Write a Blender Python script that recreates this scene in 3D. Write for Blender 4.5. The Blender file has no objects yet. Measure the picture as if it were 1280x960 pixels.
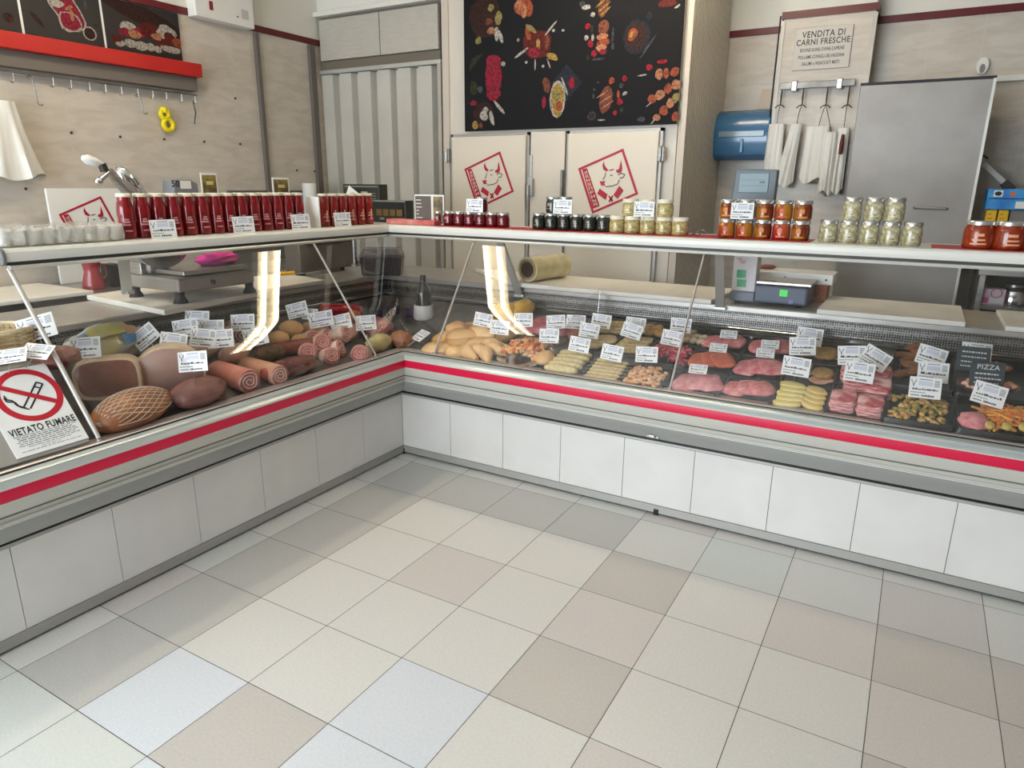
import bpy, math, random
from mathutils import Vector, Matrix, noise
random.seed(7)
SC = bpy.context.scene
COL = SC.collection
PI = math.pi

# ------------------------------------------------------------------ camera (metres; photograph 1280x960)
CAM = Vector((2.3858, -2.9036, 1.4819)); YAW, PITCH, ROLL, FOC = -0.5221, 0.2801, 0.0089, 862.14
_f = Vector((math.sin(YAW)*math.cos(PITCH), math.cos(YAW)*math.cos(PITCH), -math.sin(PITCH)))
_r = Vector((math.cos(YAW), -math.sin(YAW), 0)); _u = _r.cross(_f)
CR = _r*math.cos(ROLL) + _u*math.sin(ROLL); CU = -_r*math.sin(ROLL) + _u*math.cos(ROLL); CF = _f
cam_d = bpy.data.cameras.new('camera'); cam = bpy.data.objects.new('camera', cam_d); COL.objects.link(cam)
cam_d.sensor_width = 36; cam_d.lens = FOC*36/1280; cam_d.clip_start = 0.05
cm = Matrix.Identity(4)
for i, v in enumerate((CR, CU, -CF)):
    for j in range(3): cm[j][i] = v[j]
cam.matrix_world = Matrix.Translation(CAM) @ cm
SC.camera = cam

# surveying helpers: where the sight line of a photograph point meets a real plane of the shop
def ray(x, y): return CF + CR*((x-640)/FOC) - CU*((y-480)/FOC)
def AX(x, y, v): d = ray(x, y); return CAM + d*((v-CAM.x)/d.x)
def AY(x, y, v): d = ray(x, y); return CAM + d*((v-CAM.y)/d.y)
def AZ(x, y, v): d = ray(x, y); return CAM + d*((v-CAM.z)/d.z)
SL = .227; DZ = .63
def deck_r(y): return DZ + SL*(y+.06)
def deck_l(x): return DZ + SL*(.06-x)
def RD(x, y, off=0.):
    d = ray(x, y); k = DZ+off+SL*.06
    return CAM + d*((k+SL*CAM.y-CAM.z)/(d.z-SL*d.y))
def LD(x, y, off=0.):
    d = ray(x, y); k = DZ+off+SL*.06
    return CAM + d*((k-SL*CAM.x-CAM.z)/(d.z+SL*d.x))

# ------------------------------------------------------------------ materials
def lin(c):
    return tuple(((v/255)/12.92 if v/255 <= .04045 else ((v/255+.055)/1.055)**2.4) for v in c) + (1,)
MATS = {}
def mat(name, c, rough=.5, metal=0., c2=None, scale=20., bump=0., detail=4., lo=.35, hi=.65, coat=0., emit=None, alpha=None, trans=0., stretch=None, ior=1.45, spec=None, wave=None):
    if name in MATS: return MATS[name]
    m = bpy.data.materials.new(name); m.use_nodes = True; nt = m.node_tree; N = nt.nodes; L = nt.links
    b = N['Principled BSDF']; b.inputs['Base Color'].default_value = lin(c); b.inputs['Roughness'].default_value = rough
    b.inputs['Metallic'].default_value = metal; b.inputs['IOR'].default_value = ior
    if spec is not None: b.inputs['Specular IOR Level'].default_value = spec
    if coat: b.inputs['Coat Weight'].default_value = coat; b.inputs['Coat Roughness'].default_value = .12
    if trans: b.inputs['Transmission Weight'].default_value = trans
    if alpha is not None: b.inputs['Alpha'].default_value = alpha
    if emit: b.inputs['Emission Color'].default_value = lin(emit[0]); b.inputs['Emission Strength'].default_value = emit[1]
    if c2 is not None or bump:
        tc = N.new('ShaderNodeTexCoord'); mp = N.new('ShaderNodeMapping'); L.new(tc.outputs['Object'], mp.inputs['Vector'])
        if stretch: mp.inputs['Scale'].default_value = stretch
        if wave:
            no = N.new('ShaderNodeTexWave'); no.inputs['Scale'].default_value = scale; no.inputs['Distortion'].default_value = wave
            no.inputs['Detail'].default_value = detail; no.inputs['Detail Scale'].default_value = 2.
            out = no.outputs['Fac']
        else:
            no = N.new('ShaderNodeTexNoise'); no.inputs['Scale'].default_value = scale; no.inputs['Detail'].default_value = detail
            out = no.outputs['Fac']
        L.new(mp.outputs['Vector'], no.inputs['Vector'])
        if c2 is not None:
            rp = N.new('ShaderNodeValToRGB'); rp.color_ramp.elements[0].position = lo; rp.color_ramp.elements[1].position = hi
            rp.color_ramp.elements[0].color = lin(c); rp.color_ramp.elements[1].color = lin(c2)
            L.new(out, rp.inputs['Fac']); L.new(rp.outputs['Color'], b.inputs['Base Color'])
        if bump:
            bp = N.new('ShaderNodeBump'); bp.inputs['Strength'].default_value = bump; bp.inputs['Distance'].default_value = .01
            L.new(out, bp.inputs['Height']); L.new(bp.outputs['Normal'], b.inputs['Normal'])
    MATS[name] = m; return m

def tile_mat(name, c, c2, grout, ua, u0, w, v0, h, g=.004):
    """veined wall tiles: ua is the horizontal axis (0 = x, 1 = y), vertical axis z"""
    m = bpy.data.materials.new(name); m.use_nodes = True; nt = m.node_tree; N = nt.nodes; L = nt.links
    b = N['Principled BSDF']; b.inputs['Roughness'].default_value = .3
    geo = N.new('ShaderNodeNewGeometry'); sp = N.new('ShaderNodeSeparateXYZ'); L.new(geo.outputs['Position'], sp.inputs[0])
    def mth(op, a, bb=None):
        n = N.new('ShaderNodeMath'); n.operation = op
        for k, v in enumerate((a, bb)):
            if v is None: continue
            if isinstance(v, (int, float)): n.inputs[k].default_value = v
            else: L.new(v, n.inputs[k])
        return n.outputs[0]
    def line(sock, o, per):
        t = mth('DIVIDE', mth('SUBTRACT', sock, o), per); fr = mth('FRACT', t)
        return mth('LESS_THAN', mth('MULTIPLY', mth('MINIMUM', fr, mth('SUBTRACT', 1., fr)), per), g/2)
    lu = line(sp.outputs[ua], u0, w); lv = line(sp.outputs[2], v0, h); gr = mth('MAXIMUM', lu, lv)
    mp = N.new('ShaderNodeMapping'); L.new(geo.outputs['Position'], mp.inputs['Vector'])
    mp.inputs['Scale'].default_value = (3.2, 3.2, 12.); mp.inputs['Rotation'].default_value = (.28 if ua else 0, 0 if ua else -.28, 0)
    no = N.new('ShaderNodeTexNoise'); no.inputs['Scale'].default_value = 1.6; no.inputs['Detail'].default_value = 5; no.inputs['Distortion'].default_value = .6
    L.new(mp.outputs['Vector'], no.inputs['Vector'])
    rp = N.new('ShaderNodeValToRGB'); rp.color_ramp.elements[0].position = .38; rp.color_ramp.elements[1].position = .62
    rp.color_ramp.elements[0].color = lin(c2); rp.color_ramp.elements[1].color = lin(c); L.new(no.outputs['Fac'], rp.inputs['Fac'])
    mx = N.new('ShaderNodeMix'); mx.data_type = 'RGBA'; L.new(gr, mx.inputs[0]); L.new(rp.outputs['Color'], mx.inputs[6]); mx.inputs[7].default_value = lin(grout)
    L.new(mx.outputs[2], b.inputs['Base Color'])
    return m

def glass_mat(name, tint=(1, 1, 1), f0=.075):
    m = bpy.data.materials.new(name); m.use_nodes = True; nt = m.node_tree; N = nt.nodes; L = nt.links
    N.remove(N['Principled BSDF']); out = N['Material Output']
    tr = N.new('ShaderNodeBsdfTransparent'); tr.inputs[0].default_value = (*tint, 1)
    gl = N.new('ShaderNodeBsdfGlossy'); gl.inputs['Roughness'].default_value = 0.0
    lw = N.new('ShaderNodeLayerWeight'); lw.inputs['Blend'].default_value = .5
    pw = N.new('ShaderNodeMath'); pw.operation = 'POWER'; L.new(lw.outputs['Facing'], pw.inputs[0]); pw.inputs[1].default_value = 5
    fr = N.new('ShaderNodeMath'); fr.operation = 'MULTIPLY_ADD'; L.new(pw.outputs[0], fr.inputs[0]); fr.inputs[1].default_value = 1-f0; fr.inputs[2].default_value = f0
    mx = N.new('ShaderNodeMixShader'); L.new(fr.outputs[0], mx.inputs[0]); L.new(tr.outputs[0], mx.inputs[1]); L.new(gl.outputs[0], mx.inputs[2])
    L.new(mx.outputs[0], out.inputs[0]); MATS[name] = m; return m

# ------------------------------------------------------------------ mesh building
class MB:
    def __init__(s): s.v = []; s.f = []; s.mi = []; s.m = Matrix.Identity(4)
    def add(s, vs, fs, mi=0):
        o = len(s.v); s.v += [s.m @ Vector(p) for p in vs]
        for f in fs: s.f.append([o+i for i in f]); s.mi.append(mi)
        return s
    def box(s, c, d, mi=0, rot=None):
        x, y, z = d[0]/2, d[1]/2, d[2]/2
        vs = [Vector((i*x, j*y, k*z)) for k in (-1, 1) for j in (-1, 1) for i in (-1, 1)]
        if rot is not None: vs = [rot @ p for p in vs]
        vs = [p+Vector(c) for p in vs]
        return s.add(vs, [(0, 2, 3, 1), (4, 5, 7, 6), (0, 1, 5, 4), (2, 6, 7, 3), (0, 4, 6, 2), (1, 3, 7, 5)], mi)
    def bb(s, a, b, mi=0):
        return s.box([(a[i]+b[i])/2 for i in range(3)], [abs(b[i]-a[i]) for i in range(3)], mi)
    def loft(s, rings, mi=0, cap=True, closed=True):
        n = len(rings[0]); o = len(s.v)
        for r in rings: s.v += [s.m @ Vector(p) for p in r]
        for k in range(len(rings)-1):
            for i in range(n if closed else n-1):
                j = (i+1) % n; s.f.append([o+k*n+i, o+k*n+j, o+(k+1)*n+j, o+(k+1)*n+i]); s.mi.append(mi)
        if cap:
            s.f.append([o+i for i in range(n)][::-1]); s.mi.append(mi)
            s.f.append([o+(len(rings)-1)*n+i for i in range(n)]); s.mi.append(mi)
        return s
    def prism(s, pts, axis, a, b, mi=0):
        """polygon pts in the plane normal to axis (x: (y,z), y: (x,z), z: (x,y)) swept from a to b"""
        def P(p, t): return {'x': (t, p[0], p[1]), 'y': (p[0], t, p[1]), 'z': (p[0], p[1], t)}[axis]
        return s.loft([[P(p, a) for p in pts], [P(p, b) for p in pts]], mi)
    def tube(s, path, r, seg=8, mi=0, closed=False):
        path = [Vector(p) for p in path]; n = len(path); rings = []
        rr = r if isinstance(r, (list, tuple)) else [r]*n
        prev = None
        for i, p in enumerate(path):
            if closed: t = path[(i+1) % n]-path[i-1]
            else: t = path[min(i+1, n-1)]-path[max(i-1, 0)]
            t.normalize()
            if prev is None: a = t.orthogonal().normalized()
            else: a = (prev-t*prev.dot(t)); a = a.normalized() if a.length > 1e-6 else t.orthogonal().normalized()
            prev = a; b = t.cross(a)
            rings.append([p+(a*math.cos(2*PI*k/seg)+b*math.sin(2*PI*k/seg))*rr[i] for k in range(seg)])
        if closed: rings.append(rings[0])
        return s.loft(rings, mi, cap=not closed)
    def lathe(s, prof, c=(0, 0, 0), seg=20, mi=0, rot=None, cap=True, mis=None):
        rings = []
        for r, z in prof:
            ring = [Vector((r*math.cos(2*PI*k/seg), r*math.sin(2*PI*k/seg), z)) for k in range(seg)]
            if rot is not None: ring = [rot @ p for p in ring]
            rings.append([p+Vector(c) for p in ring])
        if mis is None: return s.loft(rings, mi, cap)
        o = len(s.mi); s.loft(rings, mi, cap)
        for k, m_ in enumerate(mis):
            for i in range(seg): s.mi[o+k*seg+i] = m_
        return s
    def ell(s, c, r, mi=0, seg=14, rows=9, rot=None, wob=0., ws=8., flat=None, seed=0):
        rings = []
        for k in range(rows+1):
            a = -PI/2+PI*k/rows; ring = []
            for i in range(seg):
                t = 2*PI*i/seg; p = Vector((math.cos(a)*math.cos(t), math.cos(a)*math.sin(t), math.sin(a)))
                if wob: p *= 1+wob*noise.noise(p*ws*.25+Vector((seed, seed*1.7, 0)))
                if flat is not None and p.z < flat: p.z = flat
                p = Vector((p.x*r[0], p.y*r[1], p.z*r[2]))
                if rot is not None: p = rot @ p
                ring.append(p+Vector(c))
            rings.append(ring)
        return s.loft(rings, mi, cap=True)
    def puff(s, outline, h, c=(0, 0, 0), mi=0, rot=None, edge=.9, dome=0.):
        """a soft slab: outline (x,y) with rounded upper and lower edge"""
        cx = sum(p[0] for p in outline)/len(outline); cy = sum(p[1] for p in outline)/len(outline)
        def ring(k, z):
            ps = [Vector((cx+(p[0]-cx)*k, cy+(p[1]-cy)*k, z)) for p in outline]
            if rot is not None: ps = [rot @ p for p in ps]
            return [p+Vector(c) for p in ps]
        rings = [ring(edge, 0), ring(1, h*.3), ring(1, h*.62), ring((1+edge)/2, h*.9), ring(edge*.86, h+dome*.4)]
        if dome: rings += [ring(.5, h+dome*.85), ring(.15, h+dome)]
        return s.loft(rings, mi)
    def poly(s, pts, mi=0): return s.add(pts, [list(range(len(pts)))], mi)
    def text(s, string, size, M, mi=0, align='CENTER', ext=0., bold=0., sx=1.):
        cu = bpy.data.curves.new('lettering', 'FONT'); cu.body = string; cu.size = size; cu.align_x = align; cu.align_y = 'CENTER'
        cu.extrude = ext; cu.offset = bold; cu.space_character = 1.1 if bold else 1.; cu.resolution_u = 3
        o = bpy.data.objects.new('lettering', cu); COL.objects.link(o)
        me = bpy.data.meshes.new_from_object(o.evaluated_get(bpy.context.evaluated_depsgraph_get()))
        vs = [M @ Vector((v.co.x*sx, v.co.y, v.co.z)) for v in me.vertices]; fs = [list(p.vertices) for p in me.polygons]
        s.add(vs, fs, mi); bpy.data.objects.remove(o); bpy.data.curves.remove(cu); bpy.data.meshes.remove(me)
        return s
    def build(s, name, mats, parent=None, smooth=None, bevel=0., seg=2):
        off = Vector((0, 0, 0)); q = parent
        while q is not None: off += q.location; q = q.parent
        me = bpy.data.meshes.new(name); me.from_pydata([tuple(p-off) for p in s.v], [], s.f)
        if not isinstance(mats, (list, tuple)): mats = [mats]
        for m in mats: me.materials.append(m)
        for p, i in zip(me.polygons, s.mi): p.material_index = i
        import bmesh
        bm = bmesh.new(); bm.from_mesh(me)
        bmesh.ops.remove_doubles(bm, verts=bm.verts, dist=1e-6)
        bmesh.ops.recalc_face_normals(bm, faces=bm.faces); bm.to_mesh(me); bm.free()
        if smooth is not None:
            me.shade_smooth(); me.set_sharp_from_angle(angle=math.radians(smooth))
        o = bpy.data.objects.new(name, me); COL.objects.link(o); o.parent = parent
        if bevel:
            bv = o.modifiers.new('soft_edges', 'BEVEL'); bv.width = bevel; bv.segments = seg; bv.limit_method = 'ANGLE'; bv.angle_limit = .6
        return o

def tag(o, label=None, cat=None, group=None, kind=None):
    if label: o['label'] = label
    if cat: o['category'] = cat
    if group: o['group'] = group
    if kind: o['kind'] = kind
    return o
def thing(name, loc, label, cat, group=None):
    o = bpy.data.objects.new(name, None); COL.objects.link(o); o.location = loc; o.empty_display_size = .05
    return tag(o, label, cat, group)
def structure(mb, name, mats, parent=None, **k):
    o = mb.build(name, mats, parent, **k)
    if parent is None: o['kind'] = 'structure'
    return o
def kids(o): return [c for c in bpy.data.objects if c.parent == o]
_kids = {}
def copy_tree(o, parent=None):
    c = o.copy(); COL.objects.link(c); c.parent = parent
    if o not in _kids: _kids[o] = [(k, kids(k)) for k in kids(o)]
    for k, sub in _kids[o]:
        kc = k.copy(); COL.objects.link(kc); kc.parent = c
        for g in sub:
            gc = g.copy(); COL.objects.link(gc); gc.parent = kc
    return c
ORD = ['first', 'second', 'third', 'fourth', 'fifth', 'sixth', 'seventh', 'eighth', 'ninth', 'tenth', 'eleventh', 'twelfth', 'thirteenth', 'fourteenth', 'fifteenth', 'sixteenth', 'seventeenth', 'eighteenth', 'nineteenth', 'twentieth', 'twenty-first', 'twenty-second']
def pose(o, loc, rot=None, rz=0.):
    o.location = loc
    if rot is not None: o.rotation_euler = rot.to_euler()
    else: o.rotation_euler = (0, 0, rz)
    return o
def RZ(a): return Matrix.Rotation(a, 3, 'Z')
def RX(a): return Matrix.Rotation(a, 3, 'X')
def RY(a): return Matrix.Rotation(a, 3, 'Y')
def blobline(n, rx, ry, wob=.1, seed=0, pw=2.):
    """a lumpy closed outline"""
    out = []
    for i in range(n):
        t = 2*PI*i/n; c, s_ = math.cos(t), math.sin(t)
        k = 1+wob*noise.noise(Vector((c*1.3+seed*3.1, s_*1.3-seed*1.7, seed)))*2
        out.append((rx*k*math.copysign(abs(c)**(2/pw), c), ry*k*math.copysign(abs(s_)**(2/pw), s_)))
    return out

# palette
WHITE = mat('white_plastic', (232, 230, 224), .35)
PAPER = mat('white_paper', (236, 235, 230), .6)
INK = mat('black_ink', (40, 40, 46), .6); TAGINK = mat('tag_ink', (72, 72, 82), .6)
GREYINK = mat('grey_ink', (128, 130, 138), .6)
PALEINK = mat('pale_lavender_ink', (206, 208, 222), .6)
STEEL = mat('brushed_steel', (190, 188, 184), .32, .9, (170, 168, 164), 6., stretch=(1, 1, 18))
STEELD = mat('worn_steel', (150, 146, 140), .4, .75, (120, 116, 112), 8.)
CHROME = mat('chrome', (225, 225, 225), .12, 1.)
DARKST = mat('dark_steel', (70, 66, 62), .45, .6)
ALU = mat('satin_aluminium', (205, 205, 198), .38, .55)
BEIGE = mat('beige_enamel', (194, 191, 181), .35)
GREYEN = mat('grey_enamel', (154, 154, 150), .4)
BLACK = mat('black_plastic', (26, 25, 26), .35)
RUBBER = mat('black_rubber', (30, 26, 24), .6)
REDBAND = mat('red_band', (205, 18, 62), .35)
REDP = mat('red_paint', (178, 30, 26), .4)
DKRED = mat('dark_red_glaze', (96, 20, 26), .3)
LOGORED = mat('logo_red', (176, 24, 50), .5)
PLASTER = mat('white_plaster', (226, 222, 212), .8)
GLASS = glass_mat('counter_glass')
WORLD, TUBES, EXPO = 11.0, 18.0, 0.0
# ================================================================== the room
XL, YF, YB, XR, YS, ZC = -2.05, 1.60, 2.50, 4.3, -5.4, 3.15
T = .333; GX, GY = .1284, -.4217
# floor: tiles in differing tones with dark joints, greyer beside the counters
fl = MB()
fl.bb((XL, YS, -.06), (XR, YB, -.0015), 0)
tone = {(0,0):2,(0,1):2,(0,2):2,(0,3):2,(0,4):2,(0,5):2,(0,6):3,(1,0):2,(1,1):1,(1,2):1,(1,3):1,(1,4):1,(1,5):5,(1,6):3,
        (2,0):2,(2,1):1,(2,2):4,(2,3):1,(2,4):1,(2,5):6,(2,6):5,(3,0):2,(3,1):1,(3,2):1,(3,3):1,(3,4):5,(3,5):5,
        (4,0):1,(4,1):6,(4,2):4,(4,3):6,(4,4):1,(5,0):3,(5,1):1,(5,2):1,(5,3):1,(6,0):1,(6,1):4,(6,2):1,(6,3):1,(7,0):4,(7,1):6,(7,2):4,(7,3):6,(8,0):1,(8,1):6,(8,2):6,(8,3):4}  # right-hand columns carry the floor shadow there as darker tile tones
g = .0012
for i in range(-8, 15):
    for j in range(-9, 17):
        x0, x1 = GX+T*i, GX+T*(i+1); y1, y0 = GY+T-T*j, GY-T*j
        if x1 < XL or x0 > XR or y0 > YB or y1 < YS: continue
        x0, x1, y0, y1 = max(x0, XL), min(x1, XR), max(y0, YS), min(y1, YB)
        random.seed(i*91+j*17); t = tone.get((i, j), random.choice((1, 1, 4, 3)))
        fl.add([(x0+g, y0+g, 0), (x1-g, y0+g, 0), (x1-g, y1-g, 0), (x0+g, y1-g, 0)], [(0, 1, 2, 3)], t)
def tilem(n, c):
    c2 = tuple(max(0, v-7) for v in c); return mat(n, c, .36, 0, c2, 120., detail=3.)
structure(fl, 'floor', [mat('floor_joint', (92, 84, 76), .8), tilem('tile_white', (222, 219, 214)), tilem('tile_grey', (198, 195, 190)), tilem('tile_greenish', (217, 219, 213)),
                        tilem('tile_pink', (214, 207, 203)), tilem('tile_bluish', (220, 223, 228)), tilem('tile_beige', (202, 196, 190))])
random.seed(3)
WT = tile_mat('wall_tiles_west', (205, 196, 184), (192, 182, 170), (202, 195, 185), 1, AX(150, 171, XL).y, .303, AX(110, 199, XL).z, .315)
BT = tile_mat('wall_tiles_north', (205, 196, 184), (192, 182, 170), (204, 197, 187), 0, AY(1160, 60, YB).x, .287, AY(1160, 214, YB).z, .30)
zs = AX(330, 38, XL).z      # top of the tiling on the left wall
structure(MB().bb((XL-.1, YS, 0), (XL, YB, zs)), 'wall_left', [WT])
structure(MB().bb((XL-.1, YS, zs), (XL, YB, ZC)), 'wall_left_upper', [PLASTER])
zb = AY(1200, 16, YB).z
structure(MB().bb((XL-.1, YB, 0), (XR, YB+.1, zb)), 'wall_back', [BT])
structure(MB().bb((XL-.1, YB, zb), (XR, YB+.1, ZC)), 'wall_back_upper', [PLASTER])
structure(MB().bb((XR, YS, 0), (XR+.1, YB+.1, ZC)), 'wall_right', [mat('side_wall_paint', (112, 108, 102), .7)])
# shop front: big glazed opening behind the viewer
sf = MB(); WA, WB, WT_ = -1.6, 1.8, 2.5
sf.bb((XL-.1, YS-.1, 0), (WA, YS, ZC)); sf.bb((WB, YS-.1, 0), (XR+.1, YS, ZC)); sf.bb((WA, YS-.1, WT_), (WB, YS, ZC)); sf.bb((WA, YS-.1, 0), (WB, YS, .12))
structure(sf, 'wall_front', [PLASTER])
structure(MB().bb((XL-.1, YS-.1, ZC), (XR+.1, YB+.1, ZC+.1)), 'ceiling', [PLASTER])
structure(MB().bb((XL, YS, zs-.022), (XL+.012, YF+.02, zs+.022)), 'trim_1', [DKRED], bevel=.003)
st = MB(); st.bb((.95, YB-.012, zb-.022), (1.4, YB, zb+.022)); st.bb((1.85, YB-.012, zb-.022), (XR, YB, zb+.022))
structure(st, 'trim_2', [DKRED], bevel=.003)
# tiled pillar on the back wall
PY = 2.32
pl, pr = AY(972, 100, PY).x, AY(1089, 60, PY).x; pz = AY(1030, 15, PY).z
structure(MB().bb((pl, PY, 0), (pr, YB, pz)), 'pillar', [BT])
structure(MB().bb((pl, PY, pz), (pr, YB, ZC)), 'pillar_upper', [PLASTER])
tp = MB(); tp.bb((pl-.012, PY-.012, pz-.022), (pr+.012, PY, pz+.022)); tp.bb((pr, PY, pz-.022), (pr+.012, YB, pz+.022)); tp.bb((pl-.012, PY, pz-.022), (pl, YB, pz+.022))
structure(tp, 'trim_3', [DKRED], bevel=.003)
# grey edge strips of the pillar
es = MB()
for x in (pl, pr): es.bb((x-.012, PY-.006, .05), (x+.012, PY+.03, pz-.03))
structure(es, 'trim_4', [mat('edge_strip', (176, 170, 160), .4, .3)])
# vertical ducts on the left wall beside the folding door
for k, (px, w_) in enumerate(((327, .035), (393, .06))):
    y = AX(px, 150, XL).y
    structure(MB().bb((XL, y-w_/2, 0), (XL+.03, y+w_/2, zs-.03)), 'trim_%d' % (5+k), [mat('duct_grey', (104, 98, 91), .5)], bevel=.004)
# small screw caps along the tiles
for k, (px, py) in enumerate(((89, 166), (150, 171), (205, 174), (255, 177), (300, 180), (371, 213), (393, 214), (294, 123), (32, 236))):
    p = AX(px, py, XL)
    tag(MB().lathe([(.008, 0), (.008, .004), (.004, .008)], p, 10, rot=RY(PI/2)).build('screw_cap', [DARKST], smooth=40),
        ['dark screw cap low on the left wall above the plastic packs', '', ''][0] if k == 8 else
        'dark screw cap on the tiled left wall, %s from the left of its row' % ORD[k] if k < 5 else
        ['dark screw cap between the two grey ducts, further from the right duct', 'dark screw cap on the left wall touching the right grey duct', 'dark screw cap high on the left wall right of the hook rail'][k-5], 'screw', 'screw caps on the left wall')

# ---- folding door (accordion) with the cupboard doors above it
fx0, fx1 = AY(405, 200, YF).x, AY(551, 120, YF).x
fz = AY(478, 86, YF).z
fd = thing('folding_door', ((fx0+fx1)/2, YF+.06, 0), 'pale grey accordion folding door of tall vertical pleats left of the cold room', 'door')
FOLD = mat('pleated_grey_vinyl', (196, 192, 182), .45, 0, (186, 182, 172), 3.)
n = 6; pts = []
for k in range(n+1):
    xa = fx0+.015+(fx1-fx0-.03)*k/n; w_ = (fx1-fx0)/n
    if k < n: pts += [(xa, YF+.015), (xa+w_*.58, YF+.02), (xa+w_*.66, YF+.075), (xa+w_*.95, YF+.08)]
back = [(x, y+.012) for x, y in pts][::-1]
for k in range(len(pts)-1):
    a, b = pts[k], pts[k+1]
    m_ = MB().prism([a, b, (b[0], b[1]+.01), (a[0], a[1]+.01)], 'z', .02, fz-.004)
    if k == 0: body = MB()
    body.add(m_.v, m_.f)
body.build('pleated_leaf', [FOLD], fd)
MB().bb((fx0, YF, fz), (fx1, YF+.1, fz+.03)).build('track', [ALU], fd, bevel=.003)
MB().bb((fx1-.03, YF, .02), (fx1, YF+.06, fz)).build('closing_post', [mat('post_grey', (176, 170, 160), .45)], fd, bevel=.003)
# cupboard above
cz0, cz1 = fz+.10, AY(478, 10, YF).z
cb = thing('wall_cupboard', ((fx0+fx1)/2, YF+.2, cz0), 'pale two-door cupboard mounted above the accordion folding door', 'cupboard')
CUPB = mat('cupboard_grey', (188, 183, 172), .5, 0, (180, 175, 164), 10., stretch=(1, 1, 6))
MB().bb((fx0+.012, YF+.05, cz0-.06), (fx1, YB-.02, cz1)).build('carcass', [mat('cupboard_recess', (120, 112, 100), .6)], cb)
xm = AY(537, 40, YF).x; xm = AY(474, 50, YF).x
MB().bb((fx0+.03, YF+.005, cz0), (xm-.004, YF+.04, cz1-.02)).build('door', [CUPB], cb, bevel=.003)
MB().bb((xm+.004, YF+.005, cz0), (fx1-.02, YF+.04, cz1-.02)).build('door', [CUPB], cb, bevel=.003)
MB().bb((fx0-.0, YF-.03, cz1), (fx1+.03, YB-.02, cz1+.035)).build('cornice', [PLASTER], cb, bevel=.004)
structure(MB().bb((XL, YF+.02, cz1+.04), (fx1, YB, ZC)), 'wall_bulkhead', [PLASTER])
MB().bb((fx0+.012, YF+.02, fz+.032), (fx1-.01, YF+.06, cz0-.005)).build('recess_strip', [mat('recess_brown', (112, 103, 90), .6)], cb)

# ---- cold room
cx0, cx1 = fx1+.012, AY(861, 110, YF).x
CREAM = mat('cold_room_cream', (216, 207, 194), .4)
CREAMD = mat('cold_room_door', (220, 210, 194), .38)
cr = thing('cold_room', ((cx0+cx1)/2, (YF+YB)/2, 0), 'cream walk-in cold room with two doors under the black food poster', 'cold room')
CTOP = 2.95
MB().bb((cx0, YF+.02, 0), (cx1-.06, YB-.02, CTOP)).build('body', [CREAM], cr)
rib = MB(); rib.bb((cx1-.055, YF+.02, 0), (cx1-.008, YB-.02, CTOP))
k = 0; y = YF+.03
while y < YB-.05:
    rib.bb((cx1-.008, y, 0), (cx1, y+.032, CTOP)); y += .045
rib.build('ribbed_side_wall', [mat('ribbed_side', (206, 197, 184), .5)], cr)
fr_ = MB()
xs = [cx0, AY(556, 240, YF).x, AY(568, 240, YF).x]
fr_.bb((cx0, YF+.005, 0), (AY(563, 240, YF).x-.004, YF+.02, CTOP))
fr_.bb((cx1-.035, YF-.004, 0), (cx1, YF+.02, CTOP))
fr_.build('frame_strip', [mat('frame_warm', (204, 192, 178), .45)], cr, bevel=.003)
STRIP = mat('steel_trim', (168, 164, 158), .4, .5)
dz1 = AY(610, 167, YF).z; dz1b = AY(760, 162, YF).z; dz1 = (dz1+dz1b)/2
for (a, b, hs) in ((566, 662, 'l'), (708, 825, 'r')):
    xa, xb = AY(a, 240, YF).x, AY(b, 240, YF).x
    d = MB().bb((xa+.02, YF-.035, .06), (xb-.02, YF+.019, dz1-.02)).build('door', [CREAMD], cr, bevel=.004)
    e = MB(); e.bb((xa, YF-.014, .04), (xa+.019, YF+.019, dz1)); e.bb((xb-.019, YF-.014, .04), (xb, YF+.019, dz1)); e.bb((xa, YF-.014, dz1-.019), (xb, YF+.019, dz1))
    e.build('edge_trim', [STRIP], d)
# centre post with lock fittings
xa, xb = AY(664, 240, YF).x, AY(706, 240, YF).x
MB().bb((xa, YF-.02, .02), (xb, YF+.018, dz1)).build('centre_post', [CREAM], cr, bevel=.004)
lk = MB()
p = AY(664, 232, YF); lk.bb((p.x-.0, YF-.06, p.z-.07), (p.x+.035, YF-.02, p.z+.05)); lk.bb((p.x+.008, YF-.09, p.z-.07), (p.x+.022, YF-.06, p.z+.005)); 
p = AY(664, 205, YF); lk.bb((p.x+.002, YF-.035, p.z-.1), (p.x+.022, YF-.02, p.z+.06))
lk.build('latch', [STEEL], cr, bevel=.003)
lk = MB(); p = AY(706, 222, YF); lk.bb((p.x-.012, YF-.05, p.z-.28), (p.x+.004, YF-.02, p.z+.05)); lk.build('door_bar', [STEELD], cr, bevel=.003)
for px, py in ((829, 193), (563, 195)):
    p = AY(px, py, YF); hm = MB()
    hm.bb((p.x-.018, YF-.05, p.z-.045), (p.x+.018, YF-.005, p.z+.045)); hm.tube([(p.x, YF-.055, p.z-.05), (p.x, YF-.055, p.z+.05)], .011, 8)
    hm.build('hinge', [STEEL], cr, bevel=.003, smooth=40)

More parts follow.
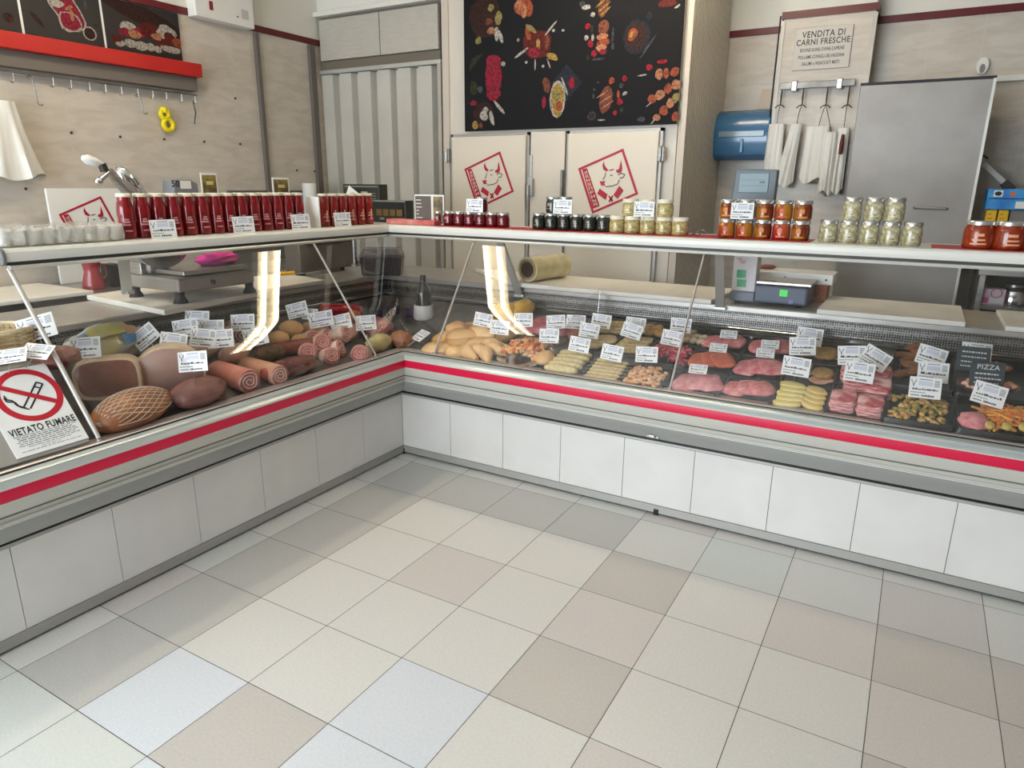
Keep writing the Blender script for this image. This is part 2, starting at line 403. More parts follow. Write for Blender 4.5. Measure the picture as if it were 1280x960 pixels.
# ---- the cow emblem: flat cut vinyl in three colours, drawn in one plane
LOGO = dict(
  frame=[(165, 435), (765, 170), (963, 775), (352, 1035)],
  fills=[[(505, 338), (487, 395), (500, 450), (540, 474), (566, 460), (545, 432), (520, 400)], [(735, 318), (752, 440), (740, 484), (700, 497), (668, 482), (672, 455), (708, 440)],
         [(560, 448), (600, 455), (632, 440), (602, 468)], [(450, 605), (532, 603), (508, 632), (532, 662), (470, 660)],
         [(450, 700), (556, 778), (532, 852), (418, 770)], [(712, 664), (768, 727), (690, 838), (633, 786)], [(562, 802), (580, 790), (634, 862), (612, 878)], [(634, 800), (616, 790), (566, 868), (588, 884)],
         [(218, 442), (284, 432), (452, 930), (362, 968)]],
  lines=[[(530, 490), (520, 545), (493, 585)], [(528, 676), (620, 668), (690, 640), (712, 585)], [(692, 522), (735, 496), (785, 516), (760, 556), (716, 560)], [(590, 532), (606, 520), (620, 530)], [(585, 460), (640, 445)]])
o2 = AY(710+165/10.667, 170+435/10.667, YF); 
def lg(u, v):
    p = AY(710+u/10.667, 170+v/10.667, YF); return (p.x-o2.x, p.z-o2.z)
LG = dict(frame=[lg(*p) for p in LOGO['frame']], fills=[[lg(*p) for p in q] for q in LOGO['fills']], lines=[[lg(*p) for p in q] for q in LOGO['lines']])
def emblem(parent, place, s=1.):
    """place(u,v,h) -> point; flat red emblem as a child"""
    mb = MB(); F = LG['frame']; c = (sum(p[0] for p in F)/4, sum(p[1] for p in F)/4)
    inn = [(c[0]+(p[0]-c[0])*.905, c[1]+(p[1]-c[1])*.905) for p in F]
    P = lambda p, h=.002: place(p[0]*s, p[1]*s, h)
    for i in range(4):
        j = (i+1) % 4; mb.poly([P(F[i]), P(F[j]), P(inn[j]), P(inn[i])], 0)
    for q in LG['fills']: mb.poly([P(p) for p in q], 0)
    for q in LG['lines']:
        for a, b in zip(q, q[1:]):
            d = Vector((b[0]-a[0], b[1]-a[1])); 
            if d.length < 1e-6: continue
            nn = Vector((-d.y, d.x)).normalized()*.003
            mb.poly([P((a[0]+nn.x, a[1]+nn.y)), P((b[0]+nn.x, b[1]+nn.y)), P((b[0]-nn.x, b[1]-nn.y)), P((a[0]-nn.x, a[1]-nn.y))], 2)
    # pale lettering strokes down the side band
    B = LG['fills'][-1]; a0, a1, b1, b0 = [Vector(p) for p in B]
    random.seed(11)
    for k in range(9):
        t = .05+k*.105; L_ = a0.lerp(b0, t); R_ = a1.lerp(b1, t); L2 = a0.lerp(b0, t+.075); R2 = a1.lerp(b1, t+.075)
        def q(u, v): return L_.lerp(R_, u).lerp(L2.lerp(R2, u), v)
        for (u0, v0, u1, v1) in random.sample([(.2, 0, .8, .18), (.2, .8, .8, 1), (.2, 0, .36, 1), (.64, 0, .8, 1), (.2, .42, .8, .6)], 3):
            mb.poly([P(q(u0, v0), .003), P(q(u1, v0), .003), P(q(u1, v1), .003), P(q(u0, v1), .003)], 1)
    return mb.build('cow_emblem', [LOGORED, CREAMD, mat('emblem_line', (88, 60, 58), .5)], parent)
emblem(cr, lambda u, v, h: (o2.x+u, YF-.035-h, o2.z+v))
o1 = AY(560+220/10.667, 170+440/10.667, YF-.035)
emblem(cr, lambda u, v, h: (o1.x+u, YF-.035-h, o1.z+v), .97)

# ---- black food poster on the cold room front
q0, q1 = AY(583, 80, YF), AY(852, 80, YF); pz0 = AY(715, 160, YF).z
po = thing('poster', ((q0.x+q1.x)/2, YF-.02, pz0), 'large black food poster with meat dishes hung above the cold room doors', 'poster')
MB().bb((q0.x, YF-.028, pz0), (q1.x, YF-.012, pz0+.98)).build('panel', [mat('poster_black', (20, 19, 22), .7, spec=.25)], po)
FC = [mat('print_%d' % i, tuple(int(v*.78) for v in c), .5, 0, tuple(int(v*.40) for v in c), 70., lo=.4, hi=.72, spec=.2) for i, c in enumerate([(176, 160, 96), (120, 40, 34), (178, 40, 66), (222, 214, 200), (196, 96, 60), (150, 84, 64), (214, 170, 84), (64, 70, 44), (70, 42, 36), (44, 50, 66), (224, 150, 110), (196, 30, 50), (90, 94, 98)])]
pm = MB(); lay = [0]
def blot(px, py, rx, ry, c, rot=0., wob=.15, n=12):
    lay[0] += 1; p = AY(px, py, YF-.028); k = (p-CAM).dot(CF)/FOC
    pts = blobline(n, rx*k, ry*k, wob, px*.1+py); ca, sa = math.cos(rot), math.sin(rot)
    pm.poly([(p.x+u*ca-v*sa, YF-.029-lay[0]*1.5e-5, max(pz0+.004, min(pz0+.97, p.z+u*sa+v*ca))) for u, v in pts], c)
for a in [(607, 22, 24, 26, 8), (614, 10, 4.5, 4.5, 0), (623, 23, 6, 7.5, 0), (598, 51, 4.5, 4.5, 0), (611, 27, 5, 4, 5), (603, 31, 4, 5, 8), (614, 38, 6, 4, 10), (621, 43, 3, 9, 3), (626, 46, 2.5, 9, 3, .3),
          (617, 97, 12, 26, 11), (617, 78, 11, 9, 2), (616, 92, 11, 9, 2), (618, 105, 12, 9, 2), (617, 116, 10, 7, 2), (594, 76, 3, 9, 7, -.7), (590, 80, 2, 8, 7, -.4), (598, 72, 2, 8, 7, -.9), (592, 110, 6, 9, 7), (600, 112, 4, 4, 12), (629, 80, 3, 3, 3),
          (604, 140, 16, 12, 8), (605, 145, 6, 6, 3), (607, 137, 4, 3, 3), (615, 148, 3, 9, 3, .3), (592, 129, 5, 3, 2), (624, 134, 2, 11, 3, .8), (594, 156, 5, 5, 6), (601, 157, 3, 3, 5),
          (654, 9, 13, 10, 4), (648, 6, 5, 6, 10), (662, 12, 5, 8, 4), (655, 14, 4, 8, 10), (673, 56, 22, 17, 1), (660, 42, 4, 8, 4, .2), (664, 36, 9, 3, 0, -.6), (688, 36, 12, 1.5, 3, .75), (673, 56, 3, 7, 6), (684, 52, 3, 8, 5), (690, 71, 8, 4, 6, -.4), (652, 66, 12, 1.6, 3, .5), (668, 66, 8, 6, 2), (669, 81, 1, 7, 3), (686, 79, 1, 7, 3, .4), (692, 38, 2, 2, 3), (704, 38, 2, 1.5, 3), (648, 50, 2, 2, 3), (658, 78, 2, 1.6, 3), (679, 83, 2, 2, 3),
          (708, 104, 22, 22, 9, 0, .02, 4), (697, 127, 10, 15, 1), (683, 105, 5, 10, 5, .3), (697, 124, 11, 22, 3, 0, .02), (697, 125, 8.5, 18, 6), (696, 120, 5, 7, 0), (699, 133, 5, 6, 4), (680, 128, 3, 7, 2), (706, 108, 1.5, 12, 3, .4), (715, 104, 4, 6, 11),
          (755, 8, 7, 12, 5, -.3), (751, 4, 1, 9, 6, -1), (755, 9, 1, 9, 6, -1), (757, 14, 1, 8, 6, -1), (733, 9, 6, 3, 3), (741, 18, 3, 3, 3), (728, 5, 4, 3, 12),
          (755, 34, 8, 8, 5), (753, 46, 8, 4, 10), (754, 53, 9, 4, 4), (752, 60, 8, 4, 10), (754, 65, 6, 3, 2), (735, 33, 3.5, 3.5, 11), (738, 55, 4, 4, 11), (743, 67, 4, 4, 11), (733, 47, 3, 3, 3), (741, 47, 2, 4, 3), (748, 74, 9, 1.5, 12), (766, 44, 1.5, 9, 12), (766, 58, 2, 4, 12), (735, 72, 2, 3, 7), (740, 37, 2, 4, 7),
          (796, 46, 18, 20, 9, 0, .02, 20), (795, 46, 15, 17, 8, 0, .02, 20), (791, 43, 8, 6, 4, .7), (790, 43, 4, 3, 6, .7), (808, 62, 14, 1, 12, .9), (812, 55, 14, 1, 12, .9), (812, 20, 4, 5, 9), (834, 4, 12, 5, 1), (847, 8, 4, 1.5, 3, .5),
          (757, 124, 9, 16, 5, -.2), (753, 118, 1, 9, 10, -1.1), (757, 124, 1, 9, 10, -1.1), (759, 131, 1, 9, 10, -1.1), (765, 101, 4, 4, 4), (781, 98, 3.5, 3.5, 11), (775, 127, 4, 4, 11), (769, 141, 3, 3, 11), (777, 107, 3, 3, 12), (781, 117, 3.5, 2, 3, .4), (773, 118, 2, 5, 4), (777, 137, 2.5, 3, 7), (740, 145, 5.5, 5.5, 12), (740, 145, 4, 4, 8), (742, 120, 1.5, 3, 12), (743, 112, 1.5, 2, 12), (748, 103, 2, 1, 12), (752, 150, 6, 1, 3), (802, 149, 5, 3, 12),
          (812, 84, 4, 4, 11), (828, 77, 7, 2.5, 11), (824, 93, 5, 6, 10), (833, 91, 4, 6, 4), (844, 89, 6, 6, 4), (815, 124, 5.5, 5.5, 4), (825, 119, 6, 6, 10), (835, 111, 5, 6, 4), (845, 106, 6, 6, 10), (838, 129, 5, 6, 10), (845, 122, 5, 6, 0), (830, 138, 6, 6, 4), (821, 147, 5, 4, 10), (844, 146, 5, 6, 4), (803, 94, 6, 1, 3, .1), (811, 131, 4, .8, 3, .6), (815, 154, 6, .8, 3, .9)]:
    blot(*a)
pm.build('printed_food', FC, po)
# ================================================================== the L-shaped refrigerated counter
Y0, X1 = -2.95, 3.5
dc = thing('display_counter', (.0, .0, 0), 'long L-shaped refrigerated butcher counter with a red bumper band and white tiled front', 'counter')
def loftL(prof, name, mats, y0=Y0, x1=X1, mis=None, corner=True, parent=dc, **k):
    """profile of (d outwards, z) swept along both legs with a mitre in the corner"""
    rings = [[(d, y0, z) for d, z in prof], [(d, -d, z) for d, z in prof], [(x1, -d, z) for d, z in prof]]
    mb = MB(); mb.loft(rings, 0)
    if mis:
        n = len(prof)
        for s_ in range(2):
            for i in range(n): mb.mi[s_*n+i] = mis[i]
    return mb.build(name, mats, parent, **k)
loftL([(-.02, .012), (.012, .012), (.006, .045), (-.02, .046)], 'kickboard', [mat('kickboard_grey', (160, 157, 150), .5, .2)])
loftL([(-.03, 0), (-.005, 0), (-.005, .012), (-.03, .012)], 'shadow_gap', [BLACK])
# tiled front
tl = MB()
PANEL = mat('front_tile_white', (225, 221, 216), .28, 0, (219, 215, 210), 5.)
tl.bb((-.03, Y0, .04), (-.004, 0.03, .36), 1); tl.bb((-.004, .004, .04), (X1, .03, .36), 1)
k = 0
while True:
    y1 = .0093-.333*k; y0 = max(Y0, y1-.333)
    tl.bb((-.004, y0+.0012, .0465), (0, min(y1, 0)-.0012, .35), 0); k += 1
    if y0 <= Y0: break
k = 0
while True:
    x0 = -.003+.333*k; x1 = min(X1, x0+.333)
    tl.bb((max(x0, 0)+.0012, 0, .0465), (x1-.0012, .004, .35), 0); k += 1
    if x1 >= X1: break
tl.build('tiled_plinth', [PANEL, mat('dark_joint', (70, 66, 62), .8)], dc)
loftL([(-.02, .35), (.004, .35), (.006, .354), (.005, .363), (-.02, .364)], 'lower_lip', [mat('lip_grey', (172, 170, 164), .45, .2)])
loftL([(-.03, .362), (-.001, .363), (-.001, .3805), (-.03, .3805)], 'dark_gap_line', [BLACK])  # black strip set in the gap between lip and fascia
loftL([(-.03, .38), (.004, .38), (.05, .392), (.098, .432), (.118, .462), (.122, .474), (.126, .478), (.135, .484), (.135, .49), (.128, .494), (.132, .506), (.14, .512), (.147, .514), (.147, .52), (.156, .538), (.160, .552), (.162, .561), (.02, .561)], 'lower_fascia', [GREYEN, BEIGE],
      mis=[0]*7+[1]*11, smooth=25)
loftL([(.1, .514), (.1485, .514), (.1485, .5185), (.1, .5185)], 'fascia_groove', [mat('groove_grey', (96, 94, 90), .5)])
loftL([(.1, .4765), (.1285, .4765), (.1285, .4805), (.1, .4805)], 'fascia_bead', [mat('bead_light', (222, 220, 212), .4)])
loftL([(.1, .560), (.163, .560), (.1665, .562), (.1665, .566), (.162, .567), (.162, .604), (.1665, .605), (.1665, .610), (.1, .61)], 'bumper_rail', [BEIGE])
loftL([(.15, .567), (.1645, .567), (.1668, .586), (.1645, .604), (.15, .604)], 'red_band', [REDBAND], smooth=50)
loftL([(.05, .608), (.1655, .608), (.160, .618), (.154, .622), (.150, .630), (.136, .637), (.125, .638), (.125, .630), (.05, .63)], 'sill_rail', [mat('sill_alu', (184, 190, 189), .3, .4)], smooth=35)
loftL([(.10, .63), (.1245, .63), (.1245, .641), (.10, .641)], 'glass_seal', [BLACK])
loftL([(.03, .60), (.118, .60), (.118, .642), (.112, .645), (.052, .640), (.048, .634), (.03, .632)], 'inner_sill', [mat('inner_sill_steel', (196, 184, 178), .35, .4)])
DECK = mat('deck_steel', (120, 116, 112), .4, .5, (96, 92, 88), 9.)
def deckprof(a, b, t=.012): return [(a, DZ+SL*(.06-a)), (b, DZ+SL*(.06-b)), (b, DZ+SL*(.06-b)-t), (a, DZ+SL*(.06-a)-t)]
loftL(deckprof(.05, -.625), 'display_deck', [DECK])
PERF = bpy.data.materials.new('perforated_steel'); PERF.use_nodes = True
_n = PERF.node_tree.nodes; _l = PERF.node_tree.links; _b = _n['Principled BSDF']; _b.inputs['Metallic'].default_value = .8; _b.inputs['Roughness'].default_value = .35
_v = _n.new('ShaderNodeTexVoronoi'); _v.inputs['Scale'].default_value = 95; _v.inputs['Randomness'].default_value = .15
_t = _n.new('ShaderNodeTexCoord'); _l.new(_t.outputs['Object'], _v.inputs['Vector'])
_rp = _n.new('ShaderNodeValToRGB'); _rp.color_ramp.elements[0].position = .44; _rp.color_ramp.elements[1].position = .54
_rp.color_ramp.elements[0].color = lin((34, 32, 30)); _rp.color_ramp.elements[1].color = lin((118, 115, 111))
_l.new(_v.outputs['Distance'], _rp.inputs['Fac']); _l.new(_rp.outputs['Color'], _b.inputs['Base Color'])
loftL([(-.622, .775), (-.615, .80), (-.632, .882), (-.65, .882), (-.65, .775)], 'air_grille', [PERF])
loftL([(-.60, .792), (-.597, .806), (-.604, .812), (-.618, .812), (-.622, .785)], 'deck_rail', [CHROME], smooth=50)
loftL([(-.03, .015), (-.03, .6), (.05, .6), (.05, .612), (-.62, .765), (-.65, .88), (-1.1, .88), (-1.1, .015)], 'carcass', [mat('carcass_grey', (120, 118, 114), .6)])
LEDGE = mat('ledge_steel', (186, 182, 175), .35, .55, (172, 168, 161), 5.)
loftL([(-.640, .878), (-.634, .884), (-.634, .906), (-.640, .912), (-1.14, .912), (-1.14, .878)], 'service_ledge', [LEDGE], smooth=30)
# upper glass shelf with its thick rounded front
SH = 1.26
YL = -1.722
loftL([(-.263, 1.228), (-.262, 1.238), (-.264, 1.250), (-.272, 1.258), (-.284, SH), (-.60, SH), (-.60, 1.24), (-.30, 1.236), (-.30, 1.218), (-.266, 1.218)], 'top_shelf', [mat('shelf_white', (222, 220, 212), .3)], y0=YL, smooth=35)
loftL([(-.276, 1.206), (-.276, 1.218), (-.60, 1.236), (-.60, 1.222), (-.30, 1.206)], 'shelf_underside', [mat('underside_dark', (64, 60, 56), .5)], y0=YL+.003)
loftL([(-.268, 1.192), (-.266, 1.199), (-.269, 1.205), (-.29, 1.205), (-.29, 1.192)], 'glass_rail', [ALU], y0=YL+.01, smooth=40)
MB().prism([(-.262+.004, 1.226), (-.258, 1.24), (-.262, 1.254), (-.272, 1.264), (-.605, 1.264), (-.605, 1.222), (-.28, 1.205), (-.262, 1.21)], 'y', YL-.014, YL).build('shelf_end_cap', [mat('end_cap_grey', (108, 110, 108), .45)], dc, bevel=.004)
# curved front glass, one pane per bay and a mitred corner pane
import itertools
GP = [(.116, .640)]
for _k in range(72):      # slope grows from steep at the sill to a steady lean above
    _z = GP[-1][1]; _t = min(1., max(0., (_z-.64)/.25)); _a = math.radians(20.5+20.0*_t); _h = .555/72
    GP.append((GP[-1][0]-_h*math.tan(_a), _z+_h))
print('glass top', GP[-1])
def glass_prof(t=0.): return GP
yL1, yL2, xR1, xR2 = -1.70, -.31, .31, 1.555
def gpane(a, b):
    mb = MB(); mb.loft([a, b], 0, cap=False, closed=False); return mb.build('glass_pane', [GLASS], dc, smooth=80)
gpane([(d, yL1, z) for d, z in GP], [(d, yL2-.003, z) for d, z in GP])
mb = MB(); mb.loft([[(d, yL2+.003, z) for d, z in GP], [(d, -d, z) for d, z in GP]], 0, cap=False, closed=False); mb.build('glass_pane', [GLASS], dc, smooth=80)
mb = MB(); mb.loft([[(d, -d, z) for d, z in GP], [(xR1-.003, -d, z) for d, z in GP]], 0, cap=False, closed=False); mb.build('glass_pane', [GLASS], dc, smooth=80)
gpane([(xR1+.003, -d, z) for d, z in GP], [(xR2-.003, -d, z) for d, z in GP])
gpane([(xR2+.003, -d, z) for d, z in GP], [(X1, -d, z) for d, z in GP])
# slender inclined stays just behind the glass
STAY = mat('stay_steel', (190, 184, 178), .42, .5)
for s_, c in (('l', yL1-.01), ('l', yL2), ('r', xR1), ('r', xR2)):
    big = c == yL1-.01
    path = [(.098, .652), (-.285, 1.195)]
    P = [((d, c, z) if s_ == 'l' else (c, -d, z)) for d, z in path]
    mb = MB().tube(P, .0085 if big else .0055, 8); mb.tube([P[0], (Vector(P[0])+Vector((0, 0, -.012)))], .009, 8)
    mb.build('glass_stay', [STAY], dc, smooth=50)
# inclined shelf supports standing on the service ledge edge
def support(p, q, w=.045):
    p, q = Vector(p), Vector(q); d = (q-p); mb = MB()
    yv = d.normalized(); xv = Vector((0, 0, 1)).cross(yv).normalized() if abs(yv.z) < .99 else Vector((1, 0, 0)); zv = xv.cross(yv)
    R = Matrix((xv, yv, zv)).transposed()
    mb.box((p+q)/2, (w, d.length, .018), 0, R); mb.box(q+Vector((0, 0, .004)), (w*1.4, .035, .016)); return mb.build('shelf_support', [ALU], dc, bevel=.003)
support((1.588, .42, 1.222), AY(900, 386, .625)); support((.395, .385, 1.222), AY(650, 370, .625))
support(AX(154, 322, -.5), AX(159, 366, -.80)); support((2.9, .42, 1.222), (2.9, .625, .885))
mb = MB(); p = AX(444, 332, -.80); mb.tube([p, (p.x, p.y, 1.24)], .016, 12); mb.lathe([(.03, 0), (.03, .006), (.016, .012)], p, 14); mb.build('shelf_support', [STEEL], dc, smooth=40)
# low sloping lid that closes the counter beyond the glass
LIDM = mat('lid_grey', (158, 154, 147), .45)
lp = [(.104, .654), (.096, .648), (-.105, .886), (-.098, .893)]
def glass_d(z): return .104+(z-.654)*(-.202/.239)
loft_y = (Y0, -1.742)
mb = MB(); mb.prism(lp, 'y', Y0, -1.742); mb.prism([(-.098, .893), (-.105, .886), (-.16, .886), (-.16, .893)], 'y', Y0, -1.742)
mb.build('sloping_lid', [LIDM], dc, bevel=.003)
# small fittings on the base
mb = MB(); p = AY(818, 541, -.05); mb.bb((p.x-.03, -.075, .40), (p.x+.03, -.045, .43)); mb.bb((p.x-.014, -.09, .405), (p.x+.014, -.06, .42)); mb.build('fascia_clip', [STEEL], dc, bevel=.003)
for px, py in ((820, 639), (505, 562)):
    q = AZ(px, py, .02); MB().bb((q.x-.012, -.014, 0) if px > 600 else (-.006, -.016, 0), (q.x+.012, .004, .03) if px > 600 else (.016, .004, .03)).build('foot', [BLACK], dc, bevel=.003)

# ================================================================== no smoking sign on the sloping lid
A_ = Vector((-.202, 0, .239)).normalized(); N_ = Vector((A_.z, 0, -A_.x))
base = Vector((.104, 0, .654))
def onlid(px, py, h=0.):
    d = ray(px, py); t = ((base-CAM).dot(N_))/d.dot(N_); return CAM+d*t+N_*h
bl, br_, tr_ = onlid(20, 573), onlid(104, 550), onlid(63, 453)
ys0 = onlid(-28, 455).y; 
ylo, yhi = -2.005, -1.765
a0 = (br_-base).dot(A_); a1 = (tr_-base).dot(A_)
yr = (br_.y+tr_.y)/2; yl = bl.y
def S(u, v, h=0.): # u along +y 0..1, v up the lid 0..1
    return base+Vector((0, yl+(yr-yl)*u, 0))+A_*(a0+(a1-a0)*v)+N_*h
sg = thing('no_smoking_sign', S(.5, 0, 0), 'white no smoking sign reading VIETATO FUMARE on the sloping grey lid', 'sign')
mb = MB(); mb.loft([[S(.0, 0, .001), S(1, 0, .001), S(1, 1, .001), S(0, 1, .001)], [S(0, 0, .004), S(1, 0, .004), S(1, 1, .004), S(0, 1, .004)]], 0); mb.build('sign_plate', [mat('sign_white', (240, 240, 238), .3)], sg, bevel=.001)
W_ = yr-yl; H_ = a1-a0
mb = MB(); cu_, cv_ = .565, 1-.30*1.0
rad = .445*W_
def C2(ang, r, h=.0045): return base+Vector((0, yl+W_*cu_+math.cos(ang)*r, 0))+A_*(a0+H_*.665+math.sin(ang)*r)+N_*h
ns = 48
for i in range(ns):
    a, b = 2*PI*i/ns, 2*PI*(i+1)/ns; mb.poly([C2(a, rad), C2(b, rad), C2(b, rad*.80), C2(a, rad*.80)], 0)
def seg_(a, b, w, mi, h):
    (x0, y0_), (x1, y1_) = a, b; d = Vector((x1-x0, y1_-y0_)).normalized(); nx, ny = -d.y*w/2, d.x*w/2
    P = lambda x, y: base+Vector((0, yl+W_*cu_+x*rad, 0))+A_*(a0+H_*.665+y*rad)+N_*h
    mb.poly([P(x0+nx, y0_+ny), P(x1+nx, y1_+ny), P(x1-nx, y1_-ny), P(x0-nx, y0_-ny)], mi)
# cigarette and smoke
seg_((-.34, -.40), (.40, .40), .055, 1, .0047); seg_((-.18, -.50), (.55, .28), .055, 1, .0047); seg_((.385, .40), (.56, .27), .055, 1, .0047); seg_((.26, .26), (.42, .14), .055, 1, .0047)
for off in (0, .13):
    sm = [(-.22-off*.5, -.52+off*.6), (-.44-off*.4, -.36+off*.6), (-.50-off*.3, -.14+off*.5), (-.70+off*.2, -.08+off*.6), (-.72+off*.2, .08+off*.6)]
    for a, b in zip(sm, sm[1:]): seg_(a, b, .05, 1, .0047)
seg_((-.67, .47), (.67, -.47), .17, 0, .0052)
Mt = Matrix(((0, A_.x, N_.x, 0), (1, 0, 0, 0), (0, A_.z, N_.z, 0), (0, 0, 0, 1)))
def TM(u, v, h=.0046): 
    p = S(u, v, h); m = Mt.copy(); m[0][3], m[1][3], m[2][3] = p; return m
mb.text('VIETATO FUMARE', .034, TM(.52, .275), 1, bold=.0009, sx=.66)
for k, (w_, t_) in enumerate(((.86, .005), (.8, .0065), (.78, .0065), (.84, .005), (.8, .005), (.84, .005), (.62, .004), (.3, .003), (.84, .004))):
    v = .225-.022*k; x = .52-w_/2
    random.seed(k)
    while x < .52+w_/2-.03:
        l_ = random.uniform(.03, .11); l_ = min(l_, .52+w_/2-x)
        hv = t_/H_*.5; mb.poly([S(x, v-hv*.5, .0046), S(x+l_, v-hv*.5, .0046), S(x+l_, v+hv*.5, .0046), S(x, v+hv*.5, .0046)], 2); x += l_+.016
mb.build('printing', [mat('sign_red', (190, 22, 44), .4), INK, GREYINK], sg)

# ================================================================== on the left wall
bz0, bz1 = AX(150, 68, XL+.03).z, AX(224, 21, XL+.03).z
ry = lambda px, py, x=XL+.13: AX(px, py, x)
e0 = AX(253, 90, XL+.13)
# banner of three meat photographs
bn = thing('meat_banner', (XL+.02, e0.y-.5, bz0), 'dark meat photograph banner in three panels above the red hook rail', 'banner')
mb = MB(); ye = AX(225, 45, XL+.02).y
mb.bb((XL+.002, -2.6, bz0-.02), (XL+.02, ye, bz1+.02)); mb.build('banner_panel', [mat('banner_dark', (34, 28, 28), .4)], bn)
mb = MB(); lay[0] = 0
def blotx(px, py, rx, ry_, c, rot=0., wob=.15, n=12):
    lay[0] += 1; p = AX(px, py, XL+.02); k = (p-CAM).dot(CF)/FOC; pts = blobline(n, rx*k*1.25, ry_*k, wob, px*.1+py); ca, sa = math.cos(rot), math.sin(rot)
    mb.poly([(XL+.021+lay[0]*2e-5, min(ye, p.y+u*ca-v*sa), max(bz0, min(bz1+.02, p.z+u*sa+v*ca))) for u, v in pts], c)
for a in [(82, 10, 24, 16, 3, -.8, .12), (82, 10, 22, 14, 2, -.8, .12), (88, 28, 12, 12, 3, -.3), (88, 27, 10, 10, 2, -.3), (70, 4, 7, 5, 3), (86, 10, 5, 2, 10, .5), (90, 20, 2, 7, 10), (112, 42, 7, 8, 3, 0, .02, 20), (112, 42, 5.5, 6.5, 8, 0, .02, 20), (120, 32, 3, 2, 7), (106, 6, 2, 5, 12), (46, 24, 9, 3, 8, -.8), (10, 22, 5, 6, 8), (14, 26, 2, 3, 1),
          (178, 20, 46, 11, 8, -.25, .05), (160, 34, 9, 6, 3), (175, 40, 9, 6, 2), (188, 38, 11, 9, 1), (208, 42, 11, 9, 3), (212, 48, 6, 6, 1), (156, 40, 6, 5, 2), (168, 43, 7, 5, 10), (150, 54, 5, 4, 3), (163, 54, 8, 5, 3), (176, 57, 9, 5, 3), (188, 59, 5, 5, 3), (204, 54, 9, 6, 1), (214, 62, 11, 4, 3), (197, 62, 4, 4, 3), (222, 54, 6, 5, 4), (145, 48, 6, 4, 1), (196, 46, 6, 4, 10)]:
    blotx(*a)
mb.build('printed_meat', FC, bn)
for px in (26, 127):
    p = AX(px, 20, XL+.02); MB().bb((XL+.02, p.y-.006, bz0), (XL+.0225, p.y+.006, bz1+.02)).build('white_divider', [WHITE], bn)
rl = thing('hook_rail', (XL+.08, e0.y-.6, AX(120, 90, XL+.13).z), 'red wall rail with a row of small steel hooks under the meat banner', 'hook rail')
XR_ = XL+.13
zt, zm = AX(123, 58, XR_).z, AX(123, 77, XR_).z
MB().bb((XL+.0225, -2.6, zm), (XR_, e0.y, zt)).build('red_board', [REDP], rl, bevel=.003)
MB().bb((XL+.0, -2.6, zm-.085), (XR_-.05, e0.y-.01, zm)).build('grey_batten', [mat('batten_grey', (112, 104, 96), .6)], rl, bevel=.003)
zb_ = zm-.085
MB().tube([(XR_-.08, -2.6, zb_-.02), (XR_-.08, e0.y-.005, zb_-.02)], .006, 8).build('hook_bar', [STEELD], rl, smooth=50)
def jhook(mb, x, y, z, h, r=.012, w=.0032):
    pts = [(x, y, z), (x, y, z-h)]+[(x, y-r+r*math.cos(a), z-h-r*math.sin(a)) for a in [PI*k/8 for k in range(1, 8)]]
    mb.tube(pts, w, 6)
for px in (-8, 15, 64.5, 87, 110, 130, 150, 170.5, 189, 206, 225, 242):
    y = AX(px, 90+px*.1, XR_-.08).y
    mb = MB(); jhook(mb, XR_-.08, y+.006, zb_-.02, .045); mb.build('hook', [CHROME], rl, smooth=50)
def shook(px, py0, py1, label, x=XR_-.08):
    a, b = AX(px, py0, x), AX(px+3, py1, x); r = .014; L_ = a.z-b.z
    pts = [(x, a.y-r-r*math.cos(t), a.z-r+r*math.sin(t)) for t in [PI*k/8 for k in range(0, 9)]][::-1]
    pts = pts[::-1]+[(x, a.y+.006, b.z+r)]+[(x, a.y+.006+r-r*math.cos(t), b.z+r-r*math.sin(t)) for t in [PI*k/8 for k in range(1, 8)]]
    return tag(MB().tube(pts, .0036, 6).build('meat_hook', [STEELD], smooth=50), label, 'hook', 'loose meat hooks on the left rail')
shook(40, 95, 131, 'large steel S-shaped meat hook hanging beside the white bags on the left')
shook(175, 118, 142, 'thin pale S-shaped hook hanging left of the yellow plastic holder')
p, q = AX(241, 126, XR_-.08), AX(243, 155, XR_-.08)
tag(MB().tube([p, (p.x, p.y+.012, (p.z+q.z)/2), q], [.003, .005, .003], 6).build('sharpening_steel', [DARKST], smooth=50), 'thin dark curved rod hanging at the end of the hook rail', 'rod')
# yellow holder
p, q = AX(204, 134, XR_-.1), AX(213, 164, XR_-.1); mb = MB(); c = (p+q)/2; L_ = p.z-q.z
def ringpts(cy, cz, r, n=18): return [(XR_-.1, cy+math.cos(2*PI*k/n)*r, cz+math.sin(2*PI*k/n)*r) for k in range(n)]
mb.tube(ringpts(q.y-.01, q.z+.04, .034), .016, 8, closed=True); mb.tube(ringpts(c.y-.012, c.z+.03, .027), .016, 8, closed=True); mb.tube([(XR_-.1, p.y, p.z), (XR_-.1, c.y-.014, c.z+.04)], .022, 8)
tag(mb.build('tape_holder', [mat('yellow_plastic', (236, 214, 20), .4)], smooth=50), 'bright yellow plastic holder with two rings hanging from the hook rail', 'holder')
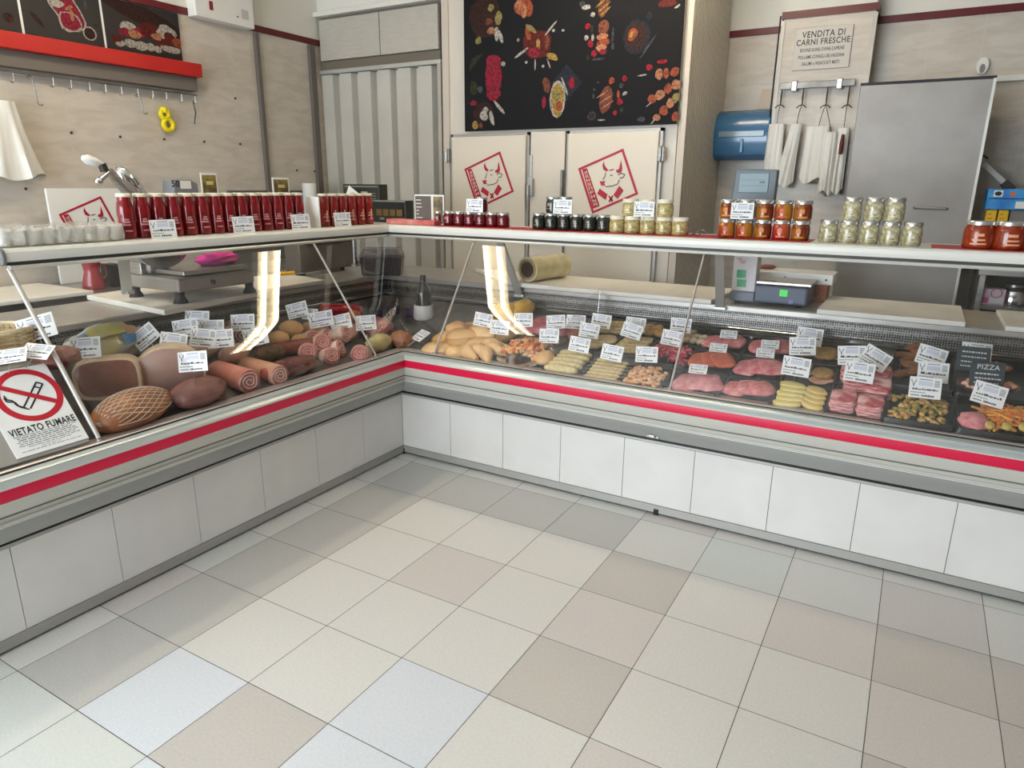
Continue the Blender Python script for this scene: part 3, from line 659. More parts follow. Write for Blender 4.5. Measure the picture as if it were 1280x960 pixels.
# white carrier bags on the far left
bagm = mat('white_bag', (236, 234, 228), .5, 0, (222, 220, 214), 14., bump=.3, stretch=(1, 1, .2))
def hangbag(name, P, top, bot, wt, wb, label, group, ax='y', depth=.05, seed=0):
    """gathered hanging bag: P(t along width, z, depth offset)"""
    mb = MB(); rings = []; n = 44
    for k in range(9):
        t = k/8; w_ = wt+(wb-wt)*t**1.4; z = top+(bot-top)*t; ring = []
        for i in range(n):
            a = 2*PI*i/n; rip = 1+(.30*math.sin(a*7+seed)+.16*math.sin(a*13+2*seed))*(.25+.75*t)+.25*noise.noise(Vector((math.cos(a)*2, seed, t*2)))
            zz = z+(.02*math.sin(a*3+seed) if k == 8 else 0)
            ring.append(P(math.cos(a)*w_/2, zz, math.sin(a)*depth*(.5+.5*t)*rip))
        rings.append(ring)
    mb.loft(rings, 0); return tag(mb.build(name, [bagm], smooth=60), label, 'bag', group)
p0, p1 = AX(6, 126, XR_-.06), AX(10, 221, XR_-.06)
hangbag('carrier_bag', lambda a, z, d: (XR_-.06+d, p0.y-.03+a, z), p0.z, p1.z, .16, .34, 'bunch of white plastic bags hanging from the rail at the far left', None)
# wall heater box at the top
AD = .09; p, q = AX(245, 19, XL+AD), AX(319, 37, XL+AD)
ac = thing('air_conditioner', (XL+.1, (p.y+q.y)/2, q.z), 'white air conditioner box high on the left wall above the red stripe', 'air conditioner')
MB().bb((XL, p.y, (p.z+q.z)/2), (XL+AD, q.y, (p.z+q.z)/2+.3)).build('housing', [WHITE], ac, bevel=.008, seg=3)
mb = MB(); zz = (p.z+q.z)/2
mb.bb((XL+AD, p.y+.09, zz+.05), (XL+AD+.0015, p.y+.17, zz+.12), 0); mb.bb((XL+AD, p.y+.11, zz+.055), (XL+AD+.002, p.y+.14, zz+.11), 1); mb.build('sticker', [WHITE, mat('sticker_red', (140, 30, 34), .5)], ac)
MB().bb((XL+AD, q.y-.11, zz+.05), (XL+AD+.0015, q.y-.05, zz+.11)).build('sticker', [mat('sticker_grey', (196, 192, 186), .5)], ac)
MB().bb((XL+AD, q.y-.15, zz+.05), (XL+AD+.002, q.y-.14, zz+.06)).build('button', [INK], ac)
# ================================================================== pillar and right part of the back wall
def on(px, py, Y): return AY(px, py, Y)
# engraved shop sign
Ps = PY-.012
a, b, c, d = on(995, 34, Ps), on(1066, 32, Ps), on(1062, 84, Ps), on(990, 88, Ps)
sx0, sx1 = (a.x+d.x)/2, (b.x+c.x)/2; sz1, sz0 = (a.z+b.z)/2, (c.z+d.z)/2
sn = thing('shop_sign', ((sx0+sx1)/2, PY, sz0), 'grey engraved sign reading VENDITA DI CARNI FRESCHE on the tiled pillar', 'sign')
MB().bb((sx0, Ps, sz0), (sx1, PY, sz1)).build('sign_plate', [mat('sign_grey', (188, 182, 174), .4, .1)], sn, bevel=.002)
mb = MB(); W_, H_ = sx1-sx0, sz1-sz0
for k, (t_, v, sz_) in enumerate((('VENDITA DI', .83, .062), ('CARNI FRESCHE', .65, .058), ('BOVINE-SUINE-OVINE-CAPRINE', .465, .034), ('POLLAME-CONIGLI-SELVAGGINA', .30, .034), ('SALUMI e INSACCATI MISTI', .14, .034))):
    M_ = Matrix(((1, 0, 0, (sx0+sx1)/2), (0, 0, -1, Ps-.0006), (0, 1, 0, sz0+H_*v), (0, 0, 0, 1)))
    mb.text(t_, sz_*(.86 if k < 2 else .84), M_, 0, sx=.60 if k > 1 else .82, bold=.0006 if k > 1 else .0008)
mb.build('lettering', [mat('sign_ink', (44, 42, 42), .5)], sn)
# hook rail with four hooks
Pr = PY-.05
a, b = on(975, 108, Pr), on(1069, 103, Pr); z_ = (a.z+b.z)/2
hr = thing('hook_rail', ((a.x+b.x)/2, PY, z_), 'short grey steel rail with four hooks on the pillar below the engraved sign', 'hook rail')
MB().bb((a.x, Pr-.008, z_-.02), (b.x, Pr+.008, z_+.02)).build('bar', [STEELD], hr, bevel=.003)
for t_ in (.2, .8):
    x = a.x+(b.x-a.x)*t_; mb = MB(); mb.bb((x-.018, Pr-.014, z_-.035), (x+.018, PY, z_+.03)); mb.build('bracket', [STEEL], hr, bevel=.004)
hx = []
for px in (977, 1004, 1034, 1061):
    x = on(px, 118, Pr).x; hx.append(x); mb = MB(); zt_, zh = z_-.02, on(px, 131, Pr).z
    mb.tube([(x, Pr, zt_), (x, Pr-.004, (zt_+zh)/2), (x, Pr, zh)], [.004, .006, .004], 6)
    mb.tube([(x-.03, Pr-.02, zh-.02), (x-.015, Pr-.01, zh-.005), (x, Pr, zh), (x+.015, Pr-.01, zh-.005), (x+.03, Pr-.02, zh-.02)], .0035, 6)
    mb.build('hook', [DARKST], hr, smooth=50)
for k, (px, w_, yt, yb, wx, lab) in enumerate(((971, .10, 155, 224, .13, 'leftmost white plastic bag bundle hanging from the pillar rail'), (996, .07, 155, 231, .13, 'second white plastic bag bundle from the left on the pillar rail, hanging slantwise'),
                          (1023, .14, 158, 226, .16, 'wide white plastic bag bundle in the middle of the pillar rail'), (1040, .07, 165, 242, .09, 'narrow long white plastic bag bundle hanging right of the wide one'), (1055, .07, 160, 240, .08, 'rightmost white plastic bag bundle hanging beside the steel fridge'))):
    P_ = Pr-.02-(.02 if k in (1, 3) else 0); p0, p1 = on(px, yt, P_), on(px, yb, P_)
    bo = hangbag('carrier_bag', lambda a_, z, dd: (p0.x+a_+(p0.z-z)*(-.12 if k == 1 else 0), P_+dd, z), p0.z, p1.z, w_, wx, lab, 'bag bundles on the pillar rail', seed=k*2.3, depth=.035)
    x = min(hx, key=lambda q: abs(q-p0.x)); zh = on(1004, 131, Pr).z
    MB().tube([(x, Pr-.012, zh-.004), (p0.x+.5*(x-p0.x), P_-.01, (zh+p0.z)/2), (p0.x, P_, p0.z-.01)], .0025, 6).build('wire_loop', [DARKST], bo, smooth=50)
p, q = on(1054, 168, Pr-.07), on(1050, 193, Pr-.07)
tag(MB().tube([p, (p+q)/2, q], [.009, .013, .011], 8).build('hanging_knife', [mat('dark_red_wood', (96, 34, 26), .5)], smooth=50), 'dark red knife handle hanging among the bags on the pillar rail', 'knife')
# cable down the left pillar edge
p, q = on(968, 50, PY), on(950, 215, PY)
tag(MB().tube([(pl-.02, PY-.01, pz), (pl-.022, PY-.012, 2.0), (pl-.02, PY-.01, 1.4)], .006, 6).build('cable', [INK], smooth=50), 'dark cable running down the left edge of the pillar', 'cable')
# blue paper towel dispenser
p0, p1 = on(892, 138, YB-.22), on(958, 200, YB-.22); bx, bz_ = (p0.x+p1.x)/2, p1.z; w_ = p1.x-p0.x; h_ = p0.z-p1.z
pd = thing('towel_dispenser', (bx, YB, bz_), 'translucent blue paper towel dispenser on the back wall left of the pillar', 'dispenser')
prof = [(YB, bz_+.02), (YB-.14, bz_), (YB-.20, bz_+.03), (YB-.225, bz_+.12), (YB-.225, bz_+h_*.6), (YB-.19, bz_+h_*.88), (YB-.12, bz_+h_), (YB, bz_+h_)]
MB().prism(prof, 'x', p0.x+.012, p1.x).build('cover', [mat('blue_cover', (58, 110, 152), .2, coat=.5)], pd, bevel=.012, seg=3, smooth=40)
MB().prism([(y, z+(.01 if z < bz_+.1 else -.01)) for y, z in prof], 'x', p0.x, p0.x+.016).build('side_edge', [mat('pale_blue_edge', (176, 196, 206), .3)], pd, bevel=.003)
mb = MB(); mb.bb((p0.x+.05, YB-.235, bz_+h_*.46), (p1.x-.03, YB-.222, bz_+h_*.58)); mb.build('clear_window', [mat('window_tint', (128, 150, 160), .15, coat=.5)], pd, bevel=.004)
MB().bb((bx+.01, YB-.234, bz_+.05), (bx+.03, YB-.222, bz_+h_*.42)).build('rib', [mat('blue_rib', (92, 146, 184), .25)], pd, bevel=.004)
# sheet of paper by the pillar, white oval fitting and wall trunking
p, q = on(947, 112, YB-.01), on(962, 136, YB-.01)
mb = MB(); mb.loft([[(p.x+.03, YB-.006, p.z), (q.x+.02, YB-.02, p.z), (q.x+.02, YB-.02, q.z), (p.x, YB-.006, q.z)], [(p.x+.03, YB-.001, p.z), (q.x+.02, YB-.001, p.z), (q.x+.02, YB-.001, q.z), (p.x, YB-.001, q.z)]], 0)
tag(mb.build('wall_note', [mat('beige_paper', (206, 190, 172), .7)]), 'plain beige sheet on the back wall above the blue dispenser', 'paper')
p = on(1228, 84, YB-.02); mb = MB()
mb.prism([(p.x+math.copysign(abs(math.cos(t))**.8, math.cos(t))*.032, p.z+.008+math.sin(t)*.047) for t in [2*PI*k/20 for k in range(20)]], 'y', YB-.03, YB, 0)
mb.prism([(p.x+math.cos(t)*.014, p.z-.008+math.sin(t)*.026) for t in [2*PI*k/16 for k in range(16)]], 'y', YB-.034, YB-.028, 1)
tag(mb.build('wall_hook', [WHITE, STEELD], bevel=.004), 'white oval wall fitting just above the steel fridge', 'wall fitting')
zz = on(1265, 97, YB-.04).z
structure(MB().bb((2.0, YB-.04, zz-.018), (XR, YB, zz+.018)), 'trim_7', [WHITE], bevel=.004)
# steel fridge
FY = 1.85; f0, f1 = 1.966, on(1246, 93, FY).x; fzt = (on(1075, 105, FY).z+on(1246, 93, FY).z)/2
fg = thing('refrigerator', ((f0+f1)/2, 2.08, 0), 'tall brushed stainless steel refrigerator standing in front of the tiled pillar', 'refrigerator')
MB().bb((f0+.01, FY+.055, .08), (f1-.01, 2.30, fzt-.01)).build('body', [mat('fridge_body', (128, 124, 118), .4, .6)], fg, bevel=.004)
MB().bb((f0, FY, .1), (f1, FY+.045, fzt-.012)).build('door', [mat('fridge_steel', (158, 153, 148), .5, .7, (146, 141, 136), 5., lo=.3, hi=.7)], fg, bevel=.005)
MB().bb((f0, FY-.002, fzt-.012), (f1+.004, FY+.05, fzt)).build('door_edge', [INK], fg)
MB().bb((f1-.010, FY-.004, .12), (f1+.004, FY+.004, fzt-.012)).build('edge_strip', [ALU], fg)
for x in (f0+.06, f1-.06):
    for y in (FY+.1, 2.24): MB().lathe([(.02, 0), (.02, .085)], (x, y, 0), 10).build('foot', [BLACK], fg)
mb = MB(); p = on(1165, 260, FY); mb.tube([(p.x-.09, FY-.0, p.z), (p.x-.085, FY-.02, p.z), (p.x+.07, FY-.02, p.z-.003), (p.x+.075, FY, p.z-.003)], .007, 6); mb.build('pull_bar', [STEEL], fg, smooth=50)
# folded bracket arm leaning against the fridge
p, q = on(1229, 205, 2.2), on(1260, 233, 2.2)
ba = MB(); dd = (q-p); L_ = dd.length; R = Matrix.Rotation(math.atan2(-dd.z, dd.x), 3, 'Y'); ba.box((p+q)/2, (L_, .03, .03), 0, R); ba.box(q, (.07, .05, .045), 1, R); ba.tube([p+Vector((-.01, 0, .05)), p+Vector((.02, .0, .03))], .006, 6, 1)
ba.bb((q.x+.0, q.y, q.z-.02), (q.x+.03, YB, q.z+.01), 1)
tag(ba.build('bracket_arm', [WHITE, DARKST], bevel=.003), 'pale bracket arm sloping down from the back wall right of the fridge', 'bracket')
# steel rack with boxes at the right edge
RY0, RY1 = 1.72, 2.25; rx0, rx1 = on(1222, 360, RY0).x, 3.55
rk = thing('steel_rack', ((rx0+rx1)/2, 2.0, 0), 'open stainless steel rack at the right edge beside the fridge', 'rack')
z1_, z2_ = .86, on(1250, 337, RY0).z
for x in (rx0, rx1-.03): MB().bb((x, RY0, 0), (x+.03, RY1, z2_-.0)).build('side_panel', [STEEL], rk, bevel=.003)
MB().bb((rx0+.03, RY1-.02, 0), (rx1-.03, RY1, z2_)).build('back_panel', [DARKST], rk)
for z in (.2, z1_): MB().bb((rx0+.03, RY0+.01, z-.02), (rx1-.03, RY1-.02, z)).build('shelf', [STEELD], rk, bevel=.002)
MB().bb((rx0-.01, RY0-.01, z2_-.035), (rx1+.01, RY1+.01, z2_)).build('top', [STEEL], rk, bevel=.004)
# things in the rack opening
def atx(px, py, Y): return on(px, py, Y)
p0, p1 = on(1229, 365, 1.78), on(1252, 393, 1.78)
pb = thing('paper_packet', ((p0.x+p1.x)/2, 1.82, z1_), 'pink and white paper packet standing in the steel rack', 'packet')
h_ = on(1240, 361, 1.78).z-z1_
MB().bb((p0.x, 1.78, z1_), (p1.x, 1.86, z1_+h_)).build('carton', [mat('pale_pink_card', (224, 190, 204), .6)], pb, bevel=.003)
mb = MB(); mb.bb((p0.x+.001, 1.778, z1_+.01), (p0.x+.03, 1.78, z1_+h_*.45), 0); mb.bb((p0.x+.036, 1.778, z1_+.01), (p1.x-.004, 1.78, z1_+h_*.48), 1); 
c_ = Vector(((p0.x+p1.x)/2+.01, 1.778, z1_+h_*.75)); n_ = 20
mb.tube([(c_.x+math.cos(2*PI*k/n_)*.025, c_.y, c_.z+math.sin(2*PI*k/n_)*.025) for k in range(n_)], .003, 5, 2, closed=True)
mb.build('printing', [mat('pink_print', (214, 96, 140), .6), mat('white_print', (228, 222, 222), .6), mat('mauve_print', (150, 116, 132), .6)], pb)
p0 = on(1224, 380, 1.80)
tag(MB().bb((p0.x-.02, 1.79, z1_), (p0.x+.02, 1.92, z1_+h_*1.12), 0).bb((p0.x+.018, 1.788, z1_), (p0.x+.026, 1.92, z1_+h_*1.15), 1).build('folder', [mat('pinkish_card', (190, 160, 158), .6), DKRED], bevel=.002), 'pinkish folder with a dark red edge standing at the rack side', 'folder')
p0 = on(1266, 375, 1.85); hh = on(1266, 355, 1.85).z-z1_
mj = thing('metal_jar', (p0.x, 1.88, z1_), 'shiny metal jar with a domed shoulder standing in the steel rack', 'jar')
MB().lathe([(.066, 0), (.072, .006), (.070, hh*.62), (.06, hh*.78), (.045, hh*.84)], (p0.x, 1.88, z1_), 24).build('body', [CHROME], mj, smooth=40)
MB().lathe([(.047, 0), (.047, hh*.12), (.03, hh*.16), (.008, hh*.2)], (p0.x, 1.88, z1_+hh*.845), 20).build('lid', [STEEL], mj, smooth=40)
# boxes on top of the rack
zr = z2_
def boxon(name, pa, pb_, Y, dep, z0, m, label, cat, extra=None):
    a_, b_ = on(*pa, Y), on(*pb_, Y)
    t_ = thing(name, ((a_.x+b_.x)/2, Y+dep/2, z0), label, cat)
    MB().bb((a_.x, Y, z0), (b_.x, Y+dep, a_.z)).build('carton', [m], t_, bevel=.002)
    return t_, a_, b_
YBX = 1.80
zmid = on(1250, 262, YBX).z
ye_m = mat('yellow_card', (226, 178, 22), .5)
for k, (l, r) in enumerate(((1234, 1247), (1249, 1262))):
    a_, b_ = on(l, 262, YBX), on(r, 262, YBX)
    t_ = thing('coffee_packet', ((a_.x+b_.x)/2, YBX+.05, zr), ['yellow packet on the left under the blue carton on the rack', 'yellow packet on the right under the blue carton on the rack'][k], 'packet', 'yellow packets on the rack')
    MB().bb((a_.x, YBX, zr), (b_.x, YBX+.1, zmid-.002)).build('carton', [ye_m], t_, bevel=.003)
    zz_ = on(1240, 272, YBX).z
    mb = MB()
    for q in range(3): mb.bb((a_.x+.008, YBX-.001, zz_-.03+q*.022), (b_.x-.012-q*.006, YBX, zz_-.022+q*.022))
    mb.build('printing', [mat('amber_print', (190, 132, 20), .6)], t_)
a_ = on(1264, 262, YBX); tag(MB().bb((a_.x, YBX+.02, zr), (a_.x+.34, YBX+.2, zmid-.002)).build('carton', [mat('grey_card', (132, 126, 118), .6)], bevel=.003), 'plain grey carton under the blue carton at the right edge', 'box')
a_, b_ = on(1236, 236, YBX), on(1290, 262, YBX)
bxo = thing('coffee_carton', (b_.x-.1, YBX+.1, zmid), 'blue coffee carton with cup pictures lying on the yellow packets', 'box')
MB().bb((a_.x, YBX-.01, zmid), (b_.x+.12, YBX+.2, a_.z)).build('carton', [mat('blue_card', (22, 112, 196), .4, 0, (64, 160, 220), 9.)], bxo, bevel=.003)
mb = MB(); yq = YBX-.0115
def pr_(l, t_, r, b__, mi, o=0): 
    u, v = on(l, t_, yq), on(r, b__, yq); mb.bb((u.x, yq-.0006*o, v.z), (v.x, yq+.001, u.z), mi)
pr_(1236, 247.5, 1290, 249.5, 3); pr_(1243, 238, 1253, 246, 0); pr_(1270, 252, 1290, 261, 0)
u = on(1248, 242, yq); mb.prism([(u.x+math.cos(2*PI*k/14)*.016, u.z+math.sin(2*PI*k/14)*.012) for k in range(14)], 'y', yq-.0015, yq-.0007, 1)
u = on(1266, 243, yq); mb.prism([(u.x+math.cos(2*PI*k/14)*.014, u.z+math.sin(2*PI*k/14)*.013) for k in range(14)], 'y', yq-.0015, yq-.0004, 2)
mb.build('printing', [WHITE, INK, mat('orange_print', (206, 112, 70), .6), mat('dark_blue_print', (10, 58, 120), .5)], bxo)

# ================================================================== on the service ledge, right leg
ZL = .912
BOARD = mat('white_board', (236, 231, 221), .5, 0, (228, 221, 208), 7.)
def board(x0, x1, y0, y1, label, th=.022, rz=0):
    return tag(MB().bb((x0, y0, ZL), (x1, y1, ZL+th)).build('cutting_board', [BOARD], bevel=.005, seg=3), label, 'cutting board', 'white cutting boards behind the counters')
pa, pb_ = AZ(1022, 386, .934), AZ(1208, 404, .934); board(pa.x, pb_.x, .60, 1.10, 'thick white cutting board on the steel ledge in front of the fridge', .024)
pa = AZ(1256, 405, .934); board(pa.x, pa.x+.6, .60, 1.08, 'white cutting board on the ledge at the right edge of the picture', .022)
pa, pb_ = AZ(640, 356, .934), AZ(888, 376, .934); pt = AZ(546, 344, .934)
mb = MB(); mb.prism([(pb_.x, .60), (pb_.x+.02, 1.09), (pt.x-.0, 1.09), (pa.x-.02, .60)], 'z', ZL, ZL+.024)
tag(mb.build('cutting_board', [BOARD], bevel=.005, seg=3), 'long white cutting board under the film roll on the steel ledge', 'cutting board', 'white cutting boards behind the counters')
# roll of cling film
zc = ZL+.024+.075
pa, pb_ = AZ(659, 337, zc), AZ(703, 331, zc); ax = (pb_-pa); ax.z = 0; L_ = ax.length
fr_ = thing('film_roll', ((pa.x+pb_.x)/2, (pa.y+pb_.y)/2, ZL+.024), 'big roll of clear cling film lying on the long white board', 'film roll')
R = Matrix.Rotation(math.atan2(ax.y, ax.x), 3, 'Z') @ Matrix.Rotation(PI/2, 3, 'Y')
MB().lathe([(.055, .004), (.073, .004), (.074, L_-.006), (.055, L_-.006)], pa, 32, rot=R, cap=False).build('film', [mat('cling_film', (214, 202, 152), .12, 0, (196, 182, 128), 12., coat=.6)], fr_, smooth=40)
mb = MB(); mb.lathe([(.046, 0), (.060, 0), (.060, .01), (.046, .012), (.046, L_-.012), (.060, L_-.01), (.060, L_), (.046, L_), (.046, 0)], pa, 32, rot=R, cap=False); mb.build('cardboard_core', [mat('core_card', (150, 122, 94), .8)], fr_, smooth=40)
# weighing scale
SY = .72
x0_, x1_ = on(912, 375, SY).x, on(943, 375, SY).x; x2_ = on(1008, 380, SY).x
ws = thing('weighing_scale', ((x0_+x2_)/2, SY+.16, ZL), 'blue grey weighing scale with green displays and a raised screen on the ledge', 'weighing scale')
BLUEG = mat('scale_blue_grey', (82, 92, 112), .4); SCG = mat('scale_grey', (112, 120, 132), .4)
zf = ZL+.012; zcap = on(928, 364, SY).z; zb1 = on(980, 357, SY).z
MB().bb((x1_-.01, SY, zf), (x2_, SY+.3, zb1-.004)).build('base', [BLUEG], ws, bevel=.012, seg=3)
MB().bb((x0_, SY-.01, zf), (x1_, SY+.12, zcap)).build('column_foot', [SCG], ws, bevel=.008, seg=3)
MB().bb((x0_+.004, SY-.006, zcap), (x1_-.002, SY+.09, 1.245)).build('column', [mat('scale_white', (216, 210, 210), .4)], ws, bevel=.006)
pl_ = MB(); pl_.bb((x1_, SY+.0, zb1), (x2_+.012, SY+.3, zb1+.014)); pl_.bb((x1_+.01, SY+.02, zb1+.014), (x1_+.09, SY+.06, zb1+.018)); pl_.build('weighing_plate', [mat('plate_steel', (176, 168, 156), .3, .7)], ws, bevel=.004)
GD = mat('green_display', (0, 110, 62), .3, emit=((0, 130, 70), .35))
for py0, py1 in ((337, 347.5), (349, 359)):
    u, v = on(921.5, py0, SY-.007), on(932, py1, SY-.007); MB().bb((u.x, SY-.008, v.z), (v.x, SY-.004, u.z)).build('display', [GD], ws)
u, v = on(975, 362, SY), on(984, 371, SY); MB().bb((u.x, SY-.002, v.z), (v.x, SY+.004, u.z)).build('indicator', [mat('green_lamp', (0, 190, 40), .3, emit=((0, 210, 40), .5))], ws)
u, v = on(986, 375, SY), on(991, 380, SY); MB().bb((u.x, SY-.004, v.z), (v.x, SY+.002, u.z)).build('badge', [mat('lilac_badge', (130, 116, 176), .4)], ws)
mb = MB(); random.seed(5)
for k in range(3):
    u = on(922+2*k, 323+2.4*k, SY-.007); mb.bb((u.x, SY-.0075, u.z-.004), (u.x+.022+.01*(k == 1), SY-.005, u.z), 0)
mb.build('printing', [mat('rose_print', (196, 110, 124), .6)], ws)
for x in (x0_+.03, x2_-.04):
    for y in (SY+.03, SY+.26): MB().lathe([(.012, 0), (.015, .014)], (x, min(y, SY+.1) if x < x1_ else y, ZL), 10).build('foot', [BLACK], ws, smooth=40)
# raised screen
HY = .745; a_, b_ = on(915, 211, HY), on(969, 248, HY)
MB().bb(((x0_+x1_)/2-.02, SY+.075, 1.24), ((x0_+x1_)/2+.03, SY+.11, a_.z-.05)).build('screen_post', [SCG], ws, bevel=.004)
mb = MB(); w_, h_ = b_.x-a_.x, a_.z-b_.z; cx_ = (a_.x+b_.x)/2; zc_ = (a_.z+b_.z)/2
mb.prism([(cx_-w_*.47, b_.z-.03), (cx_+w_*.49, b_.z-.03), (cx_+w_*.5, a_.z-.004), (cx_-w_*.42, a_.z)], 'y', HY, HY+.045); mb.build('screen_housing', [mat('housing_grey', (96, 106, 112), .4)], ws, bevel=.008, seg=3)
MB().bb((cx_-w_*.32, HY-.003, zc_-h_*.32), (cx_+w_*.33, HY+.002, zc_+h_*.36)).build('screen', [mat('lcd', (92, 118, 124), .25)], ws, bevel=.003)
mb = MB(); mb.bb((cx_-w_*.26, HY-.004, zc_+.016), (cx_+w_*.27, HY-.003, zc_+.0175), 0); mb.bb((cx_-w_*.26, HY-.004, zc_-.012), (cx_+w_*.27, HY-.003, zc_-.0105), 0); mb.bb((cx_+.03, HY-.0045, zc_+.002), (cx_+.055, HY-.003, zc_+.010), 0); mb.bb((cx_-w_*.3, HY-.006, b_.z-.016), (cx_+w_*.3, HY-.0, b_.z-.006), 1)
mb.build('printing', [mat('lcd_line', (52, 76, 84), .4), WHITE], ws)
# orange crate and white chopping block behind the scale
a_, b_ = on(1001, 352, 1.0), on(1033, 372, 1.0)
tag(MB().bb((a_.x-.16, .98, ZL), (b_.x, 1.11, on(1020, 347, 1.0).z-.03)).build('wooden_box', [mat('orange_wood', (176, 92, 34), .5, 0, (150, 72, 24), 16., stretch=(1, 1, 8))], bevel=.004), 'small orange wooden box on the ledge behind the weighing scale', 'box')
zo = on(1020, 347, 1.0).z-.03; a_, b_ = on(938, 340, .96), on(1042, 348, .96)
cbk = thing('chopping_block', ((a_.x+b_.x)/2, 1.05, zo), 'thick white plastic block on the orange box behind the scale', 'block')
MB().bb((a_.x, .95, zo+.0), (b_.x, 1.16, zo+.052)).build('block', [WHITE], cbk, bevel=.006, seg=3)
tag(MB().ell(on(960, 329, 1.06)*0+Vector((on(960, 329, 1.06).x, 1.06, zo+.064)), (.045, .03, .013), 0, rot=RZ(.2), wob=.2, flat=-.8).build('meat_scrap', [mat('scrap_red', (140, 60, 52), .5)], smooth=60), 'small reddish meat scrap lying on the white block behind the scale', 'meat')
for px in (982, 1034):
    u = on(px, 341, .95); MB().lathe([(.006, 0), (.006, .002)], (u.x, .95, zo+.026), 8, rot=RX(PI/2)).build('rivet', [DARKST], cbk)

# ================================================================== behind the left leg
# steel worktop along the left wall
WZ = .90
wt = thing('wall_worktop', (-1.75, -.6, 0), 'long steel worktop with dark fronts along the left tiled wall', 'worktop')
MB().bb((XL+.004, -2.8, WZ-.04), (-1.42, 1.45, WZ)).build('top', [STEEL], wt, bevel=.004)
mb = MB(); mb.bb((XL+.004, -2.78, .1), (-1.46, 1.43, WZ-.041)); mb.build('cabinet', [mat('dark_cabinet', (74, 64, 56), .5)], wt)
for k in range(7): MB().bb((-1.458, -2.76+k*.6, .14), (-1.44, -2.76+k*.6+.58, WZ-.07)).build('door', [mat('brown_front', (96, 84, 72), .5)], wt, bevel=.003)
MB().bb((XL+.004, -2.78, 0), (-1.5, 1.43, .1)).build('plinth', [BLACK], wt)
yb0 = AX(283, 240, XL).y
MB().bb((XL+.004, yb0, WZ), (XL+.02, 1.45, AX(345, 238, XL).z)).build('backsplash', [mat('splash_steel', (112, 106, 100), .4, .5)], wt, bevel=.002)
# board with the cow emblem
xb = -1.93; a_, b_ = AX(57, 236, xb), AX(150, 235, xb)
eb = thing('emblem_board', (xb, (a_.y+b_.y)/2, WZ), 'white board with a red cow emblem standing against the left wall', 'board')
MB().bb((xb-.02, a_.y, WZ), (xb, b_.y, (a_.z+b_.z)/2)).build('panel', [WHITE], eb, bevel=.003)
t0, t1 = AX(73, 268, xb), AX(125, 241, xb); sc_ = (t1.y-t0.y)/LG['frame'][1][0]
emblem(eb, lambda u, v, h: (xb+h*1.0, t0.y+u, t0.z+v), sc_)
# slicer on its board
P1, P2, P3 = AZ(205, 388, .936), AZ(318, 366, .936), AZ(108, 369, .936)
e1 = (P2-P1); e1.z = 0; e1.normalize(); e2 = Vector((-e1.y, e1.x, 0)); w1 = (P2-P1).length+.04; w2 = .68
mb = MB(); mb.prism([(P1.x, P1.y), (P1.x+e1.x*w1, P1.y+e1.y*w1), (P1.x+e1.x*w1+e2.x*w2, P1.y+e1.y*w1+e2.y*w2), (P3.x, P3.y)], 'z', ZL, ZL+.025)
tag(mb.build('cutting_board', [BOARD], bevel=.004, seg=3), 'large white board under the meat slicer on the left ledge', 'cutting board', 'white cutting boards behind the counters')
ZB = ZL+.025
A0 = AZ(228, 379, ZB); B0 = AZ(314, 366, ZB)
u_ = (B0-A0); u_.z = 0; LU = u_.length; u_.normalize(); v_ = Vector((-u_.y, u_.x, 0))
sl = thing('meat_slicer', A0+u_*LU*.5+v_*.2, 'grey steel meat slicer with a round blade on a white board', 'slicer')
def Q(a_, b__, z): p = A0+u_*a_+v_*b__; return Vector((p.x, p.y, z))
def obox(a0_, a1_, b0_, b1_, z0, z1, mb):
    mb.loft([[Q(a0_, b0_, z0), Q(a1_, b0_, z0), Q(a1_, b1_, z0), Q(a0_, b1_, z0)], [Q(a0_, b0_, z1), Q(a1_, b0_, z1), Q(a1_, b1_, z1), Q(a0_, b1_, z1)]], 0); return mb
SLG = mat('slicer_grey', (156, 150, 142), .4, .4)
zb0, zb1_ = ZB+.05, ZB+.115
obox(-.02, LU+.02, -.015, .40, zb0, zb1_, MB()).build('base', [SLG], sl, bevel=.012, seg=3)
for a_, b__ in ((0, .01), (LU, .01), (0, .36), (LU, .36)): 
    MB().lathe([(.034, 0), (.03, .012), (.02, .03), (.022, .052)], Q(a_, b__, ZB), 14).build('foot', [RUBBER], sl, smooth=40)
MB().lathe([(.012, 0), (.012, .006)], Q(LU*.42, -.015, (zb0+zb1_)/2), 14, rot=Matrix((u_, v_.cross(u_)*-1, -v_)).transposed()).build('round_badge', [DARKST], sl)
obox(LU*.1, LU*1.02, .02, .30, zb1_+.004, zb1_+.028, MB()).build('slice_tray', [STEEL], sl, bevel=.005)
rot = Matrix((u_, Vector((0, 0, 1)), v_)).transposed()
zbl = zb1_+.19
MB().lathe([(.02, -.012), (.155, -.002), (.158, 0), (.155, .004), (.05, .02), (.02, .022)], Q(LU*.12, .17, zbl), 40, rot=rot).build('blade', [mat('blade_steel', (160, 160, 162), .25, .8)], sl, smooth=40)
MB().lathe([(.10, .022), (.150, .02), (.152, .05), (.13, .07), (.03, .08)], Q(LU*.12, .17, zbl), 40, rot=rot).build('blade_guard', [mat('guard_blue_grey', (140, 148, 158), .35, .3)], sl, smooth=40)
obox(LU*.02, LU*.32, .24, .38, zb1_, zbl+.06, MB()).build('motor_housing', [SLG], sl, bevel=.02, seg=3)
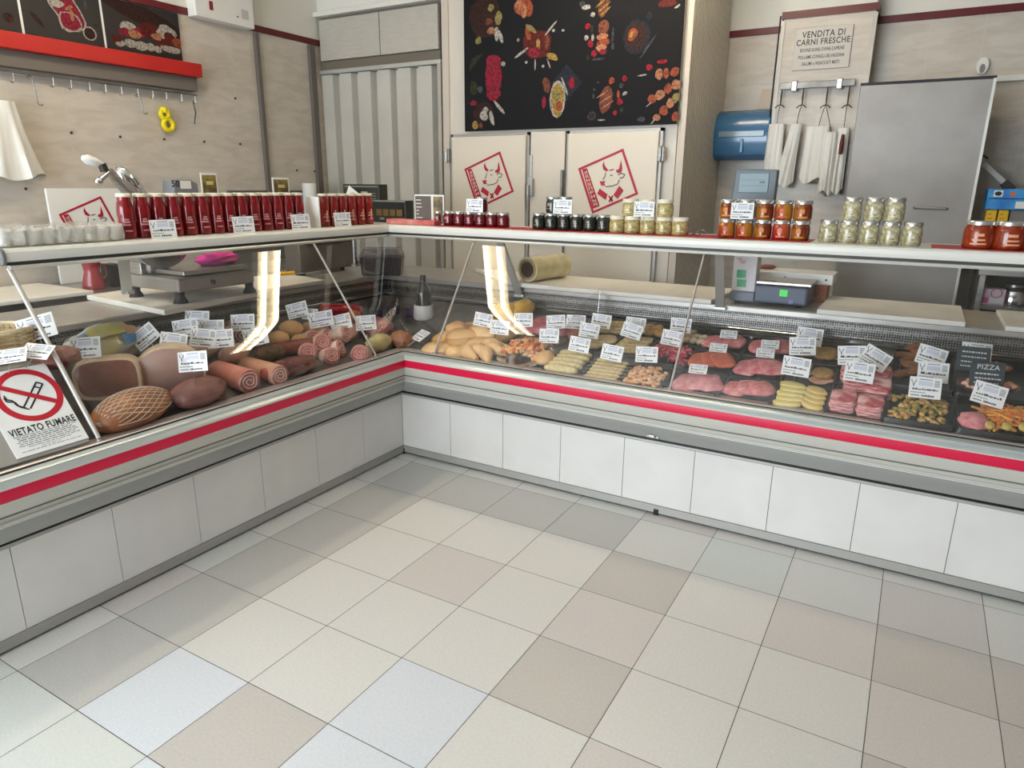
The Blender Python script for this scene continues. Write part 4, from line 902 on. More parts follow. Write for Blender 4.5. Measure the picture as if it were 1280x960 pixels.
# label hood seen above the bottles
xh = -1.0
a_, b_ = AX(213, 224, xh), AX(250, 250, xh)
mb = MB(); mb.prism([(a_.y, b_.z-.06), (b_.y, b_.z-.06), (b_.y, a_.z-.02), (b_.y-.04, a_.z), (a_.y+.02, a_.z)], 'x', xh-.1, xh); hd = mb.build('gauge_hood', [mat('hood_blue_grey', (126, 128, 132), .4)], sl, bevel=.008, seg=3)
mb = MB(); u, v = AX(225, 226, xh), AX(239, 236, xh); mb.bb((xh, u.y, v.z), (xh+.003, v.y, u.z), 0); u = AX(219, 230, xh)
M_ = Matrix(((0, 0, 1, xh+.002), (1, 0, 0, u.y), (0, 1, 0, u.z), (0, 0, 0, 1))); mb.text('50', .045, M_, 1, bold=.001); mb.build('gauge_label', [PAPER, INK], hd)
# carriage with its lever
xc = -1.08
K = lambda px, py, dx=0: AX(px, py, xc+dx)
mb = MB(); mb.tube([K(176, 252), K(150, 230), K(136, 214)], [.03, .026, .022], 10); mb.build('carriage_arm', [STEEL], sl, smooth=50)
mb = MB(); a_, b_ = K(150, 213, -.06), K(178, 250, -.06); mb.ell((a_+b_)/2, (.05, .11, .045), 0, rot=RX(-math.atan2(a_.z-b_.z, b_.y-a_.y)), seg=18, rows=12); mb.build('chrome_cover', [CHROME], sl, smooth=70)
mb = MB(); p, q = K(130, 207), K(103, 197); mb.tube([p, p.lerp(q, .4), p.lerp(q, .8), q], [.012, .022, .024, .012], 10); mb.build('lever_handle', [WHITE], sl, smooth=60)
mb = MB(); p, q = K(136, 216, .02), K(123, 227, .02); mb.tube([p, q], .012, 8); mb.ell(q, (.02, .02, .02), 0); mb.build('knob', [CHROME], sl, smooth=60)
mb = MB(); p, q = K(127, 205, .01), K(131, 214, .01); mb.tube([p, q], .02, 8); mb.build('pivot', [DARKST], sl, smooth=60)
obox(-.02, LU*.12, .26, .40, zb1_, zb1_+.06, MB()).build('carriage_base', [STEEL], sl, bevel=.006)
mb = MB(); mb.tube([Q(.03, .36, zb1_+.05), K(176, 254)], .022, 10); mb.build('carriage_post', [STEEL], sl, smooth=50)
# pink cloth
pc = AZ(288, 330, zb1_+.05)
p_ = Q(LU*.8, .14, zb1_+.056)
tag(MB().ell(p_, (.12, .06, .032), 0, rot=RZ(math.atan2(u_.y, u_.x)), wob=.35, ws=14, flat=-.8, seg=20, rows=12).build('cleaning_cloth', [mat('magenta_cloth', (232, 60, 158), .8, bump=.6, scale=60)], smooth=60), 'bright magenta cloth bundled on the slicer tray', 'cloth')
# boards, knife and box further along the ledge
P_ = [AZ(318, 356, .936), AZ(352, 356, .936), AZ(436, 342, .936), AZ(352, 340, .936)]
mb = MB(); xf = -.62; mb.prism([(xf, AX(345, 357, xf).y-.1), (xf-.02, AX(408, 346, xf).y+.0), (-1.1, AX(408, 346, xf).y+.1), (-1.1, AX(345, 357, xf).y-.05)], 'z', ZL, ZL+.022)
tag(mb.build('cutting_board', [BOARD], bevel=.004, seg=3), 'white cutting board under the yellow handled knife on the left ledge', 'cutting board', 'white cutting boards behind the counters')
zk = ZL+.022
a_, b_, c_ = AZ(350, 342, zk+.012), AZ(368, 341, zk+.012), AZ(434, 343, zk+.008)
kn = thing('butcher_knife', b_*1.0, 'butcher knife with a yellow handle lying on the left ledge', 'knife'); kn.location.z = zk
MB().tube([a_, a_.lerp(b_, .5), b_], [.013, .011, .013], 10).build('handle', [mat('yellow_handle', (226, 176, 20), .4)], kn, smooth=50)
dv = (c_-b_); dv.z = 0; nv = Vector((-dv.y, dv.x, 0)).normalized()
L_ = min(dv.length, .30); dv.normalize()
pts = [b_-nv*.012, b_+dv*L_*.7-nv*.014, b_+dv*L_, b_+dv*L_*.6+nv*.02, b_+nv*.016]
MB().loft([[(p.x, p.y, zk+.010) for p in pts], [(p.x, p.y, zk+.012) for p in pts]], 0).build('blade', [CHROME], kn)
# grey appliance behind the stay and dark crate in the corner
a_, b_ = AX(352, 312, -1.15), AX(436, 338, -1.15)
ga = thing('grey_appliance', (-1.0, (a_.y+b_.y)/2, ZL), 'grey steel appliance on the left ledge behind the yellow handled knife', 'appliance')
MB().bb((-1.13, a_.y, ZL+.02), (-.99, b_.y-.12, ZL+.2)).build('body', [mat('appliance_grey', (116, 110, 104), .45, .4)], ga, bevel=.012, seg=3)
MB().bb((-1.13, a_.y+.06, ZL+.2), (-.96, b_.y-.1, ZL+.235)).build('lid', [mat('appliance_lid', (140, 134, 128), .4, .4)], ga, bevel=.01, seg=3)
for y in (a_.y+.05, b_.y-.2): MB().lathe([(.014, 0), (.014, .024)], (-1.02, y, ZL), 8).build('foot', [BLACK], ga)
a_, b_ = AZ(450, 345, ZL), AZ(503, 345, ZL); 
dk = thing('storage_crate', ((a_.x+b_.x)/2, (a_.y+b_.y)/2, ZL), 'dark crate with a smoky clear lid in the inner corner of the ledge', 'crate')
d_ = (b_-a_); d_.z = 0; w_ = d_.length; d_.normalize(); n_ = Vector((-d_.y, d_.x, 0))
def crate(z0, z1, g0, g1, mb):
    c_ = [a_-d_*g0+n_*-g0, b_+d_*g0-n_*g0, b_+d_*g0+n_*(.22+g0), a_-d_*g0+n_*(.22+g0)]; e_ = [a_-d_*g1-n_*g1, b_+d_*g1-n_*g1, b_+d_*g1+n_*(.22+g1), a_-d_*g1+n_*(.22+g1)]
    mb.loft([[(p.x, p.y, z0) for p in c_], [(p.x, p.y, z1) for p in e_]], 0); return mb
crate(ZL, ZL+.115, -.012, 0, MB()).build('tub', [mat('dark_plum_plastic', (54, 46, 48), .35)], dk, bevel=.008, seg=3)
crate(ZL+.115, ZL+.17, .004, -.02, MB()).build('lid', [mat('smoky_lid', (120, 112, 112), .2, alpha=.55)], dk, bevel=.008, seg=3)
# far left board and red jug on the wall worktop
a_ = AZ(95, 360, WZ+.022)
tag(MB().bb((-1.95, -2.7, WZ), (-1.40, a_.y, WZ+.022)).build('cutting_board', [BOARD], bevel=.005, seg=3), 'white cutting board on the wall worktop at the far left', 'cutting board', 'white cutting boards behind the counters')
jx = -1.62; p = AX(118, 358, jx); s_ = (AX(106, 345, jx)-AX(131, 345, jx)).length/2
jz = WZ; jh = AX(118, 325, jx).z-jz
jg = thing('red_jug', (jx, p.y, jz), 'translucent red plastic jug standing on the wall worktop behind the slicer', 'jug')
MB().lathe([(s_*1.05, 0), (s_*1.1, .01), (s_*1.0, jh*.25), (s_*.72, jh*.62), (s_*.78, jh*.8), (s_*.9, jh), (s_*.84, jh), (s_*.68, jh*.7), (s_*.9, jh*.2), (s_*.8, .01)], (jx, p.y, jz), 24).build('body', [mat('red_translucent', (150, 52, 58), .3, coat=.3)], jg, smooth=40)
MB().tube([(jx, p.y+s_*.8, jz+jh*.85), (jx, p.y+s_*1.5, jz+jh*.8), (jx, p.y+s_*1.5, jz+jh*.4), (jx, p.y+s_*.9, jz+jh*.3)], .007, 8).build('handle', [mat('red_translucent', (150, 52, 58), .3)], jg, smooth=50)
mb = MB(); p = AX(141, 350, -1.62); mb.bb((-1.68, p.y-.03, WZ), (-1.58, p.y+.04, WZ+.13)); tag(mb.build('small_canister', [BLACK], bevel=.008), 'small black canister on the wall worktop right of the red jug', 'canister')
p = AX(387, 240, -1.9)
tag(MB().lathe([(.02, 0), (.055, 0), (.055, AX(387, 229, -1.9).z-WZ), (.02, AX(387, 229, -1.9).z-WZ)], (-1.9, p.y, WZ), 24).build('paper_roll', [PAPER], smooth=40), 'tall white paper roll standing on the wall worktop near the folding door', 'paper roll')
# ================================================================== goods on the top shelf
SHZ = SH
LID_S = mat('silver_lid', (206, 204, 200), .25, .8); LID_W = mat('cream_lid', (226, 218, 196), .4); LABW = mat('label_white_ink', (226, 196, 190), .5)
def jar(name, r, h, body, lid, lidh, label_mats, kind='jar', ink=LABW, band=None):
    """glass jar: body with contents, lid, printed label; built at the origin"""
    t = bpy.data.objects.new(name, None); COL.objects.link(t); t.empty_display_size = .03
    if kind == 'bottle':
        prof = [(r*.8, 0), (r*.95, .004), (r, .02), (r*.98, h*.30), (r*.88, h*.42), (r*.93, h*.52), (r*.92, h*.64), (r*.82, h*.78), (r*.72, h*.84), (r*.70, h*.92)]
        lp = [(r*.76, h*.925), (r*.80, h*.93), (r*.80, h-.003), (r*.72, h)]
    else:
        hb = h-lidh
        prof = [(r*.86, 0), (r*.97, .005), (r, h*.12), (r, hb*.74), (r*.93, hb*.9), (r*.86, hb*.97), (r*.86, hb)]
        lp = [(r*.86, hb), (r*.97, hb+.001), (r*.98, h-.003), (r*.92, h)]
    MB().lathe(prof, (0, 0, 0), 24).build('body', [body], t, smooth=40)
    MB().lathe(lp, (0, 0, 0), 24).build('lid', [lid], t, smooth=40)
    # curved label patch facing the customer (-y) with ornament and lines of print
    mb = MB()
    def patch(u0, u1, z0, z1, mi, lift, n=6):
        rr = r*(1.0 if kind != 'bottle' else 1.0)
        ring = lambda z: [(math.sin(u0+(u1-u0)*k/n)*(rr+lift), -math.cos(u0+(u1-u0)*k/n)*(rr+lift), z) for k in range(n+1)]
        mb.loft([ring(z0), ring(z1)], mi, cap=False, closed=False)
    lo_, hi_ = (h*.16, h*.34) if kind == 'bottle' else (h*.10, h*.62)
    if band is not None: patch(-.95, .95, h*.06, h*.60, 1, .0006)
    for q, (u, w_, a, b) in enumerate(label_mats):
        patch(u-w_, u+w_, h*a, h*b, 0, .0012)
    if label_mats: mb.build('label', [ink] + ([band] if band is not None else []), t, smooth=40)
    return t
def row(proto, spots, base, label, cat, group, face, first=[None]):
    """spots: list of px; proto moved first, then copies"""
    pass
used = set()
def put(proto, loc, rz, label, cat, group):
    o = proto if proto not in used else copy_tree(proto); used.add(proto)
    o.location = loc; o.rotation_euler = (0, 0, rz+random.uniform(-.15, .15)); tag(o, label, cat, group); return o
random.seed(21)
SYJ, SXJ = .40, -.40
tom = mat('tomato_passata', (112, 10, 18), .14, 0, (140, 18, 24), 30., coat=.5)
ra = .034
pz = AX(161, 299, SXJ)
tb = jar('tomato_bottle', ra, .178, tom, LID_W, 0, [(-.15, .42, .30, .335), (-.1, .3, .36, .40), (-.1, .22, .42, .45), (0, .4, .17, .20)], 'bottle', mat('bottle_print', (206, 140, 140), .5))
pxs1 = [161, 180, 199, 216, 238, 255.6, 272, 288, 303, 317, 331, 346, 360, 373, 386]
ys_ = [AX(px, 295, SXJ).y for px in pxs1]
y_a, y_b = ys_[0], ys_[-1]; n1 = max(2, int((y_b-y_a)/(2*ra+.002))+1)
for k in range(n1):
    put(tb, (SXJ, y_a+k*(2*ra+.0025), SHZ), PI/2-.3, 'red tomato sauce bottle on the left shelf, %s from far left' % ORD[k], 'bottle', 'tomato sauce bottles on the left shelf')
y_c, y_d = AX(405.5, 285, SXJ).y, AX(460, 280, SXJ).y; y_c = max(y_c, y_a+n1*(2*ra+.0025)+.01)
tb2 = jar('tomato_bottle', ra, .172, mat('tomato_orange_red', (124, 20, 18), .14, 0, (150, 34, 24), 30., coat=.5), LID_W, 0, [(-.15, .42, .28, .32), (-.1, .3, .36, .40), (0, .4, .17, .20), (0, .12, .20, .5)], 'bottle', mat('bottle_print_b', (216, 150, 130), .5))
k = 0
while y_c+k*(2*ra+.0025) <= y_d+.01:
    put(tb2, (SXJ, y_c+k*(2*ra+.0025), SHZ), PI/2-.3, 'tomato bottle in the group beside the shelf corner, %s from its left end' % ORD[k], 'bottle', 'tomato bottles beside the shelf corner'); k += 1
# second row of bottles behind the left one
for k in range(n1-1):
    put(tb, (SXJ-.068, y_a+.04+k*(2*ra+.0025), SHZ), PI/2-.3, 'tomato sauce bottle in the rear row, left shelf, %s from far left' % ORD[k], 'bottle', 'rear tomato sauce bottles on the left shelf')
def jarrow(proto, pxs, r, z, label, group, Y=SYJ):
    """spread evenly between the first and last photograph positions"""
    a, b = AY(pxs[0], 290, Y).x, AY(pxs[-1], 290, Y).x; n = len(pxs)
    for k in range(n):
        x = a+(b-a)*k/max(1, n-1)
        put(proto, (x, Y+random.uniform(-.002, .002), z), .12, label.replace('#', ORD[k]), 'jar', group)
def span(pxs): a, b = AY(pxs[0], 290, SYJ).x, AY(pxs[-1], 290, SYJ).x; return (b-a)/(len(pxs)-1)
pr = [549, 562, 574.5, 586, 600, 614.5, 629]; d = span(pr)
jr = jar('sauce_jar', d*.485, .078, mat('dark_red_sauce', (92, 12, 20), .14, coat=.6), LID_S, .013, [(0, .34, .42, .46), (0, .22, .5, .6), (0, .42, .22, .25)], ink=mat('rose_ink', (200, 120, 120), .5))
jarrow(jr, pr, d*.485, SHZ, 'small dark red sauce jar on the right shelf, # from the left', 'dark red sauce jars')
x = AY(602, 255, SYJ).x; put(jr, (x, SYJ, SHZ+.0785), 0, 'single dark red jar stacked on top of the small dark red jars', 'jar', 'dark red sauce jars')
pp = [673.7, 688, 705.5, 721.5, 737, 754]; d = span(pp)
jp = jar('pesto_jar', d*.485, .083, mat('dark_green_pesto', (30, 32, 24), .14, 0, (44, 46, 34), 40., coat=.6), LID_S, .013, [(0, .34, .42, .45), (0, .22, .49, .62), (0, .42, .26, .29)], ink=mat('grey_label_ink', (150, 148, 136), .5))
jarrow(jp, pp, d*.485, SHZ, 'dark green jar in the lower row of the right shelf, # from the left', 'dark green jars')
for k, px in enumerate((691, 706)):
    put(jp, (AY(px, 255, SYJ).x+(.004 if k else 0), SYJ, SHZ+.0835), 0, ['left dark green jar stacked on the dark green row', 'right dark green jar stacked on the dark green row behind a price tag'][k], 'jar', 'dark green jars')
pbg = [771, 790, 809, 829, 850]; d = span(pbg)
jb = jar('artichoke_jar', d*.485, .081, mat('pale_preserve', (206, 190, 136), .2, 0, (150, 134, 76), 70., coat=.4), LID_W, .018, [(0, .4, .2, .24), (-.1, .2, .3, .4)], ink=mat('straw_ink', (222, 212, 170), .5))
jarrow(jb, pbg, d*.485, SHZ, 'pale yellow preserve jar in the lower row with cream lids, # from the left', 'pale yellow preserve jars')
for k, px in enumerate((788, 810, 832)):
    put(jb, (AY(px, 258, SYJ).x, SYJ, SHZ+.0815), 0, 'pale yellow preserve jar in the upper row with cream lids, %s from the left' % ORD[k], 'jar', 'pale yellow preserve jars')
po_ = [908, 930, 952.5, 976, 1000.6]; d = span(po_)
mix = [('orange_pickles', (150, 50, 18), (176, 116, 34)), ('amber_pickles', (150, 92, 24), (116, 46, 18)), ('red_pickles', (158, 34, 24), (176, 80, 40))]
protos = []
for k, (nm, c1, c2) in enumerate(mix):
    protos.append(jar('pickle_jar', d*.485, .084, mat(nm, c1, .15, 0, c2, 40., coat=.5, lo=.45, hi=.55, stretch=(1, 1, .25)), LID_S, .017, [(0, .5, .12, .2), (-.1, .26, .34, .56)], ink=mat('pickle_label_%d' % k, [(206, 96, 66), (214, 130, 60), (226, 120, 96)][k], .5)))
for rw, (seq, z, pz_) in enumerate(((0, 0, 1, 2, 1), SHZ, po_) if False else [((0, 0, 1, 2, 1), SHZ, po_), ((1, 1, 1, 0, 1), SHZ+.0845, [910.6, 933, 957, 980.6, 1001])]):
    a, b = AY(pz_[0], 290, SYJ).x, AY(pz_[-1], 290, SYJ).x
    if rw: a, b = a0x, b0x
    a0x, b0x = a, b
    for k in range(5):
        put(protos[seq[k]], (a+(b-a)*k/4, SYJ, z), .12, '%s pickle jar, %s row before the scale, %s from left' % (['orange', 'amber', 'red'][seq[k]], ['lower', 'upper'][rw], ORD[k]), 'jar', 'pickled vegetable jars')
pm_ = [1035.5, 1060, 1086, 1113, 1140.5]; d = span(pm_)
jm = jar('mushroom_jar', d*.48, .094, mat('white_preserve', (206, 198, 166), .15, 0, (140, 130, 92), 60., coat=.4), LID_S, .017, [(0, .4, .18, .22), (0, .25, .3, .42)], ink=mat('pale_ink', (206, 200, 176), .5))
jarrow(jm, pm_, d*.48, SHZ, 'whitish jar, lower row before the fridge, # from the left', 'whitish preserve jars')
for k, px in enumerate((1064.5, 1092, 1118)):
    put(jm, (AY(px, 268, SYJ).x, SYJ, SHZ+.0945), 0, 'whitish jar, upper row before the fridge, %s from the left' % ORD[k], 'jar', 'whitish preserve jars')
js = jar('ragu_jar', .0535, .104, mat('orange_ragu', (128, 40, 16), .14, 0, (146, 54, 20), 30., coat=.5), LID_S, .015, [(-.1, .3, .46, .56), (-.1, .42, .3, .36), (-.1, .5, .16, .22)], ink=mat('peach_ink', (226, 160, 124), .5))
for k, px in enumerate((1222.5, 1260, 1299)):
    put(js, (AY(px, 300, .37).x, .37, SHZ), .2, 'big orange sauce jar, %s' % ['left one of the pair beside the rack', 'right one of the pair beside the rack', 'cut off by the right picture edge'][k], 'jar', 'big orange sauce jars')
# red liners below the jars
RL = mat('red_liner', (176, 40, 52), .5)
for l, r, lab in ((640, 905, 'long red liner on the right shelf below the dark green and pale yellow jars'), (897, 1012, 'short red liner below the pickled vegetable jars'), (1166, 1320, 'red liner below the big orange sauce jars'), (540, 636, 'red liner below the small dark red jars')):
    a, b = AY(l, 300, .31), AY(r, 300, .31)
    o = tag(MB().bb((a.x, .305, SHZ), (b.x, .5, SHZ+.0025)).build('shelf_liner', [RL]), lab, 'liner', 'red shelf liners')
for o in bpy.data.objects:
    if o.parent is None and o.name.split('.')[0] in ('sauce_jar', 'pesto_jar', 'artichoke_jar', 'pickle_jar', 'ragu_jar'): o.location.z += .0026
# ---- cards, boxes and the plastic pack
GOLD = mat('wine_card_gold', (92, 78, 48), .5, 0, (190, 168, 78), 14., lo=.45, hi=.8)
def card(px0, py0, px1, py1, X, label, parts, lean=.0):
    a, b = AX(px0, py0, X), AX(px1, py1, X); zt_ = (a.z+AX(px1, py0, X).z)/2
    yq_ = .75
    t_ = thing('wine_card', (X, (a.y+b.y)/2, SHZ), label, 'card', 'printed wine cards on the shelf')
    MB().bb((X-.004, a.y, SHZ), (X, b.y, zt_)).build('card', [PAPER], t_, bevel=.001)
    mb = MB(); w_ = b.y-a.y; h_ = zt_-SHZ
    for (u0, u1, v0, v1, mi) in parts: mb.bb((X, a.y+w_*u0, SHZ+h_*v0), (X+.001+.0004*mi, a.y+w_*u1, SHZ+h_*v1), mi)
    mb.build('printing', [GOLD, mat('wine_card_text', (206, 192, 128), .5), mat('brown_print', (98, 90, 82), .6)], t_)
card(250, 216, 279, 297, -.50, 'white bordered golden wine card standing behind the tomato bottles on the left', [(.08, .92, .06, .96, 0), (.3, .72, .80, .86, 1)])
card(340, 222, 366, 290, -.50, 'white bordered golden wine card behind the bottles in front of the grey duct', [(.08, .92, .06, .96, 0), (.3, .72, .80, .86, 1)])
a, b = AX(397, 246, -.352), AX(400, 286, -.352)
tag(MB().bb((-.44, a.y-.004, SHZ), (-.345, a.y+.004, a.z)).build('price_card', [PAPER], bevel=.001), 'thin white card standing edge-on between the two tomato bottle groups', 'card')
# two-panel menu card on the right shelf
Yc = .36; a, b = AY(518, 243, Yc), AY(555, 279, Yc)
t_ = thing('menu_card', ((a.x+b.x)/2, Yc, SHZ), 'folded menu card with a grey page and a golden page near the shelf corner', 'card')
h_ = a.z-SHZ; m_ = AY(540, 260, Yc).x; e_ = AY(555, 260, Yc+.03).x
MB().loft([[(a.x, Yc, SHZ), (m_, Yc, SHZ), (m_, Yc+.004, SHZ), (a.x, Yc+.004, SHZ)], [(a.x, Yc, SHZ+h_), (m_, Yc, SHZ+h_), (m_, Yc+.004, SHZ+h_), (a.x, Yc+.004, SHZ+h_)]], 0).build('text_page', [PAPER], t_)
MB().loft([[(m_+.001, Yc, SHZ), (e_, Yc+.03, SHZ), (e_, Yc+.034, SHZ), (m_+.001, Yc+.004, SHZ)], [(m_+.001, Yc, SHZ+h_), (e_, Yc+.03, SHZ+h_), (e_, Yc+.034, SHZ+h_), (m_+.001, Yc+.004, SHZ+h_)]], 0).build('picture_page', [PAPER], t_)
mb = MB(); mb.bb((a.x+.006, Yc-.001, SHZ+.008), (m_-.006, Yc, SHZ+h_-.008), 1)
random.seed(2)
for k in range(7): mb.bb((a.x+.012, Yc-.0016, SHZ+.02+k*h_*.115), (a.x+.012+random.uniform(.015, .045), Yc-.001, SHZ+.024+k*h_*.115), 2)
q = lambda u, v: (m_+(e_-m_)*u, Yc+.03*u-.001, SHZ+h_*v)
mb.poly([q(.12, .06), q(.9, .06), q(.9, .94), q(.12, .94)], 0)
mb.build('printing', [GOLD, mat('taupe_page', (104, 94, 88), .6), PAPER], t_)
# dark gift boxes in the corner of the shelf
Yd = .50
for (l, t__, r, b__, Y, lab, nm) in ((428.5, 230, 475, 264, .52, 'dark grey gift box with pale print standing at the shelf corner', 'gift_box'), (466, 250, 507, 271, .44, 'low black box with bottle pictures in front at the shelf corner', 'gift_box')):
    a, b = AY(l, t__, Y), AY(r, b__, Y)
    t_ = thing(nm, ((a.x+b.x)/2, Y+.04, SHZ), lab, 'box', 'dark gift boxes at the shelf corner')
    MB().bb((a.x, Y, SHZ), (b.x, Y+.08, a.z)).build('carton', [mat('gift_box_dark', (44, 44, 40), .4) if Y > .5 else mat('gift_box_black', (22, 26, 24), .35)], t_, bevel=.003)
    mb = MB(); w_ = b.x-a.x; h_ = a.z-SHZ
    if Y > .5:
        mb.bb((a.x+w_*.04, Y-.001, SHZ+h_*.92), (b.x-w_*.04, Y, SHZ+h_*.95), 1); mb.bb((a.x+w_*.5, Y-.001, SHZ+h_*.68), (a.x+w_*.68, Y, SHZ+h_*.8), 0)
        for k in range(3): mb.bb((a.x+w_*.66, Y-.001, SHZ+h_*(.6+k*.07)), (a.x+w_*.9, Y, SHZ+h_*(.62+k*.07)), 1)
    else:
        mb.bb((a.x, Y-.001, SHZ+h_*.93), (b.x, Y, SHZ+h_), 1)
        for k in range(4): mb.bb((a.x+w_*(.1+k*.21), Y-.001, SHZ+h_*.30), (a.x+w_*(.27+k*.21), Y, SHZ+h_*.6), 2)
        for k in range(2): mb.bb((a.x+w_*(.2+k*.36), Y-.0012, SHZ+h_*.12), (a.x+w_*(.34+k*.36), Y, SHZ+h_*.22), 1)
    mb.build('printing', [mat('cream_print', (190, 182, 150), .6), mat('grey_print', (128, 128, 120), .6), mat('ochre_print', (110, 86, 40), .6)], t_)
Y = .46; a, b, c = AY(436, 232, Y), AY(431, 248, Y), AY(456, 248, Y)
z_ = SHZ+.178
t_ = thing('tent_card', (b.x+.02, SXJ+.06, SHZ), 'small tilted white tent card lying against the gift box', 'card')
mb = MB(); mb.loft([[(b.x, Y+.0, SHZ), (c.x, Y+.0, SHZ), (c.x, Y, b.z), (a.x, Y, a.z), (b.x, Y, b.z)], [(b.x, Y+.004, SHZ), (c.x, Y+.004, SHZ), (c.x, Y+.004, b.z), (a.x, Y+.004, a.z), (b.x, Y+.004, b.z)]], 0); mb.build('card', [PAPER], t_)
mb = MB(); mb.ell((a.x+.025, Y-.001, b.z+.02), (.025, .001, .02), 0, 10, 6); mb.build('printing', [mat('food_print', (176, 130, 100), .6, 0, (220, 206, 180), 60.)], t_)
a, b = AZ(466, 279, SHZ), AZ(518, 279, SHZ)
mb = MB(); mb.bb((-.325, .312, SHZ), (.02, .405, SHZ+.03)); 
t_ = tag(mb.build('red_tray', [mat('red_white_wrap', (186, 46, 54), .3, 0, (216, 150, 142), 10.)], bevel=.006), 'flat red wrapped package lying in the corner of the shelf', 'package')
# clear bag of white cups at the left end of the shelf
y0_, y1_ = YL+.01, AX(150, 300, -.38).y-.005
pk = thing('cup_pack', (-.43, (y0_+y1_)/2, SHZ), 'long clear plastic bag of white cups at the left end of the shelf', 'pack')
CUPM = mat('white_cup', (228, 222, 212), .4)
random.seed(9); n = 9
for j in range(2):
    for k in range(n):
        y = y0_+.03+(y1_-y0_-.06)*k/(n-1); mb = MB(); mb.lathe([(.024, 0), (.03, .05), (.032, .052), (.028, .05), (.022, .004)], (-.36-j*.075, y, SHZ+.004), 12, rot=None); mb.build('cup', [CUPM], pk, smooth=40)
mb = MB(); rings = []
for k in range(41):
    t = k/40; y = y0_+(y1_-y0_)*t; w_ = .085*(1 if 0 < k < 40 else .8); h_ = .068*(1+.2*noise.noise(Vector((t*12, 1, 0)))) if 0 < k < 40 else .03; ring = []
    for i in range(18):
        a_ = 2*PI*i/18; q = 1+.22*noise.noise(Vector((math.cos(a_)*3, math.sin(a_)*3, t*26)))
        ring.append((-.40+math.copysign(abs(math.cos(a_))**.6, math.cos(a_))*w_*q, y, max(SHZ, SHZ+h_*.5+math.copysign(abs(math.sin(a_))**.6, math.sin(a_))*h_*.55*q)))
    rings.append(ring)
mb.loft(rings, 0)
film = bpy.data.materials.new('clear_film'); film.use_nodes = True; nt = film.node_tree
b_ = nt.nodes['Principled BSDF']; b_.inputs['Base Color'].default_value = lin((226, 226, 220)); b_.inputs['Roughness'].default_value = .08; b_.inputs['Alpha'].default_value = .36; b_.inputs['Coat Weight'].default_value = .5
MATS['clear_film'] = film
mb.build('film', [film], pk, smooth=50)
# wire rings by the pale jars
p = AY(872, 288, .42); mb = MB()
mb.tube([(p.x-.03, .41, SHZ+.004), (p.x-.01, .41, SHZ+.012), (p.x+.012, .41, SHZ+.03), (p.x+.02, .41, SHZ+.018), (p.x+.01, .41, SHZ+.004)], .0028, 6); mb.tube([(p.x-.02, .43, SHZ+.004), (p.x+.0, .42, SHZ+.024), (p.x+.03, .42, SHZ+.03), (p.x+.035, .42, SHZ+.01)], .0028, 6)
tag(mb.build('wire_clip', [STEELD], smooth=50), 'small bent wire clip lying right of the pale yellow jars', 'clip')
# ================================================================== food on the cooled deck
TILT = math.atan(SL)
def rrot(rz=0): return RX(TILT) @ RZ(rz)          # lying on the right deck (rises towards +y)
def lrot(rz=0): return RY(TILT) @ RZ(rz)          # lying on the left deck (rises towards -x)
def noisy(nm, c, c2, sc=40., rough=.4, bump=.25, **k): return mat(nm, c, rough, 0, c2, sc, bump=bump, **k)
PINK = noisy('veal_pink', (190, 86, 98), (220, 150, 148), 34.); PINK2 = noisy('pork_pink', (216, 146, 148), (186, 96, 106), 30.)
ORNG = noisy('marinated_orange', (186, 78, 54), (206, 110, 78), 30.); ROSE = noisy('rose_meat', (182, 80, 88), (212, 136, 130), 44.)
BREAD = noisy('breaded', (206, 184, 138), (180, 152, 98), 90., .7, .6); TAN = noisy('tan_burger', (176, 140, 84), (150, 112, 60), 80., .6, .5)
GOLDC = noisy('raw_chicken', (214, 166, 106), (226, 188, 140), 9., .3, .1); CHOP = noisy('chopped_chicken', (210, 138, 80), (222, 168, 112), 30., .4, .3)
RED = noisy('minced_red', (168, 42, 56), (196, 92, 98), 70., .4, .7); FAT = noisy('fat_white', (226, 206, 188), (214, 184, 166), 20.)
YELP = noisy('yellow_cutlet', (206, 184, 96), (232, 216, 150), 14., .4, .2); GREENV = noisy('olive_veg', (176, 146, 58), (112, 100, 34), 30.)
TRAYM = mat('black_tray', (24, 22, 24), .3)
def traymesh(w, d, h=.016):
    mb = MB(); o = [(w/2, d/2), (-w/2, d/2), (-w/2, -d/2), (w/2, -d/2)]
    def ring(k, z, r=.018):
        pts = []
        for (cx, cy, a0_) in ((w/2-r, d/2-r, 0), (-w/2+r, d/2-r, PI/2), (-w/2+r, -d/2+r, PI), (w/2-r, -d/2+r, 1.5*PI)):
            for q in range(5): a = a0_+q*PI/8; pts.append(((cx+math.cos(a)*r)+math.copysign(k, cx), cy+math.sin(a)*r+math.copysign(k, cy), z))
        return pts
    mb.loft([ring(-.012, 0), ring(0, h), ring(-.004, h), ring(-.014, .003)], 0); return mb
trays = {}
def tray(x, y, label, w=.196, d=.205, side='r', nm='meat_tray'):
    key = (round(w, 3), round(d, 3))
    if key not in trays: o = traymesh(w, d).build('meat_tray', [TRAYM], smooth=40); trays[key] = o
    else: o = trays[key].copy(); COL.objects.link(o)
    if side == 'r': o.location = (x, y, deck_r(y)+.001); o.rotation_euler = rrot().to_euler()
    else: o.location = (x, y, deck_l(x)+.001); o.rotation_euler = lrot().to_euler()
    return tag(o, label, 'tray', 'black meat trays')
food_cache = {}
